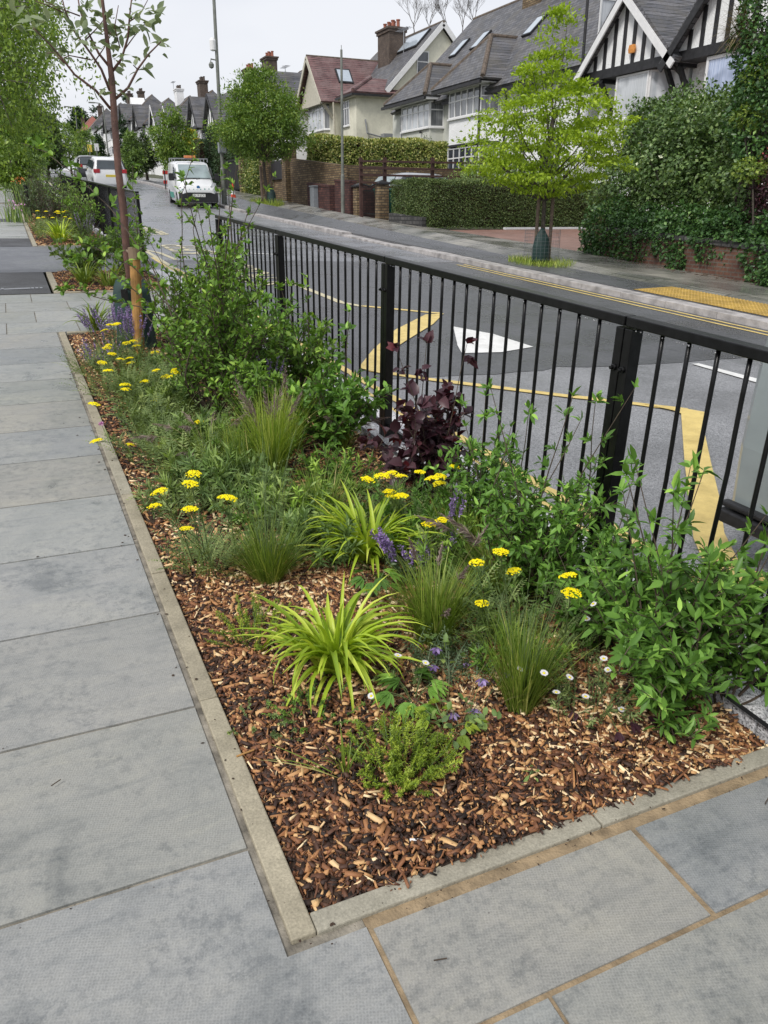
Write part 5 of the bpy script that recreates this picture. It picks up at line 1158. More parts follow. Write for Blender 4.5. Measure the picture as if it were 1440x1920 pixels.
# cone, barrier board
def cone(lab, b):
    t = thing('traffic_cone', lab, 'traffic cone', b); b = Vector(b); mb = MB(); mb.box(b.x - .2, b.x + .2, b.y - .2, b.y + .2, b.z, b.z + .035); part('base', mb, 'ink', t)
    def seg(z0, z1, m, nm): 
        r = lambda z: .15 - .125 * z / .78; mb = MB(); mb.lathe(b, [(r(z0), z0), (r(z1), z1)], 16); part(nm, mb, m, t)
    seg(.036, .26, 'coneorange', 'lower_body'); seg(.2601, .52, 'conewhite', 'reflective_sleeve'); seg(.5201, .78, 'coneorange', 'tip')
b = G(438, 375); cone('orange and white traffic cone beside the brick pillar', b)
t = thing('barrier_board', 'low red and white barrier board half hidden behind the van', 'barrier', G(305, 358)); b = G(304, 360); b = Vector((9.2, 49.5, gzf(9.2, 49.5)))
mb = MB(); mb.box(b.x - .7, b.x + .7, b.y, b.y + .05, b.z + .5, b.z + .8); part('white_panel', mb, 'conewhite', t); mb = MB(); mb.box(b.x - .72, b.x + .72, b.y - .005, b.y + .055, b.z + .82, b.z + 1.0); mb.box(b.x - .72, b.x + .72, b.y - .005, b.y + .055, b.z + .3, b.z + .48); part('red_board', mb, 'red', t)
mb = MB(); mb.box(b.x - .65, b.x - .6, b.y - .02, b.y + .07, b.z, b.z + 1.0); mb.box(b.x + .6, b.x + .65, b.y - .02, b.y + .07, b.z, b.z + 1.0); part('feet', mb, 'ink', t)

# ================================================================== GUARDRAILS
def railing(lab, y0, y1, x, h=1.15, group=None, bars=15, detail=True, base=-.0):
    """one steel panel between y0 and y1, square to the sloping ground"""
    g = lambda y: gzf(x, y); t = thing('guardrail_panel', lab, 'railing', (x, (y0 + y1) / 2, g((y0 + y1) / 2)), group)
    up = Vector((-.006, -SL, 1)).normalized()
    if y0 > 30: up = Z.copy()
    P_ = lambda y, hh: Vector((x, y, g(y))) + up * hh
    al = (P_(y1, 0) - P_(y0, 0)).normalized(); ac = Vector((1, 0, 0))
    pw = .042; mb = MB(); mb.obox((P_(y0 + .04, h - .022) + P_(y1 - .04, h - .022)) / 2, al * ((y1 - y0) / 2 - .002), ac * .028, up * .0185); mb.build('top_rail', M['black'], t, bevel=.004)
    mb = MB(); mb.obox((P_(y0, .075) + P_(y1, .075)) / 2, al * ((y1 - y0) / 2 - pw), ac * .012, up * .02); mb.build('bottom_rail', M['black'], t, bevel=.003)
    for y in (y0 + pw / 2 + .002, y1 - pw / 2 - .002):
        mb = MB(); mb.obox((P_(y, -.06) + P_(y, h - .048)) / 2, al * pw / 2, ac * .027, up * (h - .048 + .06) / 2)
        if detail: c = P_(y, h - .2); mb.tube([c - ac * .027, c - ac * .038], .014, 6); mb.tube([c - ac * .038, c - ac * .05], .008, 6)
        mb.build('post', M['black'], t, bevel=.003)
    rr = np.random.default_rng(int(y0 * 100) % 977)
    for i in range(bars):
        y = y0 + pw + (y1 - y0 - 2 * pw) * (i + 1) / (bars + 1)
        if detail:
            pts = []; amp = rr.normal(0, .006); kz = rr.uniform(.2, .8); sl = rr.normal(0, .004)
            for k in range(9):
                f = k / 8; w_ = amp * math.exp(-((f - kz) / .16) ** 2) + sl * sin(f * pi); pts.append(P_(y, .09 + (h - .13) * f) + al * w_ + ac * w_ * .6)
            mb = MB(); mb.tube(pts, .0085, 7)
        else: mb = MB(); mb.tube([P_(y, .09), P_(y, h - .04)], .0085, 4)
        mb.build('bar', M['black'], t, smooth=detail)
    if detail:
        mb = MB(); n = int((y1 - y0) * 40)
        for k in range(n):
            y = y0 + .05 + (y1 - y0 - .1) * rr.random(); r_ = rr.uniform(.0015, .0035); c = P_(y, h - .047 - r_ * .6) + ac * rr.uniform(-.026, -.014); mb.lathe((c.x, c.y, c.z - r_), [(r_ * .1, -r_ * .6), (r_, r_ * .4), (r_ * .7, r_ * 1.6)], 5)
        o = mb.build('rain_drops', M['drop'], t, smooth=True); o['kind'] = 'stuff'
    return t
FX = 2.06
labs = ['guardrail panel beside the camera, running out of the right edge of the picture', 'guardrail panel between the two nearest wide posts, in front of the purple shrub', 'guardrail panel behind the centre of the bed with the yellow zigzag seen through it', 'farthest panel of the near guardrail, ending beside the driveway gap']
py = [.20, 2.34, 4.50, 6.70, 8.92]
for i in range(4): railing(labs[i], py[i], py[i + 1] - .002, FX)
railing('guardrail panel below the right edge, out past the granite kerb end', -1.95, .198, FX, bars=15, detail=False)
far_labs = ['first guardrail panel across the driveway gap, behind the sapling trunk', 'second guardrail panel beyond the driveway gap', 'third guardrail panel beyond the driveway gap', 'fourth guardrail panel beyond the driveway gap', 'fifth guardrail panel beyond the driveway gap', 'sixth guardrail panel beyond the driveway gap', 'seventh guardrail panel up the hill beside the far bed', 'eighth guardrail panel up the hill beside the far bed', 'ninth guardrail panel up the hill beside the far bed', 'tenth guardrail panel up the hill beside the far bed']
yf = 15.0
for i in range(10):
    railing(far_labs[i], yf + i * 2.15, yf + i * 2.15 + 2.148, 2.1, group='guardrail panels beyond the driveway gap', detail=False, h=1.2)

# ================================================================== PLANT BUILDERS
def rot_az(n): return rng.uniform(0, 2 * pi, n)
def jit(n, s): return rng.normal(0, s, (n, 3))
def shrub(name, lab, base, h, sp, nst, ntw, nlf, Ln, W, mat, cat='shrub', smat='twig', t0=.25, twl=.16, hi=True, up=.25, lean=(0, 0), group=None, sr=.006, shoots=0, wide=1.0, rnd_shift=0.0, droop=.15, hvar=.35):
    base = Vector(base); t = thing(name, lab, cat, base, group); mb = MB(); lb = LB()
    PP = []; DD = []; RR = []
    for i in range(nst):
        a = rng.uniform(0, 2 * pi); rr = sp * sqrt(rng.random()); hh = h * (1 - hvar * rng.random()) * (1 - .35 * (rr / sp) ** 2)
        if i < shoots: hh = h * rng.uniform(1.1, 1.45); rr *= .8
        end = Vector((rr * cos(a) + lean[0], rr * sin(a) + lean[1], hh)); pts = []; wob = Vector((rng.normal(0, .035), rng.normal(0, .035), 0)) * (h * 1.6)
        st = Vector((rng.normal(0, .03), rng.normal(0, .03), -.03)) * max(.6, sp * 2)
        for k in range(7):
            f = k / 6; p = st.lerp(end, f) ; p.x = st.x + (end.x - st.x) * f ** 1.25; p.y = st.y + (end.y - st.y) * f ** 1.25; p += wob * sin(f * pi * 1.3); pts.append(base + p)
        mb.tube(pts, [sr * (1 - .75 * k / 6) for k in range(7)], 5)
        m_ = ntw if i >= shoots else ntw // 2
        for j in range(m_):
            f = t0 + (1 - t0) * ((j + rng.random()) / m_); k = min(int(f * 6), 5); p = pts[k].lerp(pts[k + 1], f * 6 - k); tg = (pts[k + 1] - pts[k]).normalized()
            az = rng.uniform(0, 2 * pi); d = (Vector((cos(az), sin(az), up + rng.normal(0, .25))) + tg * .5).normalized(); l = twl * rng.uniform(.4, 1.1) * (1.15 - f * .6) * (1 if i >= shoots else .4)
            q = p + d * l + Z * l * .15
            if l > .05: mb.tube([p, p.lerp(q, .5) + Z * l * -.03, q], [sr * .35, sr * .28, sr * .18], 4, cap=False)
            for m in range(nlf):
                g = (m + .6) / nlf; PP.append(p.lerp(q, g)); DD.append(d); RR.append(f)
        for m in range(4): PP.append(pts[-1]); DD.append((pts[-1] - pts[-2]).normalized()); RR.append(1)
    P = np.array([tuple(p) for p in PP]); D0 = np.array([tuple(d) for d in DD]); n = len(P)
    D = unit(D0 * .55 + unit(rng.normal(0, 1, (n, 3))) * .75 + np.array([0, 0, .12])); Nn = unit(rng.normal(0, .5, (n, 3)) + np.array([0, 0, 1]))
    L_ = Ln * rng.uniform(.55, 1.15, n); tip = np.array(RR)
    rn = np.clip(rng.beta(2, 2.6, n) + .22 * (tip > .85) * rng.random(n) + rnd_shift, 0, 1)
    lb.leaves(P, D, Nn, L_, L_ * (W / Ln) * rng.uniform(.8, 1.15, n), hi=hi, rnd=rn, droop=droop)
    mb.build('stems', M[smat], t); lb.build('foliage', M[mat], t); return t
def clump(name, lab, base, n, Ln, W, th0, th1, mat, cat='grass clump', r=.04, k=7, keel=.25, group=None, tw=.15, sub='blades', az=None, power=1.3):
    base = Vector(base); t = thing(name, lab, cat, base, group); lb = LB()
    rr = r * np.sqrt(rng.random(n)); a = rot_az(n); P = np.array(tuple(base)) + np.stack([rr * np.cos(a), rr * np.sin(a), np.full(n, -.01)], 1)
    az_ = a + rng.normal(0, .5, n) if az is None else az[0] + rng.normal(0, az[1], n)
    L_ = Ln * rng.uniform(.55, 1.1, n); rn = np.clip(rng.beta(2, 2.3, n), 0, 1)
    lb.blades(P, az_, np.abs(rng.normal(th0[0], th0[1], n)), rng.normal(th1[0], th1[1], n), L_, W * rng.uniform(.7, 1.15, n), k=k, rnd=rn, twist=tw, keel=keel, power=power)
    lb.build(sub, M[mat], t); return t
def stalks(parent, base, n, Ln, r, mat, lean=.35, k=8, name='flower_stalk', heads=None, hl=.14, hm='plume', arch=.5):
    base = Vector(base); tips = []
    for i in range(n):
        a = rng.uniform(0, 2 * pi); L_ = Ln * rng.uniform(.75, 1.1); th = abs(rng.normal(lean * .6, lean * .5)); p = base + Vector((rng.normal(0, .02), rng.normal(0, .02), 0)); pts = [p]
        for j in range(k): p = p + Vector((sin(th) * cos(a), sin(th) * sin(a), cos(th))) * L_ / k; th += arch / k * rng.uniform(.4, 1.4); pts.append(p)
        tips.append(pts); mb = MB(); mb.tube(pts, [r * (1 - .6 * j / k) for j in range(k + 1)], 4); mb.build(name, M[mat], parent)
        if heads:
            lb = LB(); m = 110; f = rng.uniform(0, 1, m); idx = (k - (hl / L_) * k * (1 - f)); i0 = np.clip(idx.astype(int), 0, k - 1); A = np.array([tuple(q) for q in pts]); P = A[i0] + (A[np.minimum(i0 + 1, k)] - A[i0]) * (idx - i0)[:, None]
            d = unit(A[k] - A[k - 1] + 0 * P) ; D = unit(d + rng.normal(0, .33, (m, 3)) + np.array([0, 0, -.25])); lb.leaves(P, D, rng.normal(0, 1, (m, 3)), hl * .28 * (1.15 - f), .0035, hi=False); lb.build('plume', M[hm], parent)
    return tips
def fronds(lb, P, az, Ln, th0=.5, th1=.9, npair=13, lf=.02, lw=.0045, rs=0.0):
    """feathery leaves: midrib with leaflet pairs"""
    n = len(P); t = np.linspace(.12, 1, npair); th = np.broadcast_to(th0, n)[:, None] + th1 * t[None]
    seg = np.broadcast_to(Ln, n)[:, None] / npair; r = np.cumsum(np.sin(th) * seg, 1); z = np.cumsum(np.cos(th) * seg, 1)
    A = np.broadcast_to(az, n)[:, None] + 0 * r; X = P[:, None] + np.stack([r * np.cos(A), r * np.sin(A), z], -1)
    T_ = np.stack([np.sin(th) * np.cos(A), np.sin(th) * np.sin(A), np.cos(th)], -1); S = np.stack([-np.sin(A), np.cos(A), 0 * A], -1)
    prof = (np.sin(t * pi * .92 + .15) * .9 + .15)[None, :, None]
    rb = np.repeat(rng.beta(2, 2.4, n)[:, None], npair, 1)
    for s in (-1, 1):
        D = unit(S * s + T_ * .55 + rng.normal(0, .16, X.shape)); L_ = (lf * prof * np.ones(X.shape[:2] + (1,)))[..., 0].ravel()
        Nn = unit(np.cross(T_, S) * -1 + rng.normal(0, .3, X.shape))
        lb.leaves(X.reshape(-1, 3), D.reshape(-1, 3), Nn.reshape(-1, 3), L_, lw * np.ones(len(L_)), hi=False, rnd=np.clip(rb.ravel() + rng.normal(0, .1, rb.size) + rs, 0, 1))
    lb.blades(P, np.broadcast_to(az, n), np.broadcast_to(th0, n), np.full(n, th1), np.broadcast_to(Ln, n), np.full(n, .0045), k=6, rnd=rb[:, 0], twist=0)
def flat_head(parent, c, r, tilt=(0, 0), name='flower_head'):
    """domed plate of tiny florets"""
    c = np.array(tuple(c)); sub = [(0, 0, r * .62)] + [(r * .62 * cos(a), r * .62 * sin(a), r * rng.uniform(.32, .5)) for a in np.arange(0, 2 * pi, 2 * pi / 6) + rng.uniform(0, 1)]
    lb = LB(); V = []; T = []; R = []; nn = 0
    for sx, sy, sr_ in sub:
        m = max(6, int(26 * (sr_ / .018) ** 1.5)); q = sr_ * np.sqrt(rng.random(m)); a = rot_az(m); x = sx + q * np.cos(a); y = sy + q * np.sin(a)
        d2 = np.hypot(x, y); z = -.26 * d2 ** 2 / r - .22 * q ** 2 / sr_ + x * tilt[0] + y * tilt[1] + rng.normal(0, .0008, m); fr = .0034 * rng.uniform(.8, 1.25, m) * max(1, r / .03)
        for i in range(m):
            k = 6; ang = np.arange(k) * 2 * pi / k; ring = np.stack([x[i] + fr[i] * np.cos(ang), y[i] + fr[i] * np.sin(ang), np.full(k, z[i] - fr[i] * .5)], 1); top = np.array([[x[i], y[i], z[i] + fr[i] * .45]])
            V.append(np.concatenate([ring, top])); T += [(nn + j, nn + (j + 1) % k, nn + k) for j in range(k)]; nn += k + 1; R += [rng.random()] * (k + 1)
    V = np.concatenate(V) + c; np_mesh(name, V, [np.array(T)], M['yarrow'], parent, np.array(R))
def yarrow(lab, base, heads, foliage=26, frl=.2, hr=.032, fmat='ferny', spread=.06, group='flat yellow yarrow plants'):
    """heads: list of world points"""
    base = Vector(base); t = thing('yarrow', lab, 'flowering plant', base, group); mb = MB(); lb = LB(); PP = []; AZ = []
    for hpt in heads:
        hp = Vector(hpt); b = base + Vector((rng.normal(0, spread), rng.normal(0, spread), 0)); b.z = bedz(min(max(b.x, .4), 1.93), b.y); mid = b.lerp(hp, .5) + Vector((rng.normal(0, .012), rng.normal(0, .012), .02)); pts = [b, b.lerp(mid, .6) + Z * .004, mid, mid.lerp(hp, .6), hp - Z * .022]
        mb.tube(pts, [.0028, .0026, .0023, .002, .0018], 5); r = hr * rng.uniform(.8, 1.12)
        for i in range(7):
            a = i * 2 * pi / 7; rr = r * .6; mb.tube([hp - Z * .022, hp + Vector((cos(a) * rr * .6, sin(a) * rr * .6, -.011)), hp + Vector((cos(a) * rr, sin(a) * rr, -.004))], .0009, 3, cap=False)
        flat_head(t, hp, r, (rng.normal(0, .12), rng.normal(0, .12)))
        for f in (.15, .3, .42, .55, .68): PP.append(tuple(b.lerp(mid, f * 2) if f < .5 else mid.lerp(hp, f * 2 - 1))); AZ.append(rng.uniform(0, 2 * pi))
    mb.build('stems', M['stem'], t)
    n1 = len(PP)
    if n1: fronds(lb, np.array(PP), np.array(AZ), frl * .55 * rng.uniform(.7, 1.2, n1), .5, .7, 11, .017, .0055)
    n = foliage; a = rot_az(n); rr = spread * 1.6 * np.sqrt(rng.random(n)); P = np.array(tuple(base)) + np.stack([rr * np.cos(a), rr * np.sin(a), np.full(n, .0)], 1)
    P[:, 2] = gz(P[:, 0], P[:, 1], .005)
    fronds(lb, P, a + rng.normal(0, .6, n), frl * rng.uniform(.6, 1.15, n), rng.uniform(.15, .8, n), .8, 15, .024, .0075)
    lb.build('foliage', M[fmat], t); return t
def spikes(lab, base, n, h, sp, name='catmint', cat='flowering plant', mat='violet', lmat='greyleaf', group='violet catmint plants', dens=72, sh=.12, tips=None):
    base = Vector(base); t = thing(name, lab, cat, base, group); mb = MB(); lb = LB(); fb = LB(); F = []; Lf = []
    for i in range(n):
        if tips: end = Vector(tips[i % len(tips)]) + Vector((rng.normal(0, .02), rng.normal(0, .02), rng.normal(0, .02)))
        else: a = rng.uniform(0, 2 * pi); rr = sp * sqrt(rng.random()); end = base + Vector((rr * cos(a), rr * sin(a), h * rng.uniform(.7, 1.1)))
        b = base + (Vector((end.x, end.y, base.z)) - base) * .25; mid = b.lerp(end, .55) + Vector((rng.normal(0, .01), rng.normal(0, .01), .0)); pts = [b, mid, end]; mb.tube(pts, [.0022, .0018, .001], 4)
        d = (end - mid).normalized()
        for k in range(dens): F.append((*(end - d * sh * rng.random() ** .8), *d))
        for k in range(16): f = rng.random() * .8; p = b.lerp(mid, f * 1.25) if f < .8 else mid; Lf.append((*p, *d))
    F = np.array(F); Lf = np.array(Lf); m = len(F)
    whorl = np.round((F[:, 2]) / .012) * .012; fb.leaves(np.stack([F[:, 0], F[:, 1], whorl], 1) + rng.normal(0, .0035, (m, 3)), rng.normal(0, 1, (m, 3)) + np.array([0, 0, .2]), rng.normal(0, 1, (m, 3)), rng.uniform(.008, .015, m), .008, hi=False)
    m = len(Lf); lb.leaves(Lf[:, :3], rng.normal(0, 1, (m, 3)) + np.array([0, 0, .3]), rng.normal(0, .4, (m, 3)) + np.array([0, 0, 1]), rng.uniform(.014, .03, m), .012, hi=False)
    mb.build('stems', M['stem'], t); lb.build('foliage', M[lmat], t); fb.build('flower_spikes', M[mat], t); return t
def ground_plant(name, lab, base, n, h, sp, Ln, W, mat, cat='plant', dens=60, hi=False, group=None, stemmat='stem', upright=.5, spread_pow=.5):
    """many short leafy stems"""
    base = Vector(base); t = thing(name, lab, cat, base, group); mb = MB(); P = []; D = []; R = []
    for i in range(n):
        a = rng.uniform(0, 2 * pi); rr = sp * rng.random() ** spread_pow; b = base + Vector((rr * cos(a) * .55, rr * sin(a) * .55, 0)); end = base + Vector((rr * cos(a) * 1.1, rr * sin(a) * 1.1, h * rng.uniform(.55, 1.1) * (1 - .4 * rr / sp)))
        b.z = gzf(b.x, b.y, -.01); mid = b.lerp(end, .5) + Vector((rng.normal(0, .01), rng.normal(0, .01), .01)); mb.tube([b, mid, end], [.002, .0016, .0008], 4)
        rb = rng.beta(2, 2.2)
        for k in range(dens):
            f = rng.random() ** .7; p = b.lerp(mid, f * 2) if f < .5 else mid.lerp(end, f * 2 - 1); P.append(tuple(p)); D.append(tuple((end - mid).normalized())); R.append(rb + .25 * f)
    P = np.array(P); D = np.array(D); m = len(P); lb = LB()
    lb.leaves(P, D * upright + unit(rng.normal(0, 1, (m, 3))) * .7, rng.normal(0, .5, (m, 3)) + np.array([0, 0, 1]), Ln * rng.uniform(.6, 1.15, m), W, hi=hi, rnd=np.clip(np.array(R) - .15 + rng.normal(0, .1, m), 0, 1))
    mb.build('stems', M[stemmat], t); lb.build('foliage', M[mat], t); return t
def B(u, v, dz=0.0):
    p = G(u, v, -.01); return Vector((p.x, p.y, bedz(min(max(p.x, .4), 1.93), p.y) + dz))

# ================================================================== NEAR BED
# -- chartreuse day-lily clumps
b = B(628, 1262); clump('daylily', 'largest chartreuse strap-leaved clump in front of the bed', b, 140, .39, .020, (.28, .24), (1.95, .6), 'lily', 'strap-leaved plant', .055, 9, .42, sub='leaves')
b = B(690, 1058); clump('daylily', 'chartreuse strap-leaved clump just behind the largest one', b, 140, .39, .019, (.35, .25), (1.75, .5), 'lily', 'strap-leaved plant', .055, 9, .42, sub='leaves')
b = B(180, 622); clump('daylily', 'yellowish arching clump at the far left corner of the bed', b, 70, .42, .018, (.35, .25), (1.6, .4), 'lily2', 'strap-leaved plant', .06, 8, .4, sub='leaves')
# -- grass clumps
b = B(505, 1098); g1 = clump('tufted_grass', 'fine dark green tufted grass left of the chartreuse clumps', b, 620, .30, .0034, (.42, .28), (.45, .35), 'grassd', r=.045, k=6); stalks(g1, b, 34, .66, .0012, 'stem', .28, arch=.25)
b = B(812, 1210); g2 = clump('tufted_grass', 'dense bright green tufted grass right of the largest chartreuse clump', b, 640, .33, .0044, (.28, .2), (.5, .35), 'grassd', r=.06, k=6); stalks(g2, b, 5, .46, .001, 'dry', .4, heads=True, hl=.10)
b = B(975, 1340); g3 = clump('tufted_grass', 'olive tufted grass with dry base beside the white daisies', b, 480, .34, .0036, (.22, .16), (.35, .3), 'grassd', r=.045, k=6); stalks(g3, b, 26, .56, .0011, 'stem', .22, arch=.25)
b = B(512, 905); g4 = clump('tufted_grass', 'tall yellow green grass with pinkish plumes in the middle of the bed', b, 480, .52, .0055, (.12, .09), (.55, .5), 'grassy', r=.07, k=8); stalks(g4, b, 7, .6, .0013, 'dry', .22, heads=True, hl=.2)
b = B(545, 850); g4b = clump('tufted_grass', 'second tall yellow green grass leaning right of the plumed one', b, 260, .46, .0055, (.2, .14), (.6, .5), 'grassy', r=.07, k=8); stalks(g4b, b, 4, .56, .0012, 'dry', .3, heads=True, hl=.16)
b = B(460, 900); g4c = clump('tufted_grass', 'upright green grass in front of the tall shrub stems', b, 260, .36, .005, (.25, .16), (.5, .4), 'grassd', r=.09, k=7)
b = B(600, 980); g5 = clump('tufted_grass', 'loose mid green grass behind the chartreuse clumps', b, 420, .32, .0035, (.5, .3), (.6, .3), 'grassd', r=.08, k=6)
b = B(930, 1130); g6 = clump('tufted_grass', 'drooping grass with brown plumes before the right hand shrub', b, 420, .36, .0034, (.45, .25), (.7, .3), 'grassd', r=.07, k=6); stalks(g6, b, 7, .5, .0012, 'dry', .5, heads=True, hl=.17, arch=1.2)
b = B(392, 880); g7 = clump('tufted_grass', 'grass with arching purple brown plumes under the tall shrub', b, 120, .32, .004, (.4, .2), (.8, .3), 'grassd', r=.05, k=6); stalks(g7, b, 8, .5, .0014, 'dry', .5, heads=True, hl=.18, arch=1.4)
b = B(640, 850); g8 = clump('tufted_grass', 'grass tuft with one pale arching plume near the guardrail', b, 120, .3, .004, (.3, .2), (.6, .3), 'grassd', r=.05, k=6); stalks(g8, b, 4, .52, .0014, 'dry', .4, heads=True, hl=.18, arch=1.3)
b = B(860, 1050); g9 = clump('tufted_grass', 'dark grass tuft behind the violet spikes', b, 200, .34, .004, (.3, .2), (.6, .3), 'grassd', r=.06, k=6)
# -- shrubs
shrub('evergreen_shrub', 'large glossy evergreen shrub at the front right corner of the bed', B(1235, 1330), .60, .36, 40, 14, 8, .056, .020, 'shrub2', hi=True, t0=.12, twl=.15, sr=.005, shoots=7)
shrub('evergreen_shrub', 'glossy shrub reaching out of the right edge of the picture over the granite kerb', (1.98, 1.55, bedz(1.93, 1.55)), .56, .30, 17, 10, 6, .068, .023, 'shrub2', hi=True, t0=.2, twl=.15, sr=.005, shoots=2)
shrub('evergreen_shrub', 'small glossy sprout low in the mulch near the right hand corner', B(1245, 1400), .16, .13, 7, 4, 5, .055, .018, 'shrub2', twl=.08, sr=.003)
shrub('evergreen_shrub', 'bushy green shrub against the guardrail right of the purple one', (1.74, 2.3, bedz(1.72, 2.3)), .66, .34, 36, 15, 8, .046, .017, 'shrub2', t0=.15, twl=.15, sr=.005, shoots=7)
shrub('evergreen_shrub', 'narrow green shrub filling the gap before the nearest wide guardrail post', (1.76, 1.93, bedz(1.75, 1.93)), .5, .26, 24, 12, 7, .05, .018, 'shrub2', t0=.12, twl=.14, sr=.004, shoots=1)
shrub('evergreen_shrub', 'slim green shrub between the purple shrub and the bushy right hand shrub', (1.80, 2.85, bedz(1.8, 2.85)), .58, .24, 22, 12, 7, .046, .017, 'shrub2', t0=.2, twl=.13, sr=.004, shoots=2)
shrub('purple_shrub', 'dark purple leaved shrub against the guardrail', (1.80, 3.45, bedz(1.8, 3.45)), .66, .31, 21, 8, 4, .070, .055, 'purple', t0=.15, twl=.17, sr=.005, shoots=3, droop=.35)
shrub('leafy_shrub', 'dark green broad-leaved shrub left of the purple shrub', (1.62, 4.35, bedz(1.6, 4.35)), .6, .32, 26, 12, 6, .062, .03, 'shrub2', t0=.15, twl=.14, shoots=1)
shrub('leafy_shrub', 'mid green shrub by the guardrail post left of the purple shrub', (1.78, 5.35, bedz(1.78, 5.3)), .74, .32, 26, 13, 6, .058, .028, 'shrub', t0=.15, twl=.15, shoots=3)
shrub('leafy_shrub', 'broad leafy shrub halfway along the guardrail', (1.55, 5.9, bedz(1.5, 5.9)), .85, .44, 34, 14, 6, .056, .026, 'shrub2', t0=.12, twl=.17, shoots=2)
shrub('tall_shrub', 'tall many-stemmed shrub with bare lower stems left of centre', (1.12, 5.25, bedz(1.1, 5.2)), 1.18, .46, 26, 18, 7, .052, .028, 'shrub', t0=.30, twl=.22, sr=.009, shoots=4)
shrub('tall_shrub', 'tall leafy shrub against the far part of the guardrail', (1.62, 6.9, bedz(1.6, 6.9)), 1.15, .45, 30, 16, 7, .055, .029, 'shrub', t0=.12, twl=.2, sr=.008, shoots=4)
shrub('tall_shrub', 'thin twiggy shrub behind the tall shrub with one shoot rising over the road', (1.32, 7.3, bedz(1.3, 7.3)), .9, .4, 22, 12, 6, .05, .028, 'shrub', t0=.2, twl=.2, sr=.006, shoots=4)
shrub('leafy_shrub', 'low dark green shrub in the middle of the bed behind the yellow grass', (1.25, 4.75, bedz(1.2, 4.7)), .5, .34, 30, 12, 6, .045, .022, 'shrub', t0=.1, twl=.12)
shrub('tall_shrub', 'low spreading shrub between the timber stake and the guardrail', (1.45, 8.1, bedz(1.4, 8.1)), .6, .38, 16, 9, 4, .05, .026, 'shrub', t0=.1, twl=.2)
# one very tall shoot over the road and long leaning twigs to the left
def shoot(parent_lab, pts, n, Ln, W, mat, name='long_shoot', cat='shoot', r=.005, cl=1):
    pts = [Vector(p) for p in pts]; t = thing(name, parent_lab, cat, pts[0]); P = []; D = []; fine = []
    for i in range(len(pts) - 1):
        for k in range(6): fine.append(pts[i].lerp(pts[i + 1], k / 6) + Vector((rng.normal(0, .004), rng.normal(0, .004), 0)))
    fine.append(pts[-1]); m = len(fine); mb = MB(); mb.tube(fine, [r * (1 - .7 * i / m) for i in range(m)], 5)
    for i in range(n):
        f = .12 + .88 * (i + rng.random()) / n; k = min(int(f * (m - 1)), m - 2); p = fine[k].lerp(fine[k + 1], f * (m - 1) - k); a = rng.uniform(0, 2 * pi); d = (Vector((cos(a), sin(a), .5)) + (fine[k + 1] - fine[k]).normalized() * .4).normalized(); l = rng.uniform(.02, .07); q = p + d * l; mb.tube([p, q], .0012, 3, cap=False)
        for j in range(5): P.append(tuple(p.lerp(q, (j + 1) / 5))); D.append(tuple(d))
    P = np.array(P); D = np.array(D); nn = len(P); lb = LB(); lb.leaves(P, D * .6 + unit(rng.normal(0, 1, (nn, 3))) * .7, rng.normal(0, .5, (nn, 3)) + np.array([0, 0, 1]), Ln * rng.uniform(.6, 1.1, nn), W, hi=True, rnd=rng.beta(2.4, 2, nn))
    mb.build('stem', M['twig'], t); lb.build('foliage', M[mat], t); return t
shoot('straight upright shoot crossing the view of the white van', [(1.40, 7.0, .4), AY(340, 470, 6.9), AY(342, 360, 6.85), AY(362, 290, 6.8), AY(381, 232, 6.8)], 13, .05, .026, 'shrub')
shoot('leafy upright shoot just left of the one crossing the van', [(1.1, 6.9, .4), AY(262, 470, 6.9), AY(254, 400, 6.9), AY(248, 310, 6.9)], 14, .06, .032, 'shrub')
shoot('shorter forked shoot in front of the road right of the tall one', [(1.45, 7.0, .5), AY(362, 430, 6.7), AY(372, 385, 6.7)], 6, .045, .024, 'shrub')
shoot('shoot standing above the guardrail rail at its far end', [(1.7, 6.7, .9), AY(440, 470, 6.6), AY(470, 425, 6.6)], 9, .05, .026, 'shrub')
shoot('long twig leaning left across the far bed', [AY(330, 610, 6.0), AY(285, 500, 6.2), AY(215, 400, 6.4), AY(150, 335, 6.6), AY(85, 285, 6.8), AY(40, 268, 6.9)], 16, .075, .045, 'shrub', r=.006)
shoot('leafy twig reaching left over the slab path beside the timber stake', [AY(330, 640, 5.9), AY(270, 560, 6.0), AY(200, 500, 6.1), AY(150, 480, 6.2), AY(118, 500, 6.2)], 20, .055, .03, 'shrub', r=.005)
shoot('lower leafy twig drooping left above the yellowish clump', [AY(330, 650, 5.7), AY(260, 575, 5.9), AY(190, 560, 6.0), AY(135, 540, 6.1), AY(112, 548, 6.1)], 18, .055, .03, 'shrub', r=.005)
shoot('leafy twig spreading left at stake height', [AY(340, 600, 6.4), AY(250, 500, 6.6), AY(190, 470, 6.8), AY(150, 455, 6.9)], 18, .06, .032, 'shrub', r=.005)

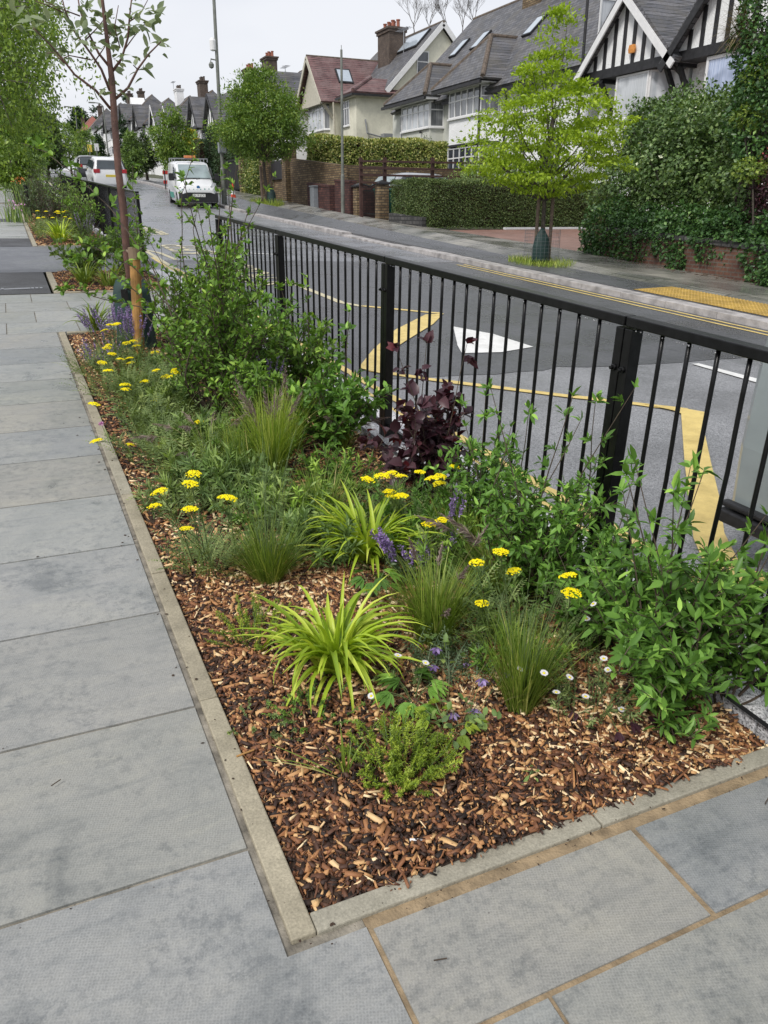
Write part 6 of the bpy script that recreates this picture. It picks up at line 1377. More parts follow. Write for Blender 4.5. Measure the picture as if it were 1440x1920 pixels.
# -- yarrows (heads placed from the photograph at the plant's own depth)
def heads(y, pts, dy=.12): return [AY(u, v, y + random.uniform(-dy, dy)) for u, v in pts]
yarrow('yarrow with six flat heads beside the left edging, nearest the slab path', B(385, 1075), heads(2.8, [(363, 884), (356, 902), (298, 917), (289, 945), (355, 950), (350, 987)], .1), 40, .22, .034)
yarrow('single-headed yarrow right of the six-headed one', B(445, 1060), heads(3.0, [(425, 928)], .02), 18, .16, .040)
yarrow('yarrow with a row of heads before the purple shrub', B(740, 1010), heads(2.95, [(690, 895), (716, 888), (735, 883), (752, 889), (730, 918), (752, 925), (735, 927)], .08), 34, .2, .033)
yarrow('yarrow whose heads stand in front of the purple shrub base', B(850, 1000), heads(2.9, [(788, 882), (812, 892), (826, 889), (823, 903), (853, 872)], .08), 20, .2, .033)
yarrow('yarrow with two heads beside the violet spikes', B(840, 1090), heads(2.6, [(828, 971), (805, 980)], .05), 16, .2, .03)
yarrow('yarrow with three heads left of the bushy right hand shrub', B(930, 1235), heads(1.98, [(894, 1050), (938, 1030), (963, 1066), (903, 1127)], .06), 22, .22, .030)
yarrow('yarrow with two heads against the front right evergreen shrub', B(1030, 1230), heads(1.72, [(1067, 1074), (1072, 1107)], .03), 14, .18, .031)
yarrow('yarrow colony with many heads on the left of the bed', (.70, 6.1, bedz(.7, 6.1)), heads(5.6, [(292, 692), (310, 703), (330, 692), (322, 703), (271, 712), (234, 718), (236, 727), (202, 692), (292, 747), (312, 764), (360, 712)], .3), 110, .26, .036, spread=.22)
yarrow('yarrow group at the left edging beside the violet catmint', (.62, 6.9, bedz(.6, 6.9)), heads(6.5, [(195, 617), (208, 607), (218, 605), (199, 650), (203, 645), (210, 661), (226, 671), (243, 669), (245, 678), (191, 677), (290, 658), (249, 637), (256, 646), (237, 641)], .3), 110, .24, .034, spread=.2)
yarrow('yarrow heads leaning over the left edging', (.62, 4.6, bedz(.6, 4.6)), heads(4.6, [(176, 754), (180, 823), (243, 831), (374, 788)], .1), 60, .26, .032, spread=.14)
ff = thing('ferny_plant', 'grey green feathery foliage in the left middle of the bed', 'plant', B(300, 830)); lb = LB(); n = 430; P = np.stack([rng.uniform(.55, 1.02, n), rng.uniform(3.9, 6.3, n), np.zeros(n)], 1); P[:, 2] = gz(P[:, 0], P[:, 1], .0); fronds(lb, P, rot_az(n), rng.uniform(.16, .36, n), rng.uniform(.2, .9, n), .8, 15, .040, .011); lb.build('foliage', M['ferny'], ff)
ff = thing('ferny_plant', 'feathery foliage around the yarrow behind the chartreuse clumps', 'plant', B(760, 980)); lb = LB(); n = 260; P = np.stack([rng.uniform(1.2, 1.7, n), rng.uniform(2.6, 3.5, n), np.zeros(n)], 1); P[:, 2] = gz(P[:, 0], P[:, 1], .0); fronds(lb, P, rot_az(n), rng.uniform(.12, .24, n), rng.uniform(.1, .7, n), .8, 14, .018, .005); lb.build('foliage', M['ferny'], ff)
ff = thing('ferny_plant', 'small grey feathery rosette right of the bright tufted grass', 'plant', B(850, 1280)); lb = LB(); n = 60; P = np.stack([rng.uniform(1.05, 1.25, n), rng.uniform(1.9, 2.1, n), np.zeros(n)], 1); P[:, 2] = gz(P[:, 0], P[:, 1], .0); fronds(lb, P, rot_az(n), rng.uniform(.12, .2, n), rng.uniform(.1, .7, n), .8, 14, .018, .005); lb.build('foliage', M['greyleaf'], ff)
# -- violet spikes
spikes('violet catmint at the far left corner below the yarrow heads', (.66, 7.3, bedz(.6, 7.3)), 34, .46, .26); spikes('violet catmint trailing to the left edging', (.52, 6.9, bedz(.5, 6.9)), 18, .26, .2, dens=40)
spikes('violet catmint spikes in front of the guardrail right of the chartreuse clumps', B(810, 1120), 22, .4, .18, tips=heads(2.75, [(785, 1020), (795, 1045), (700, 995), (715, 1010), (755, 1055), (850, 950), (860, 930), (700, 1110), (845, 985), (790, 1000)], .05), sh=.10)
spikes('pale violet flowers low behind the tall shrub', B(490, 790), 18, .40, .22, dens=50); spikes('violet catmint beside the timber stake below the yarrow', (.80, 7.0, bedz(.8, 7.0)), 22, .5, .2, dens=60); spikes('violet spikes leaning over the rear chartreuse clump', B(770, 1100), 9, .38, .14, tips=heads(2.6, [(700, 1000), (735, 1020), (720, 1006), (765, 1040)], .03), sh=.08); spikes('violet flowers between the shrubs left of the yellow grass', B(560, 830), 10, .32, .16, dens=30)
# -- lance-leaved wild greens filling the middle
for lab, (x, y), n, h, sp, Ln, m in (('broad soft green leaves amid the ferny foliage', (.82, 4.7), 26, .2, .26, .085, 'wildgrn'), ('light green leafy tuft below the tall shrub stems', (.9, 5.6), 26, .24, .26, .075, 'wildgrn'), ('bright narrow leaved plants right of the six-headed yarrow', (1.0, 3.0), 40, .24, .26, .06, 'wildgrn'), ('leafy green stems between the dark tufted grass and the rear chartreuse clump', (1.05, 3.35), 34, .2, .28, .05, 'shrub'), ('grey green leafy stems by the left edging beside the tufted grass', (.58, 3.7), 26, .2, .2, .05, 'ferny'), ('low green leaves behind the olive tufted grass', (1.38, 1.95), 28, .16, .2, .04, 'shrub'), ('upright leafy stems under the purple shrub', (1.55, 3.1), 34, .3, .26, .05, 'shrub2'), ('leafy weeds with long narrow leaves in the left middle of the bed', (.78, 3.9), 34, .26, .3, .075, 'wildgrn'), ('narrow leaved green plants between the yellow grass and the yarrow', (.95, 3.5), 40, .24, .3, .06, 'wildgrn'), ('soft green undergrowth beneath the tall shrub', (1.05, 4.3), 36, .22, .32, .06, 'shrub'), ('green undergrowth before the dark green shrubs', (1.4, 3.7), 34, .24, .28, .05, 'shrub'), ('dark undergrowth beneath the bushy right hand shrub', (1.55, 2.7), 34, .28, .26, .045, 'shrub'), ('leafy undergrowth at the foot of the far shrubs', (1.5, 6.3), 40, .4, .36, .06, 'shrub'), ('leafy undergrowth along the far end of the bed', (1.1, 6.4), 40, .3, .36, .05, 'wildgrn'), ('green undergrowth right of the violet spikes', (1.42, 2.2), 30, .26, .22, .045, 'wildgrn'), ('grey green leafy undergrowth beside the left hand yarrow colony', (.66, 5.2), 30, .2, .24, .05, 'ferny')):
    ground_plant('wild_greens', lab, (x, y, bedz(x, y)), n, h, sp, Ln, Ln * .2, m, dens=42, hi=False)
# -- low mats
ground_plant('sedum_mat', 'yellow green needle-leaved mat left of the largest chartreuse clump', B(478, 1200), 46, .15, .17, .013, .0032, 'thyme', dens=90); ground_plant('sedum_mat', 'yellow green needle-leaved mat nearest the camera in the open mulch', B(748, 1450), 110, .13, .17, .014, .0036, 'thyme', dens=95)
ground_plant('creeping_thyme', 'sparse dark creeping plant in the mulch below the chartreuse clump', B(590, 1345), 30, .09, .17, .011, .005, 'shrub', dens=40); ground_plant('creeping_thyme', 'sparse trailing sprigs left of the open mulch', B(485, 1370), 14, .05, .15, .012, .005, 'ferny', dens=34)
clump('grass_sprout', 'small green grass sprout beside the nearest needle-leaved mat', B(648, 1462), 14, .16, .006, (.2, .15), (.6, .4), 'grassd', r=.012); clump('grass_sprout', 'pair of long blades lying over the mulch', B(640, 1465), 3, .26, .006, (1.0, .1), (.5, .1), 'grassd', r=.01, az=(2.6, .3))
# lobed leaves
def rosette(name, lab, b, n, L_, W, mat, th=(.5, .25), cat='plant', lobes=3, up=.06, pl=.09):
    b = Vector(b); t = thing(name, lab, cat, b); lb = LB(); mb = MB(); P = []; D = []; NN = []; LL = []
    for i in range(n):
        a = i * 2.4 + rng.normal(0, .2); e = Vector((cos(a), sin(a), 0)); q = b + e * pl * rng.uniform(.5, 1.1) + Z * up * rng.uniform(.5, 1.4); mb.tube([b, b.lerp(q, .5) + Z * .015, q], .0016, 4)
        for k in range(-lobes, lobes + 1):
            aa = a + k * .42; P.append(tuple(q)); D.append((cos(aa), sin(aa), -.18 - .05 * abs(k))); NN.append((rng.normal(0, .15), rng.normal(0, .15), 1)); LL.append(L_ * (1 - .13 * abs(k)) * rng.uniform(.85, 1.1))
    lb.leaves(np.array(P), np.array(D), np.array(NN), np.array(LL), np.array(LL) * W, hi=True, rnd=np.repeat(rng.beta(2, 2, n), 2 * lobes + 1)); mb.build('stalks', M['stem'], t); lb.build('leaves', M[mat], t); return t
rosette('lobed_plant', 'glossy deeply lobed leaves behind the nearest needle-leaved mat', B(775, 1330), 10, .085, .30, 'shrub2', lobes=3, up=.07); rosette('lobed_plant', 'pale toothed leaves beside the glossy lobed ones', B(835, 1385), 8, .05, .5, 'thyme', lobes=2, up=.06)
rosette('lobed_plant', 'dark lobed leaves peeping between the two chartreuse clumps', B(700, 1130), 9, .08, .34, 'shrub2', lobes=2, up=.09); rosette('lobed_plant', 'grey lobed leaves left of the rear chartreuse clump', B(575, 1010), 8, .07, .34, 'greyleaf', lobes=2, up=.09)
rosette('seedling', 'tiny green seedling alone in the mulch near the front edging', B(995, 1468), 5, .055, .2, 'wildgrn', lobes=0, up=.03, pl=.012); rosette('lobed_plant', 'reddish brown sprawling leaves below the white daisies', B(1130, 1340), 14, .05, .34, 'purple', lobes=1, up=.03, pl=.16)
# daisies (fleabane): mat of fine stems with white flowers
def daisy_plant(lab, b, pts, n=26, h=.16, sp=.16):
    t = ground_plant('fleabane', lab, b, n, h, sp, .022, .005, 'ferny', 'flowering plant', dens=26); stm = MB()
    for q in pts:
        q = Vector(q); stm.tube([Vector((b[0], b[1], b[2])).lerp(Vector((q.x, q.y, b[2])), .6), q.lerp(Vector(b), .3), q - Z * .002], .0009, 4); lb = LB(); m = 30; a = np.arange(m) * 2 * pi / m; tl = Vector((rng.normal(0, .3), -.25 + rng.normal(0, .2), 1)).normalized()
        e1 = tl.cross(Vector((1, 0, 0))).normalized(); e2 = tl.cross(e1); D = np.outer(np.cos(a), tuple(e1)) + np.outer(np.sin(a), tuple(e2)) + np.array(tuple(tl)) * .12; P = np.array(tuple(q)) + D * .003
        lb.leaves(P, D, np.tile(tuple(tl), (m, 1)), rng.uniform(.0085, .011, m), .0026, hi=False, wide=.7); lb.build('petals', M['daisy'], t); mb = MB(); mb.lathe(q - Z * .0005, [(.0042, 0), (.0036, .0018), (.0012, .0028)], 10); mb.build('yellow_centre', M['yarrow'], t)
    stm.build('flower_stems', M['stem'], t); return t
daisy_plant('fleabane with white daisies beneath the front right evergreen shrub', tuple(B(1100, 1335)), heads(1.56, [(1043, 1298), (1068, 1270), (1140, 1256), (1132, 1235), (1209, 1297), (1098, 1306), (1165, 1330), (1020, 1262), (1230, 1335)], .04) , 34, .17, .2)
daisy_plant('fleabane with three white daisies before the largest chartreuse clump', tuple(B(745, 1290)), heads(1.86, [(696, 1305), (746, 1229), (798, 1243)], .03), 8, .1, .08)
daisy_plant('fleabane with pale daisies half hidden in the right hand shrub', tuple(B(1110, 1230)), heads(1.75, [(1112, 1132), (1100, 1160), (975, 1255)], .05), 14, .2, .12)
# columbines
def bells(lab, b, pts, col='violet'):
    b = Vector(b); t = thing('columbine', lab, 'flowering plant', b); mb = MB()
    for q in pts:
        q = Vector(q); mb.tube([b, b.lerp(q, .6) + Z * .02, q + Z * .012, q], .0012, 4); lb = LB(); m = 12; a = np.arange(m) * 2 * pi / m; D = np.stack([np.cos(a) * .5, np.sin(a) * .5, np.full(m, -1 + .9 * (np.arange(m) % 2))], 1); lb.leaves(np.tile(tuple(q), (m, 1)), D, np.stack([np.cos(a), np.sin(a), 0 * a + .4], 1), .024, .014, hi=True); lb.build('petals', M[col], t)
    mb.build('stems', M['stem'], t); lb = LB(); n = 40; P = np.array(tuple(b)) + np.stack([rng.normal(0, .05, n), rng.normal(0, .05, n), rng.uniform(.01, .12, n)], 1); lb.leaves(P, rng.normal(0, 1, (n, 3)), rng.normal(0, .4, (n, 3)) + np.array([0, 0, 1]), .03, .02, hi=True); lb.build('foliage', M['wildgrn'], t); return t
bells('columbine with deep violet flowers left of the olive tufted grass', B(865, 1390), heads(1.75, [(890, 1333), (904, 1276), (850, 1340), (985 - 30, 1262)], .03)); bells('columbine bud pair with dark and white petals in front of the bright grass', B(820, 1260), heads(1.98, [(818, 1217), (812, 1250), (876, 1245)], .02))
spk = clump('dry_tuft', 'straw coloured thin dry stems around the columbine', B(850, 1370), 40, .24, .0018, (.4, .3), (.3, .3), 'dry', 'dry plant', r=.06); 
ps = thing('scabious', 'single pink flower leaning over the left edging', 'flower', B(205, 850)); q = AY(190, 795, 4.55); mb = MB(); mb.tube([B(215, 850), q], .0014, 4); mb.build('stem', M['stem'], ps); lb = LB(); lb.leaves(np.tile(tuple(q), (24, 1)), rng.normal(0, 1, (24, 3)) + np.array([0, 0, .5]), rng.normal(0, 1, (24, 3)), .02, .01, hi=False); lb.build('petals', M['pink'], ps)
# cigarette end, twig with bud, larger loose chips, litter on slabs
def litter(name, lab, cat, p, L_, r, az, mat, mat2=None, flat=1):
    p = Vector(p); d = Vector((cos(az), sin(az), .02)); t = thing(name, lab, cat, p); mb = MB(); mb.tube([p - d * L_ / 2, p + d * L_ / 2], r, 8); mb.build('paper_tube' if mat2 else 'piece', M[mat], t)
    if mat2: mb = MB(); mb.tube([p + d * (L_ / 2 + .0002), p + d * (L_ / 2 + L_ * .5)], r * 1.02, 8); mb.build('filter', M[mat2], t)
p = B(776, 1592, .012); litter('cigarette_end', 'white cigarette end lying on the mulch near the front edging', 'cigarette end', p, .022, .0038, -.5, 'conewhite', 'carsilver')
p = G(460, 1412, .012); litter('twig', 'brown splinter of wood lying across the left edging stone', 'twig', p, .055, .003, .12, 'stake')
rb_ = MB()
for i in range(330):
    q = rng.random()
    if q < .40: y = rng.uniform(1.3, 7.5); x = E1(y) + rng.normal(.0, .022)
    elif q < .62: y = random.choice(rows[3:12]) + rng.normal(0, .008); x = rng.uniform(-.7, .28)
    elif q < .78: x = rng.uniform(.35, 2.0); y = 1.222 + rng.normal(0, .012)
    elif q < .88: y = rng.uniform(1.3, 6); x = .36 - .0062 * (y - 1.23) + rng.normal(0, .018)
    else: x = rng.uniform(-.6, 2.1); y = rng.uniform(.95, 6); y = min(y, 1.19) if x > .28 else y
    a = rng.uniform(0, 6.3); l = .0016 * math.exp(min(1.1, rng.normal(0, .75))) * (1 + .18 * y); w_ = l * rng.uniform(.25, .9); k = 5; zz = gzf(x, y, .0105 if (x > .3 or y < 1.24) else .002)
    ring = [(x + l * cos(a) * cos(t) * (1 + rng.normal(0, .25)) - w_ * sin(a) * sin(t), y + l * sin(a) * cos(t) + w_ * cos(a) * sin(t) * (1 + rng.normal(0, .25)), zz + SL * 0) for t in np.arange(k) * 2 * pi / k]
    rb_.add(ring + [(x, y, zz + l * .35)], [(j, (j + 1) % k, k) for j in range(k)], 0)
o = rb_.build('pavement_litter', M['soil']); tag(o, 'tiny dark crumbs of soil and bark gathered along the joints of the slabs', 'litter', kind='stuff')
for i, (x, y, lab) in enumerate(((-.12, 1.95, 'thin dark twig on the big slab left of the bed'), (.62, 1.06, 'curled brown leaf scrap on the front slab'), (1.7, 1.12, 'brown bark strip on the front right slab'))):
    litter('bark_scrap', lab, 'litter', (x, y, gzf(x, y, .012)), .03, .0016, rng.uniform(0, 3), 'twig')
# ================================================================== SAPLING, STAKE, BAG
b0 = Vector((.97, 7.85, bedz(.97, 7.85))); ST = 7.85
t = thing('sapling_tree', 'young whitebeam with smooth red brown trunk and large pale leaves on the left', 'tree', b0)
tr = MB(); tpts = [b0, AY(238, 480, ST), AY(232, 400, ST), AY(222, 320, ST), AY(215, 230, ST), AY(210, 150, ST), AY(206, 118, ST), AY(199, 60, ST), AY(192, 0, ST), AY(186, -60, ST)]
tr.tube(tpts, [.042, .036, .034, .032, .03, .027, .023, .017, .014, .01], 10); 
br = [[(208, 205), (180, 170), (140, 140), (118, 112), (95, 85), (62, 52)], [(206, 170), (190, 130), (170, 100), (140, 60), (122, 20), (110, -30)], [(205, 125), (185, 100), (165, 60), (150, 20), (142, -30)], [(210, 135), (228, 110), (240, 70), (243, 30), (250, -30)], [(217, 185), (240, 165), (258, 130), (280, 100), (302, 78)], [(243, 40), (262, 28), (277, 0)], [(176, 118), (195, 90), (208, 60)], [(170, 112), (130, 104), (112, 112)], [(232, 95), (250, 70), (275, 40)], [(150, 30), (110, 15), (60, -10)], [(120, 118), (100, 98), (88, 100)], [(258, 130), (250, 122)], [(122, 25), (90, 10), (66, 2)], [(225, 90), (215, 50), (222, 10)], [(160, 75), (180, 55), (200, 30)]]
lp = []; 
for i, q in enumerate(br):
    dy = random.uniform(-.35, .35); pts = [AY(u, v, ST + dy * k / len(q)) for k, (u, v) in enumerate(q)]; r0 = .0125 if i < 5 else .006
    tr.tube(pts, [r0 * (1 - .75 * k / len(q)) for k in range(len(q))], 6)
tr.build('trunk', M['redbark'], t, smooth=True)
cl = [(112, 105, 9), (95, 88, 5), (62, 52, 6), (50, 40, 4), (84, 40, 4), (130, 45, 7), (138, 58, 5), (108, 18, 6), (150, 12, 6), (165, 20, 5), (178, 48, 5), (203, 55, 8), (212, 72, 9), (205, 30, 7), (222, 100, 5), (232, 55, 7), (255, 40, 8), (268, 50, 7), (285, 25, 8), (302, 78, 6), (290, 40, 5), (246, 60, 6), (258, 128, 6), (275, 105, 4), (195, 168, 6), (226, 160, 5), (190, 182, 3), (140, 85, 3), (30, 30, 5), (120, -15, 6), (190, -20, 8), (250, -20, 8), (170, 80, 4), (215, 120, 4)]
P = []; 
for u, v, k in cl:
    c = AY(u, v, ST + random.uniform(-.35, .35))
    for j in range(int(k * 1.25)): P.append(tuple(c + Vector((rng.normal(0, .035), rng.normal(0, .035), rng.normal(0, .03)))))
P = np.array(P); n = len(P); lb = LB(); lb.leaves(P, rng.normal(0, 1, (n, 3)) * np.array([1, 1, .7]) + np.array([0, 0, .35]), rng.normal(0, .6, (n, 3)) + np.array([0, -.2, 1]), rng.uniform(.07, .135, n), rng.uniform(.04, .062, n), hi=True, fold=.12, droop=.2); lb.build('leaves', M['white_beam'], t)
t = thing('tree_stake', 'round orange brown timber stake tied beside the sapling', 'stake', (1.0, 7.35, bedz(1, 7.35))); a = G(263, 690, -.03); bt = AY(252, 472, a.y)
mb = MB(); mb.tube([a, a.lerp(bt, .5), bt], [.046, .045, .044], 14); mb.build('post', M['stake'], t, smooth=False); mb = MB(); mb.tube([bt - Z * .06, bt + Z * .035], [.052, .051], 14); mb.tube([bt - Z * .03, AY(238, 470, 7.8)], .012, 6); mb.build('rubber_cap', M['rubber'], t)
t = thing('watering_bag', 'dark green watering bag wrapped round the sapling foot', 'watering bag', (.95, 7.75, bedz(.9, 7.75))); mb = MB(); vs = []; nn = 26; base_ = Vector((.93, 7.72, bedz(.9, 7.7)))
for k in range(10):
    f = k / 9; z = .0 + .60 * f
    for j in range(nn):
        a = 2 * pi * j / nn; r = .165 * (1 - .12 * f - .45 * max(0, f - .75)) * (1 + .05 * sin(a * 5 + f * 5) + .035 * sin(a * 11 - 2 * f)); zz = z + .035 * sin(a * 3 + 1) * f; vs.append(base_ + Vector((r * cos(a) * 1.1, r * sin(a) * .9, zz)))
mb.add(vs, [(k * nn + j, k * nn + (j + 1) % nn, (k + 1) * nn + (j + 1) % nn, (k + 1) * nn + j) for k in range(9) for j in range(nn)] + [tuple(range(9 * nn, 10 * nn))]); mb.build('bag', M['gag'], t, smooth=True)
mb = MB(); mb.tube([base_ + Vector((-.1, -.15, .50)), base_ + Vector((-.05, -.17, .56)), base_ + Vector((.03, -.16, .5))], .012, 6); mb.obox(base_ + Vector((-.08, -.155, .5)), (.03, 0, 0), (0, .012, 0), (0, 0, .05)); mb.build('fill_flap', M['ink'], t)

# ================================================================== MID AND FAR BEDS
def bz(x, y): return (x, y, gzf(x, y, .0))
clump('daylily', 'yellow green clump in the small bed beyond the slab crossing', bz(.85, 12.4), 70, .5, .024, (.4, .25), (1.4, .4), 'lily2', 'strap-leaved plant', .1, 7, .3, sub='leaves')
clump('daylily', 'second yellow green clump at the corner of the small bed', bz(1.15, 12.0), 60, .5, .024, (.4, .25), (1.4, .4), 'lily2', 'strap-leaved plant', .1, 7, .3, sub='leaves')
shrub('leafy_shrub', 'bright green broad-leaved bush in the small bed beyond the slab crossing', bz(1.0, 13.2), .75, .5, 24, 9, 5, .10, .05, 'wildgrn', hi=False, t0=.1, twl=.25)
shrub('leafy_shrub', 'taller green bush by the kerb in the small bed', bz(1.55, 12.8), 1.0, .42, 20, 10, 5, .075, .036, 'shrub', hi=False, t0=.1, twl=.25)
clump('daylily', 'chartreuse clump at the near end of the far bed', bz(.95, 19.3), 80, .62, .034, (.45, .25), (1.3, .4), 'lily', 'strap-leaved plant', .12, 7, .3, sub='leaves')
yy_t = thing('yarrow', 'patch of yellow yarrow in the far bed above the chartreuse clump', 'flowering plant', bz(.9, 21)); lb = LB(); n = 200; P = np.stack([rng.uniform(.5, 1.5, n), rng.uniform(19.8, 23, n), np.zeros(n)], 1); P[:, 2] = gz(P[:, 0], P[:, 1], 0); fronds(lb, P, rot_az(n), rng.uniform(.3, .6, n), .3, .8, 8, .06, .02); lb.build('foliage', M['ferny'], yy_t)
for i in range(15):
    x, y = rng.uniform(.6, 1.4), rng.uniform(20, 22.8); flat_head(yy_t, (x, y, gzf(x, y, rng.uniform(.42, .6))), .045)
for lab, x, y, h, sp, m in (('dark twiggy bush in the near part of the far bed', 1.5, 20.2, 1.0, .55, 'shrub'), ('rounded light green bush against the far guardrail', 1.6, 22.5, 1.35, .6, 'wildgrn'), ('dusky twiggy bush in the middle of the far bed', 1.1, 24.5, 1.5, .7, 'darktree'), ('grey green bush leaning over the far path', .9, 27.5, 1.3, .6, 'greyleaf'), ('dense bush in the far bed by the guardrail', 1.6, 27, 1.5, .6, 'shrub'), ('green bush beyond the black bollard', 1.0, 31, 1.5, .8, 'wildgrn'), ('brownish green bush up the far bed', 1.3, 35, 1.6, .9, 'darktree'), ('bush with loose foliage at the top of the far bed', 1.2, 40, 1.8, .9, 'wildgrn')):
    shrub('far_bed_bush', lab, bz(x, y), h, sp, 26, 9, 5, .075, .04, m, 'bush', hi=False, t0=.05, twl=.32, sr=.01)
spikes('hazy violet flowers beside the far guardrail', bz(1.5, 19.4), 30, .6, .35, dens=30, sh=.2)
t = thing('bollard', 'short black post at the edge of the far path', 'post', bz(.62, 28.5)); mb = MB(); c = bz(.62, 28.5); mb.tube([c, (c[0], c[1], c[2] + .9)], .07, 12); part('shaft', mb, 'black', t); mb = MB(); mb.tube([(c[0], c[1], c[2] + .9), (c[0], c[1], c[2] + .96)], [.085, .08], 12); part('cap', mb, 'black', t)
for lab, c, m in (('orange lilies over the far bed', AY(38, 337, 31), 'orange'), ('pink flowers low beside the far path', AY(30, 385, 26), 'pink')):
    t = thing('flower_patch', lab, 'flowers', (c.x, c.y, gzf(c.x, c.y))); lb = LB(); n = 30; P = np.array(tuple(c)) + np.stack([rng.normal(0, .16, n), rng.normal(0, .2, n), rng.normal(0, .07, n)], 1); lb.leaves(P, rng.normal(0, 1, (n, 3)), rng.normal(0, 1, (n, 3)), .07, .04, hi=False); o_b = None; o_b = lb.build('blooms', M[m], t); o_b['kind'] = 'stuff'
    lb = LB(); n = 80; P = np.stack([rng.normal(c.x, .25, n), rng.normal(c.y, .25, n), np.zeros(n)], 1); P[:, 2] = gz(P[:, 0], P[:, 1]); lb.blades(P, rot_az(n), np.full(n, .2), np.full(n, .3), np.full(n, max(.3, c.z - gzf(c.x, c.y))), np.full(n, .03), k=5); lb.build('leaves', M['wildgrn'], t)

# ================================================================== TREES, HEDGES
def tree(name, lab, base, prof, mat, ncl, nlf, Ln, W, cr, trunk_r=.08, trunk_top=None, bark='bark', group=None, cat='tree', branches=26, lean=(0, 0), hi=False, squash=.55, flat=.75, axis=None, bright_top=True, rshift=0.0, hollow=.35):
    """prof: list of (z above base, radius) describing the crown outline; leaves in clusters with gaps"""
    base = Vector(base); t = thing(name, lab, cat, base, group); zs = np.array([p[0] for p in prof]); rs = np.array([p[1] for p in prof]); z0, z1 = zs[0], zs[-1]
    cz = []; wts = None
    zz = np.linspace(z0, z1, 60); ww = np.interp(zz, zs, rs) ** 1.3 + .02; ww /= ww.sum()
    Zc = rng.choice(zz, ncl, p=ww) + rng.normal(0, (z1 - z0) / 60, ncl); Rc = np.interp(Zc, zs, rs); rr = Rc * (hollow + (1 - hollow) * rng.random(ncl) ** .6) * rng.uniform(.78, 1.14, ncl); a = rot_az(ncl)
    lx = lean[0] * (Zc / z1); ly = lean[1] * (Zc / z1)
    C = np.stack([rr * np.cos(a) + lx, rr * np.sin(a) + ly, Zc], 1) + np.array(tuple(base))
    tt = trunk_top or (z0 + (z1 - z0) * .75); mb = MB(); top = base + Vector((lean[0] * tt / z1, lean[1] * tt / z1, tt))
    tp = [base - Z * .1] + [base.lerp(top, k / 6) + Vector((rng.normal(0, trunk_r * .35), rng.normal(0, trunk_r * .35), 0)) * (k > 1) for k in range(1, 7)]
    mb.tube(tp, [trunk_r * 1.15] + [trunk_r * (1 - .13 * k) for k in range(1, 7)], 8)
    for i in range(min(branches, ncl)):
        c = Vector(C[i]); h = (c.z - base.z); s = max(z0 * .93, h * .6 if h > z0 else z0 * .93); s = min(s, tt * .95); st = base.lerp(top, s / tt); mid = st.lerp(c, .5) - Z * .05 * (c - st).length + Vector((rng.normal(0, .05), rng.normal(0, .05), 0))
        mb.tube([st, mid, c], [trunk_r * .32, trunk_r * .2, trunk_r * .07], 5, cap=False)
    mb.build('trunk', M[bark], t, smooth=True)
    n = ncl * nlf; idx = np.repeat(np.arange(ncl), nlf); off = rng.normal(0, 1, (n, 3)) * cr * np.array([1, 1, squash]); sc_ = rng.uniform(.6, 1.3, ncl)[idx][:, None]
    P = C[idx] + off * sc_; out = unit(off + (C[idx] - np.array(tuple(base)) - np.array([0, 0, (z0 + z1) / 2])) * .25)
    D = unit(out * .7 + rng.normal(0, .6, (n, 3)) + np.array([0, 0, -.25 + .35 * flat])); Nn = unit(rng.normal(0, .55, (n, 3)) + np.array([0, 0, 1.0]))
    L_ = Ln * rng.uniform(.6, 1.2, n); rv = rng.beta(2.2, 2.4, n) * .75 + .25 * rng.random(ncl)[idx] + rshift
    lb = LB(); lb.leaves(P, D, Nn, L_, L_ * W / Ln, hi=hi, rnd=np.clip(rv, 0, 1)); lb.build('crown', M[mat], t); return t
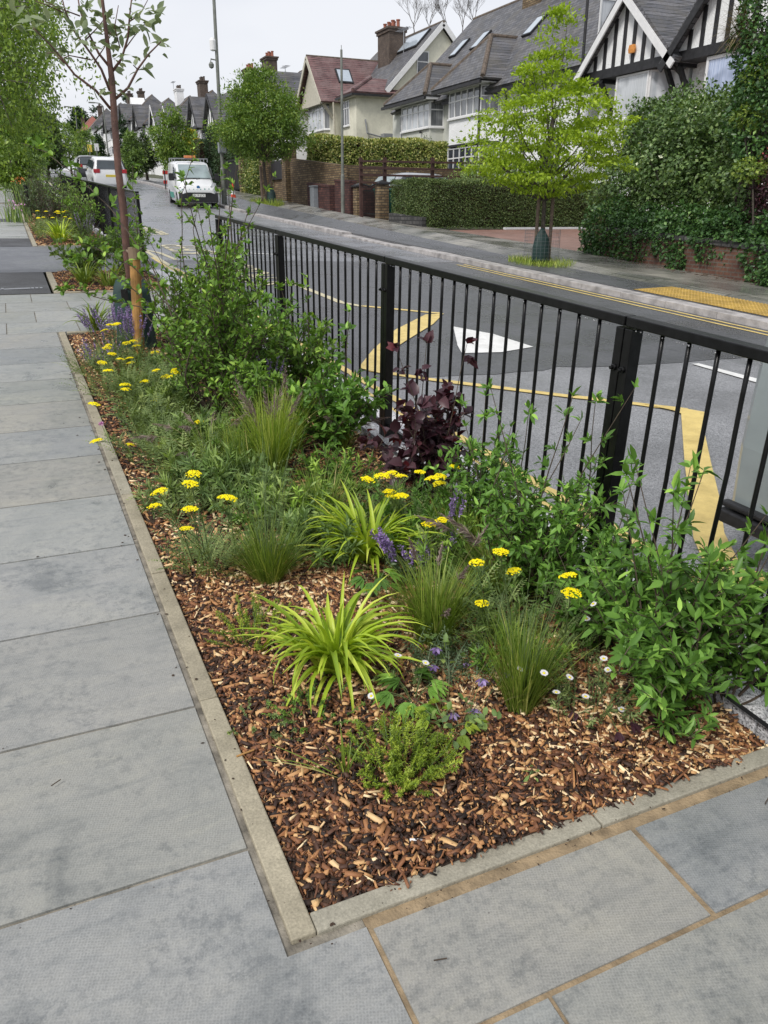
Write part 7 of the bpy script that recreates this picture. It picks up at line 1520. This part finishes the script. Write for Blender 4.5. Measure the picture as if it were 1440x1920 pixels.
def mass(name, lab, blobs, mat, n, Ln, W, cat='shrub', group=None, depth=.22, zmin=None, wood=True, hi=False, base=None, rshift=0, lump=.18, upn=.6, mat2=None, f2=0):
    """dense bush made of leaves near the surface of a union of ellipsoids ((c),(r)); inner limbs as stems"""
    c0 = Vector(blobs[0][0]); b0_ = Vector(base) if base else Vector((c0.x, c0.y, gzf(c0.x, c0.y))); t = thing(name, lab, cat, b0_, group)
    ar = np.array([b[1][0] * b[1][1] + b[1][1] * b[1][2] + b[1][0] * b[1][2] for b in blobs]); cnt = (n * ar / ar.sum()).astype(int); Ps = []; Os = []
    for (c, r), k in zip(blobs, cnt):
        d = unit(rng.normal(0, 1, (k, 3))); rad = 1 - np.abs(rng.normal(0, depth, k)); c = np.array(tuple(c)); r = np.array(r)
        lum = 1 + lump * (np.sin(d[:, 0] * 5 + c[0] * 3) * np.sin(d[:, 1] * 6 + c[1]) + .6 * np.sin(d[:, 2] * 9 + d[:, 0] * 7)) * .8
        Ps.append(c + d * r * (rad * lum)[:, None]); Os.append(unit(d / r))
    P = np.concatenate(Ps); O = np.concatenate(Os); ok = P[:, 2] > (gz(P[:, 0], P[:, 1]) if zmin is None else zmin); P = P[ok]; O = O[ok]; m = len(P)
    D = unit(O * .5 + rng.normal(0, .6, (m, 3)) + np.array([0, 0, -.2])); Nn = unit(O * .7 + rng.normal(0, .45, (m, 3)) + np.array([0, 0, upn])); L_ = Ln * rng.uniform(.55, 1.2, m)
    k1 = np.sin(P[:, 0] * 2.3 + 1) * np.sin(P[:, 1] * 2.1) * np.sin(P[:, 2] * 2.9); rv = np.clip(rng.beta(2.1, 2.5, m) + .13 * k1 + rshift, 0, 1)
    lb = LB(); lb.leaves(P, D, Nn, L_, L_ * W / Ln, hi=hi, rnd=rv); lb.build('foliage', M[mat], t)
    if wood:
        mb = MB()
        for (c, r) in blobs:
            c = Vector(c)
            for j in range(5):
                q = c + Vector((rng.normal(0, .5) * r[0], rng.normal(0, .5) * r[1], rng.uniform(-.2, .7) * r[2])); s = Vector((c.x + rng.normal(0, .15), c.y + rng.normal(0, .15), gzf(c.x, c.y, -.05))); mb.tube([s, s.lerp(q, .5) + Vector((rng.normal(0, .1), rng.normal(0, .1), 0)), q], [.035, .025, .01], 5)
        mb.build('stems', M['bark'], t)
    return t
def hedge(lab, p, q, h, th, mat, n, Ln, W, name='clipped_hedge', cat='hedge', wob=.05, rshift=0, round_=.12, h2=None):
    """clipped hedge: leaves scattered over (and just inside) a rounded box running p->q, over a dark twig core"""
    p = Vector((p[0], p[1], 0)); q = Vector((q[0], q[1], 0)); L_ = (q - p).length; d = (q - p) / L_; s = Vector((-d.y, d.x, 0)); t = thing(name, lab, cat, (p + q) / 2 + Z * gzf((p.x + q.x) / 2, (p.y + q.y) / 2)); h2 = h if h2 is None else h2
    A = np.array([L_ * h, L_ * h, L_ * th, th * h, th * h]); f = rng.choice(5, n, p=A / A.sum()); u = rng.uniform(0, L_, n); v = rng.uniform(-th / 2, th / 2, n); z = rng.uniform(0, 1, n); N0 = np.zeros((n, 3))
    v = np.where(f == 0, -th / 2, np.where(f == 1, th / 2, v)); z = np.where(f == 2, 1.0, z); u = np.where(f == 3, 0, np.where(f == 4, L_, u))
    sv = np.where(f == 0, -1, np.where(f == 1, 1, 0)); N0[:] = np.outer(sv, tuple(s)) + np.outer(np.where(f == 3, -1, np.where(f == 4, 1, 0)), tuple(d)); N0[:, 2] = (f == 2)
    hh = h + (h2 - h) * u / L_; zz = z * hh
    # round the top edge
    edge = np.clip((zz - (hh - round_)) / round_, 0, 1); v = v * (1 - .18 * edge ** 2 * (f < 2)); zz = zz - round_ * .6 * (np.abs(v) / (th / 2)) ** 4 * (f == 2)
    wv = wob * (np.sin(u * 1.7 + zz * 2) + .6 * np.sin(u * 4.1 + 2) * np.cos(zz * 3)); P = np.outer(u, tuple(d)) + np.outer(v, tuple(s)) + np.array([p.x, p.y, 0]); P[:, 2] = zz + gz(P[:, 0], P[:, 1]); P += N0 * (wv - np.abs(rng.normal(0, .045, n)))[:, None]
    D = unit(N0 * .5 + rng.normal(0, .6, (n, 3))); Nn = unit(N0 + rng.normal(0, .5, (n, 3)) + np.array([0, 0, .4])); l = Ln * rng.uniform(.6, 1.2, n)
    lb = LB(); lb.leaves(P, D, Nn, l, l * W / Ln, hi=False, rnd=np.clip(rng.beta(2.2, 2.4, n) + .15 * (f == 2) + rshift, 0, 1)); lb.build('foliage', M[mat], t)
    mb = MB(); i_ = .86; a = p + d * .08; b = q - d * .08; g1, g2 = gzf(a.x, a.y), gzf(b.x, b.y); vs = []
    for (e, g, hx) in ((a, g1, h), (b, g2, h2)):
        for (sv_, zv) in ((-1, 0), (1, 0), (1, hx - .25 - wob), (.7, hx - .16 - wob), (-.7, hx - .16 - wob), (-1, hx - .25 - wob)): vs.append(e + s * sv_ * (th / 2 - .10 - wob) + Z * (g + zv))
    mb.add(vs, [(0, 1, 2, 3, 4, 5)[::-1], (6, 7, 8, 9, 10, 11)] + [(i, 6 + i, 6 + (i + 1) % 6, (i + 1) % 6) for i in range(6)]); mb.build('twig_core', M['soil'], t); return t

# lime street tree with its guard
LB_ = Vector((9.95, 13.95, gzf(9.95, 13.95)))
lt = tree('lime_green_tree', 'young street tree with glowing lime yellow foliage inside a wire guard', LB_, [(1.3, .3), (1.55, 1.1), (1.9, 1.5), (2.3, 1.55), (2.65, 1.4), (2.95, 1.2), (3.2, .85), (3.5, .75), (3.75, .35), (4.1, .36), (4.5, .14)], 'lime', 320, 58, .088, .044, .115, .055, 3.9, branches=40, squash=.28, hollow=.3, flat=.4)
for dx, dy, lab in ((-.14, .02, 'left weathered stake of the lime green tree'), (.12, -.1, 'right reddish stake of the lime green tree')):
    t = thing('tree_stake', lab, 'stake', LB_ + Vector((dx, dy, 0))); mb = MB(); mb.tube([LB_ + Vector((dx, dy, -.1)), LB_ + Vector((dx, dy, 1.42))], .036, 10); mb.build('post', M['oldstake'], t); mb = MB(); mb.tube([LB_ + Vector((dx, dy, 1.36)), LB_ + Vector((0, 0, 1.36))], .022, 6); mb.build('tie', M['blackmatt'], t)
t = thing('wire_tree_guard', 'open mesh wire guard round the lime green tree', 'tree guard', LB_); mb = MB(); r = .36
for i in range(28): a = 2 * pi * i / 28; mb.tube([LB_ + Vector((r * cos(a), r * sin(a), .1)), LB_ + Vector((r * cos(a), r * sin(a), .66))], .0022, 3)
for k in range(9): z = .1 + .07 * k; mb.tube([LB_ + Vector((r * cos(a), r * sin(a), z)) for a in np.linspace(0, 2 * pi, 29)], .0022, 3, cap=False)
mb.build('wire_mesh', M['galv'], t)
t = thing('watering_bag', 'black green watering bag slumped against the lime green tree', 'watering bag', LB_); mb = MB(); prof = [(.16, 0), (.2, .08), (.19, .35), (.15, .52), (.06, .66), (.02, .7)]; mb.lathe(LB_ + Vector((-.1, -.12, 0)), prof, 14, sx=1, sy=.7); mb.build('bag', M['gag'], t, smooth=True)
def grass_patch(lab, c, r, n, Ln, mat, W=.006):
    t = thing('grass_patch', lab, 'grass', c); c = np.array(tuple(c)); a = rot_az(n); rr = r * np.sqrt(rng.random(n)); P = c + np.stack([rr * np.cos(a), rr * np.sin(a) * 1.3, np.zeros(n)], 1); P[:, 2] = gz(P[:, 0], P[:, 1]); lb = LB(); lb.blades(P, rot_az(n), rng.uniform(.1, .8, n), rng.uniform(.3, 1, n), Ln * rng.uniform(.5, 1.2, n), np.full(n, W), k=4); o = lb.build('blades', M[mat], t); o['kind'] = 'stuff'; return t
grass_patch('ragged yellowing grass around the foot of the lime green tree', LB_, .62, 1500, .15, 'grassy', .008)
# street tree further up
SB = Vector((10.75, 36.4, gzf(10.75, 36.4)))
tree('street_tree', 'dense mid green street tree with two stakes before the brick pillars', SB, [(2.1, .7), (2.5, 1.6), (3.1, 1.95), (3.8, 1.8), (4.4, 1.45), (4.9, .95), (5.3, .45), (5.5, .15)], 'street', 250, 90, .15, .065, .26, .09, 4.6, branches=30, squash=.5, hollow=.35)
for dx in (-.2, .2):
    t = thing('tree_stake', ('left' if dx < 0 else 'right') + ' stake of the dense mid green street tree', 'stake', SB + Vector((dx, 0, 0))); mb = MB(); mb.tube([SB + Vector((dx, 0, -.1)), SB + Vector((dx, 0, 1.7))], .05, 8); mb.build('post', M['oldstake'], t)
t = thing('watering_bag', 'dark bag at the foot of the dense mid green street tree', 'watering bag', SB); mb = MB(); mb.lathe(SB + Vector((.2, -.05, 0)), [(.2, 0), (.24, .1), (.2, .6), (.08, .85)], 12); mb.build('bag', M['gag'], t, smooth=True)
grass_patch('tall straw grass round the dense street tree foot', SB, .75, 1200, .45, 'grassy', .014)

# clipped box hedge by the driveway with a stone foot
hedge('dark clipped hedge running back beside the red block driveway', (12.6, 24.9), (21.0, 25.6), 1.52, 1.5, 'hedge', 80000, .06, .036, wob=.04, rshift=.05)
hedge('short clipped hedge end facing the pavement above the stone foot', (13.25, 25.2), (13.25, 27.2), 1.45, 1.2, 'hedge', 22000, .055, .03, wob=.04)
wall_thing('stone_wall', 'low dark rubble wall under the end of the clipped hedge', 'wall', (12.55, 26.9, 0), (12.55, 24.3, 0), .34, .2, 'stonewall')
mass('garden_bush', 'loose green bushes behind the clipped hedge below the white house', [((17.5, 27.5, 2.6), (2.2, 1.2, .9)), ((20, 27.5, 2.5), (1.6, 1.2, .8))], 'wildgrn', 9000, .09, .045, rshift=.0)
mass('garden_bush', 'yellow topped bush at the bay corner of the white house', [((18.6, 30.5, 2.9), (1.2, 1.2, .85))], 'lily2', 5000, .08, .045, rshift=.15)
mass('garden_bush', 'dark shrub between the grey house and the variegated hedge', [((18.9, 36.5, 3.2), (.9, .9, 1.3)), ((18.9, 36.5, 4.3), (.35, .35, .7))], 'darktree', 4500, .09, .04)
# bramble thicket
mass('bramble_thicket', 'huge thicket of bramble and ivy over the low red brick wall', [((14.9, 16.3, 2.0), (1.6, 1.7, 1.9)), ((14.6, 14.6, 2.2), (1.6, 1.9, 1.8)), ((14.4, 12.9, 2.0), (1.5, 1.9, 1.7)), ((15.1, 15.9, 3.05), (1.3, 1.6, 1.15)), ((14.7, 14.1, 3.0), (1.3, 1.6, 1.1)), ((14.0, 11.6, 1.9), (1.4, 1.6, 1.45)), ((15.4, 16.9, 3.4), (.7, .8, .8))], 'bramble', 76000, .095, .068, rshift=-.02, depth=.13, lump=.28)
mass('ivy_curtain', 'darker ivy hanging down over the brick wall', [((12.95, 15.4, .95), (.5, 1.0, .85)), ((12.9, 14.1, 1.02), (.5, 1.2, .62)), ((12.8, 12.9, 1.1), (.48, 1.2, .58)), ((12.65, 11.6, 1.05), (.45, .9, .55)), ((12.4, 10.2, .9), (.4, .7, .8))], 'ivy', 24000, .08, .065, rshift=-.02, depth=.13, lump=.25)
mass('ivy_tuft', 'ivy tuft trailing down to the pavement in front of the brick wall', [((12.38, 12.6, .62), (.16, .28, .4))], 'ivy', 900, .07, .055, wood=False)
mass('ivy_tuft', 'ivy tuft at the foot of the peeling white post', [((12.05, 9.9, .6), (.2, .35, .4))], 'ivy', 1300, .07, .055, wood=False)
mass('dry_bush', 'pale yellowing bush at the driveway corner of the thicket', [((13.3, 16.1, .85), (.35, .45, .75))], 'dry', 2600, .06, .025)
mass('dry_bush', 'small leafy tangle beside the pale yellowing bush', [((13.2, 15.6, .7), (.35, .5, .6))], 'bramble', 2200, .06, .04)
mass('purple_shrub', 'dusky purple shrub inside the thicket near the right edge', [((12.8, 10.9, 2.15), (.4, .5, .55)), ((12.9, 11.1, 1.6), (.35, .4, .4))], 'purple', 4200, .055, .03, rshift=.1)
mass('creeper_column', 'tall dark creeper with golden leaves climbing at the top right corner', [((13.1, 11.75, 4.6), (.6, .68, 1.4)), ((13.0, 11.5, 3.3), (.6, .7, 1.1)), ((13.3, 11.0, 5.4), (.8, .9, 1.0))], 'ivy', 16000, .09, .06, rshift=.03, depth=.12)
mass('golden_creeper', 'patches of yellow green leaves on the climbing creeper', [((12.7, 11.6, 3.9), (.22, .3, .3)), ((12.6, 11.5, 3.2), (.3, .35, .22)), ((12.4, 11.15, 2.3), (.3, .3, .22))], 'lily2', 1300, .08, .05, rshift=-.1, wood=False)
t = thing('palm_fronds', 'dry spiky fronds sticking out of the top right creeper', 'palm', (12.9, 11.2, gzf(13, 11))); lb = LB(); n = 420; c = AX(1402, 55, 12.9); P = np.tile(tuple(c), (n, 1)) + rng.normal(0, .12, (n, 3)); lb.blades(P, rng.normal(pi * .75, .9, n), rng.uniform(.6, 2.3, n), rng.uniform(.2, .9, n), rng.uniform(.3, .62, n), np.full(n, .012), k=5); lb.build('fronds', M['dry'], t)
# variegated hedges along the brick walls
hedge('broad variegated cream and green hedge on top of the brown brick wall', (13.7, 38.8), (19.6, 35.8), 3.05, 1.3, 'vary', 40000, .13, .08, 'variegated_hedge', wob=.06, rshift=.02, round_=.3)
mass('variegated_hedge', 'variegated climber covering the wall right of the dark gate', [((13.3, 46.9, 3.1), (.9, 1.2, 1.9)), ((13.2, 45.4, 3.0), (.8, 1.4, 1.7))], 'vary', 12000, .12, .075, 'hedge', rshift=-.12)
hedge('dark tall conifer hedge behind the dark gate and white van', (14.2, 50), (14.2, 60), 3.6, 1.6, 'hedge2', 26000, .15, .06, 'conifer_hedge', rshift=0)
hedge('conifer hedge continuing up the hill beyond the white van', (13.6, 60), (13.6, 72), 2.8, 1.5, 'hedge2', 10000, .16, .08, 'conifer_hedge', rshift=.2)
mass('golden_bush', 'bush with a bright yellow top behind the white van', [((12.9, 62, 5.0), (.9, 1.2, 1.9)), ((12.9, 62.5, 6.6), (.6, .9, .55))], 'yellow_bush', 4200, .16, .09, rshift=-.15)
mass('round_bush', 'green hedge bush left of the yellow topped one', [((12.4, 66, 5.3), (1.1, 2.2, 1.9))], 'shrub', 4200, .16, .09, rshift=.1)
# trees up the hill
def hill_tree(lab, u, v, y, w, h, mat, ncl=90, nlf=46, Ln=.22, x=None, z0f=.25, sh='round'):
    c = AY(u, v, y); base = Vector((c.x, c.y, gzf(c.x, c.y))); w = w * y * .9 / 1440; top = c.z - base.z; 
    pr = [(top * z0f, w * .5), (top * .45, w * .95), (top * .65, w), (top * .85, w * .6), (top, w * .12)] if sh == 'round' else [(top * .08, w * .8), (top * .4, w), (top * .75, w * .7), (top, w * .1)]
    return tree('hill_tree', lab, base, pr, mat, ncl, nlf, Ln, Ln * .5, w * .19, .12, branches=14, group='trees and conifers along the hill', squash=.6)
hill_tree('bright mid green tree between the van and the white houses', 318, 198, 58, 38, 0, 'street', 95, 60)
hill_tree('smaller green tree just right of the sapling trunk', 268, 254, 70, 20, 0, 'darktree')
hill_tree('soft pale green weeping tree beside the sapling trunk', 243, 243, 66, 20, 0, 'wildgrn', sh='col')
hill_tree('dark columnar conifer before the distant white house', 183, 240, 92, 12, 0, 'hedge2', sh='col')
hill_tree('dark conifer rising behind the sapling trunk', 228, 215, 96, 14, 0, 'hedge2', sh='col')
hill_tree('light green feathery tree left of the thin lamp post', 157, 240, 86, 19, 0, 'wildgrn')
hill_tree('bright green tree in front of the red roofed house', 122, 232, 100, 22, 0, 'street')
hill_tree('dark round tree far up the left side', 76, 212, 105, 24, 0, 'darktree', 130, 60, .34)
hill_tree('tall dark tree behind the left verge', 58, 195, 70, 34, 0, 'darktree', 140, 60, .3)
hill_tree('dense green tree on the left verge', 20, 215, 48, 50, 0, 'shrub', 150, 60, .2)
hill_tree('small leafy verge tree left of the cars', 40, 270, 45, 26, 0, 'wildgrn', 60, 50, .16, z0f=.35)
hill_tree('round tree overhanging the far left kerb', 78, 238, 62, 24, 0, 'darktree', 120, 50, .24)
hill_tree('low bushy tree on the left kerb near the parked cars', 14, 262, 36, 32, 0, 'birch', 90, 60, .13)
for u, v, y, w in ((148, 195, 190, 5), (180, 197, 195, 4), (240, 178, 185, 7), (98, 192, 170, 3), (310, 180, 190, 5)):
    pass
hill_tree('distant dark pine on the skyline left', 98, 195, 300, 9, 0, 'hedge2', 60, 50, .9, sh='col'); hill_tree('distant flat topped pine on the skyline', 146, 198, 330, 20, 0, 'hedge2', 60, 50, 1.1, z0f=.7); hill_tree('distant dark conifer above the roofs behind the sapling', 238, 178, 300, 24, 0, 'hedge2', 90, 50, 1.0, sh='col'); hill_tree('rounded distant tree at the end of the roofs', 178, 197, 330, 14, 0, 'hedge2', 60, 40, 1.0)
mass('verge_hedge', 'leafy bank along the left side of the hill', [((-4.5, 50, 4.3), (2.0, 12, 2.4)), ((-3.5, 78, 6.0), (2.4, 16, 3.0)), ((-6, 34, 3.6), (2, 8, 2.8))], 'wildgrn', 26000, .2, .1, rshift=-.05, lump=.3)
# overhanging birch at upper left
bt = thing('birch_tree', 'tall leafy birch hanging into the upper left corner', 'tree', (-1.6, 13.2, gzf(-1.6, 13.2))); mb = MB(); b = Vector((-1.7, 13.4, gzf(-1.7, 13.4, -.1))); mb.tube([b, b + Vector((.05, 0, 2)), b + Vector((.1, -.1, 4.5)), b + Vector((.1, 0, 7))], [.14, .12, .09, .04], 10)
Pl = []; cen = []
for i in range(120):
    u = rng.uniform(-90, 62) + 20 * rng.random(); v = rng.uniform(-60, 190); 
    lim = 100 - 20 * abs(math.sin(v / 33)) - (max(0, v - 150) * .5)
    if u > lim: continue
    cen.append(AY(u, v, rng.uniform(11, 14.6)))
for c in cen:
    s = b + Vector((.08, -.05, min(6.5, max(2, c.z - b.z - rng.uniform(-.3, 1.2))))); mb.tube([s, s.lerp(c, .5) + Z * .25, c, c + Vector((.08, 0, -.35))], [.02, .012, .006, .002], 4, cap=False)
    for k in range(3):
        a = c + Vector((rng.normal(0, .22), rng.normal(0, .22), rng.normal(0, .2))); m = 46; f = rng.random(m); Pl.append(np.stack([a.x + rng.normal(0, .07, m), a.y + rng.normal(0, .07, m), a.z - f * .5], 1))
P = np.concatenate(Pl); n = len(P); lb = LB(); lb.leaves(P, rng.normal(0, .6, (n, 3)) + np.array([0, 0, -.8]), rng.normal(0, 1, (n, 3)) + np.array([0, 0, .5]), rng.uniform(.04, .07, n), rng.uniform(.024, .036, n), hi=False); mb.build('trunk', M['bark'], bt, smooth=True); lb.build('leaves', M['birch'], bt)
# bare tree behind the roofs
rt = thing('bare_tree', 'leafless tree with fine upright branches behind the cream house roof', 'tree', (40, 62, gzf(40, 62))); mb = MB()
def branch(p, d, l, r, k):
    q = p + d * l; mb.tube([p, p.lerp(q, .5) + Vector((rng.normal(0, .04), 0, 0)) * l, q], [r, r * .8, r * .6], 4 if k < 3 else 6, cap=False)
    if k <= 0: return
    for i in range(3 if k > 2 else 3):
        nd = (d + Vector((rng.normal(0, .42), rng.normal(0, .42), .2))).normalized(); branch(q if i else p.lerp(q, .7), nd, l * rng.uniform(.6, .85), r * .58, k - 1)
for uu in (775, 805, 838, 868, 890):
    c = AY(uu, 72, 62); branch(Vector((c.x, 62, c.z)), Vector((rng.normal(0, .1), 0, 1)).normalized(), .95, .05, 6)
    mb.tube([Vector((c.x, 62, gzf(c.x, 62))), Vector((c.x, 62, c.z))], [.2, .06], 6)
mb.build('branches', M['bark'], rt)
# fallen debris along the wall foot
mb = MB()
for i in range(220):
    y = rng.uniform(9.2, 23); x = 12.3 + rng.normal(0, .12) - (.0 if y < 15.3 else .0) - .05 * (15 - y) * (y < 15); a = rng.uniform(0, 6.3); l = rng.uniform(.01, .05); mb.obox((x, y, gzf(x, y, .008)), (l * cos(a), l * sin(a), 0), (-l * .5 * sin(a), l * .5 * cos(a), 0), (0, 0, .004))
tag(mb.build('leaf_debris', M['dry' if False else 'oldstake']), 'brown leaf litter gathered along the far wall foot', 'litter', kind='stuff')
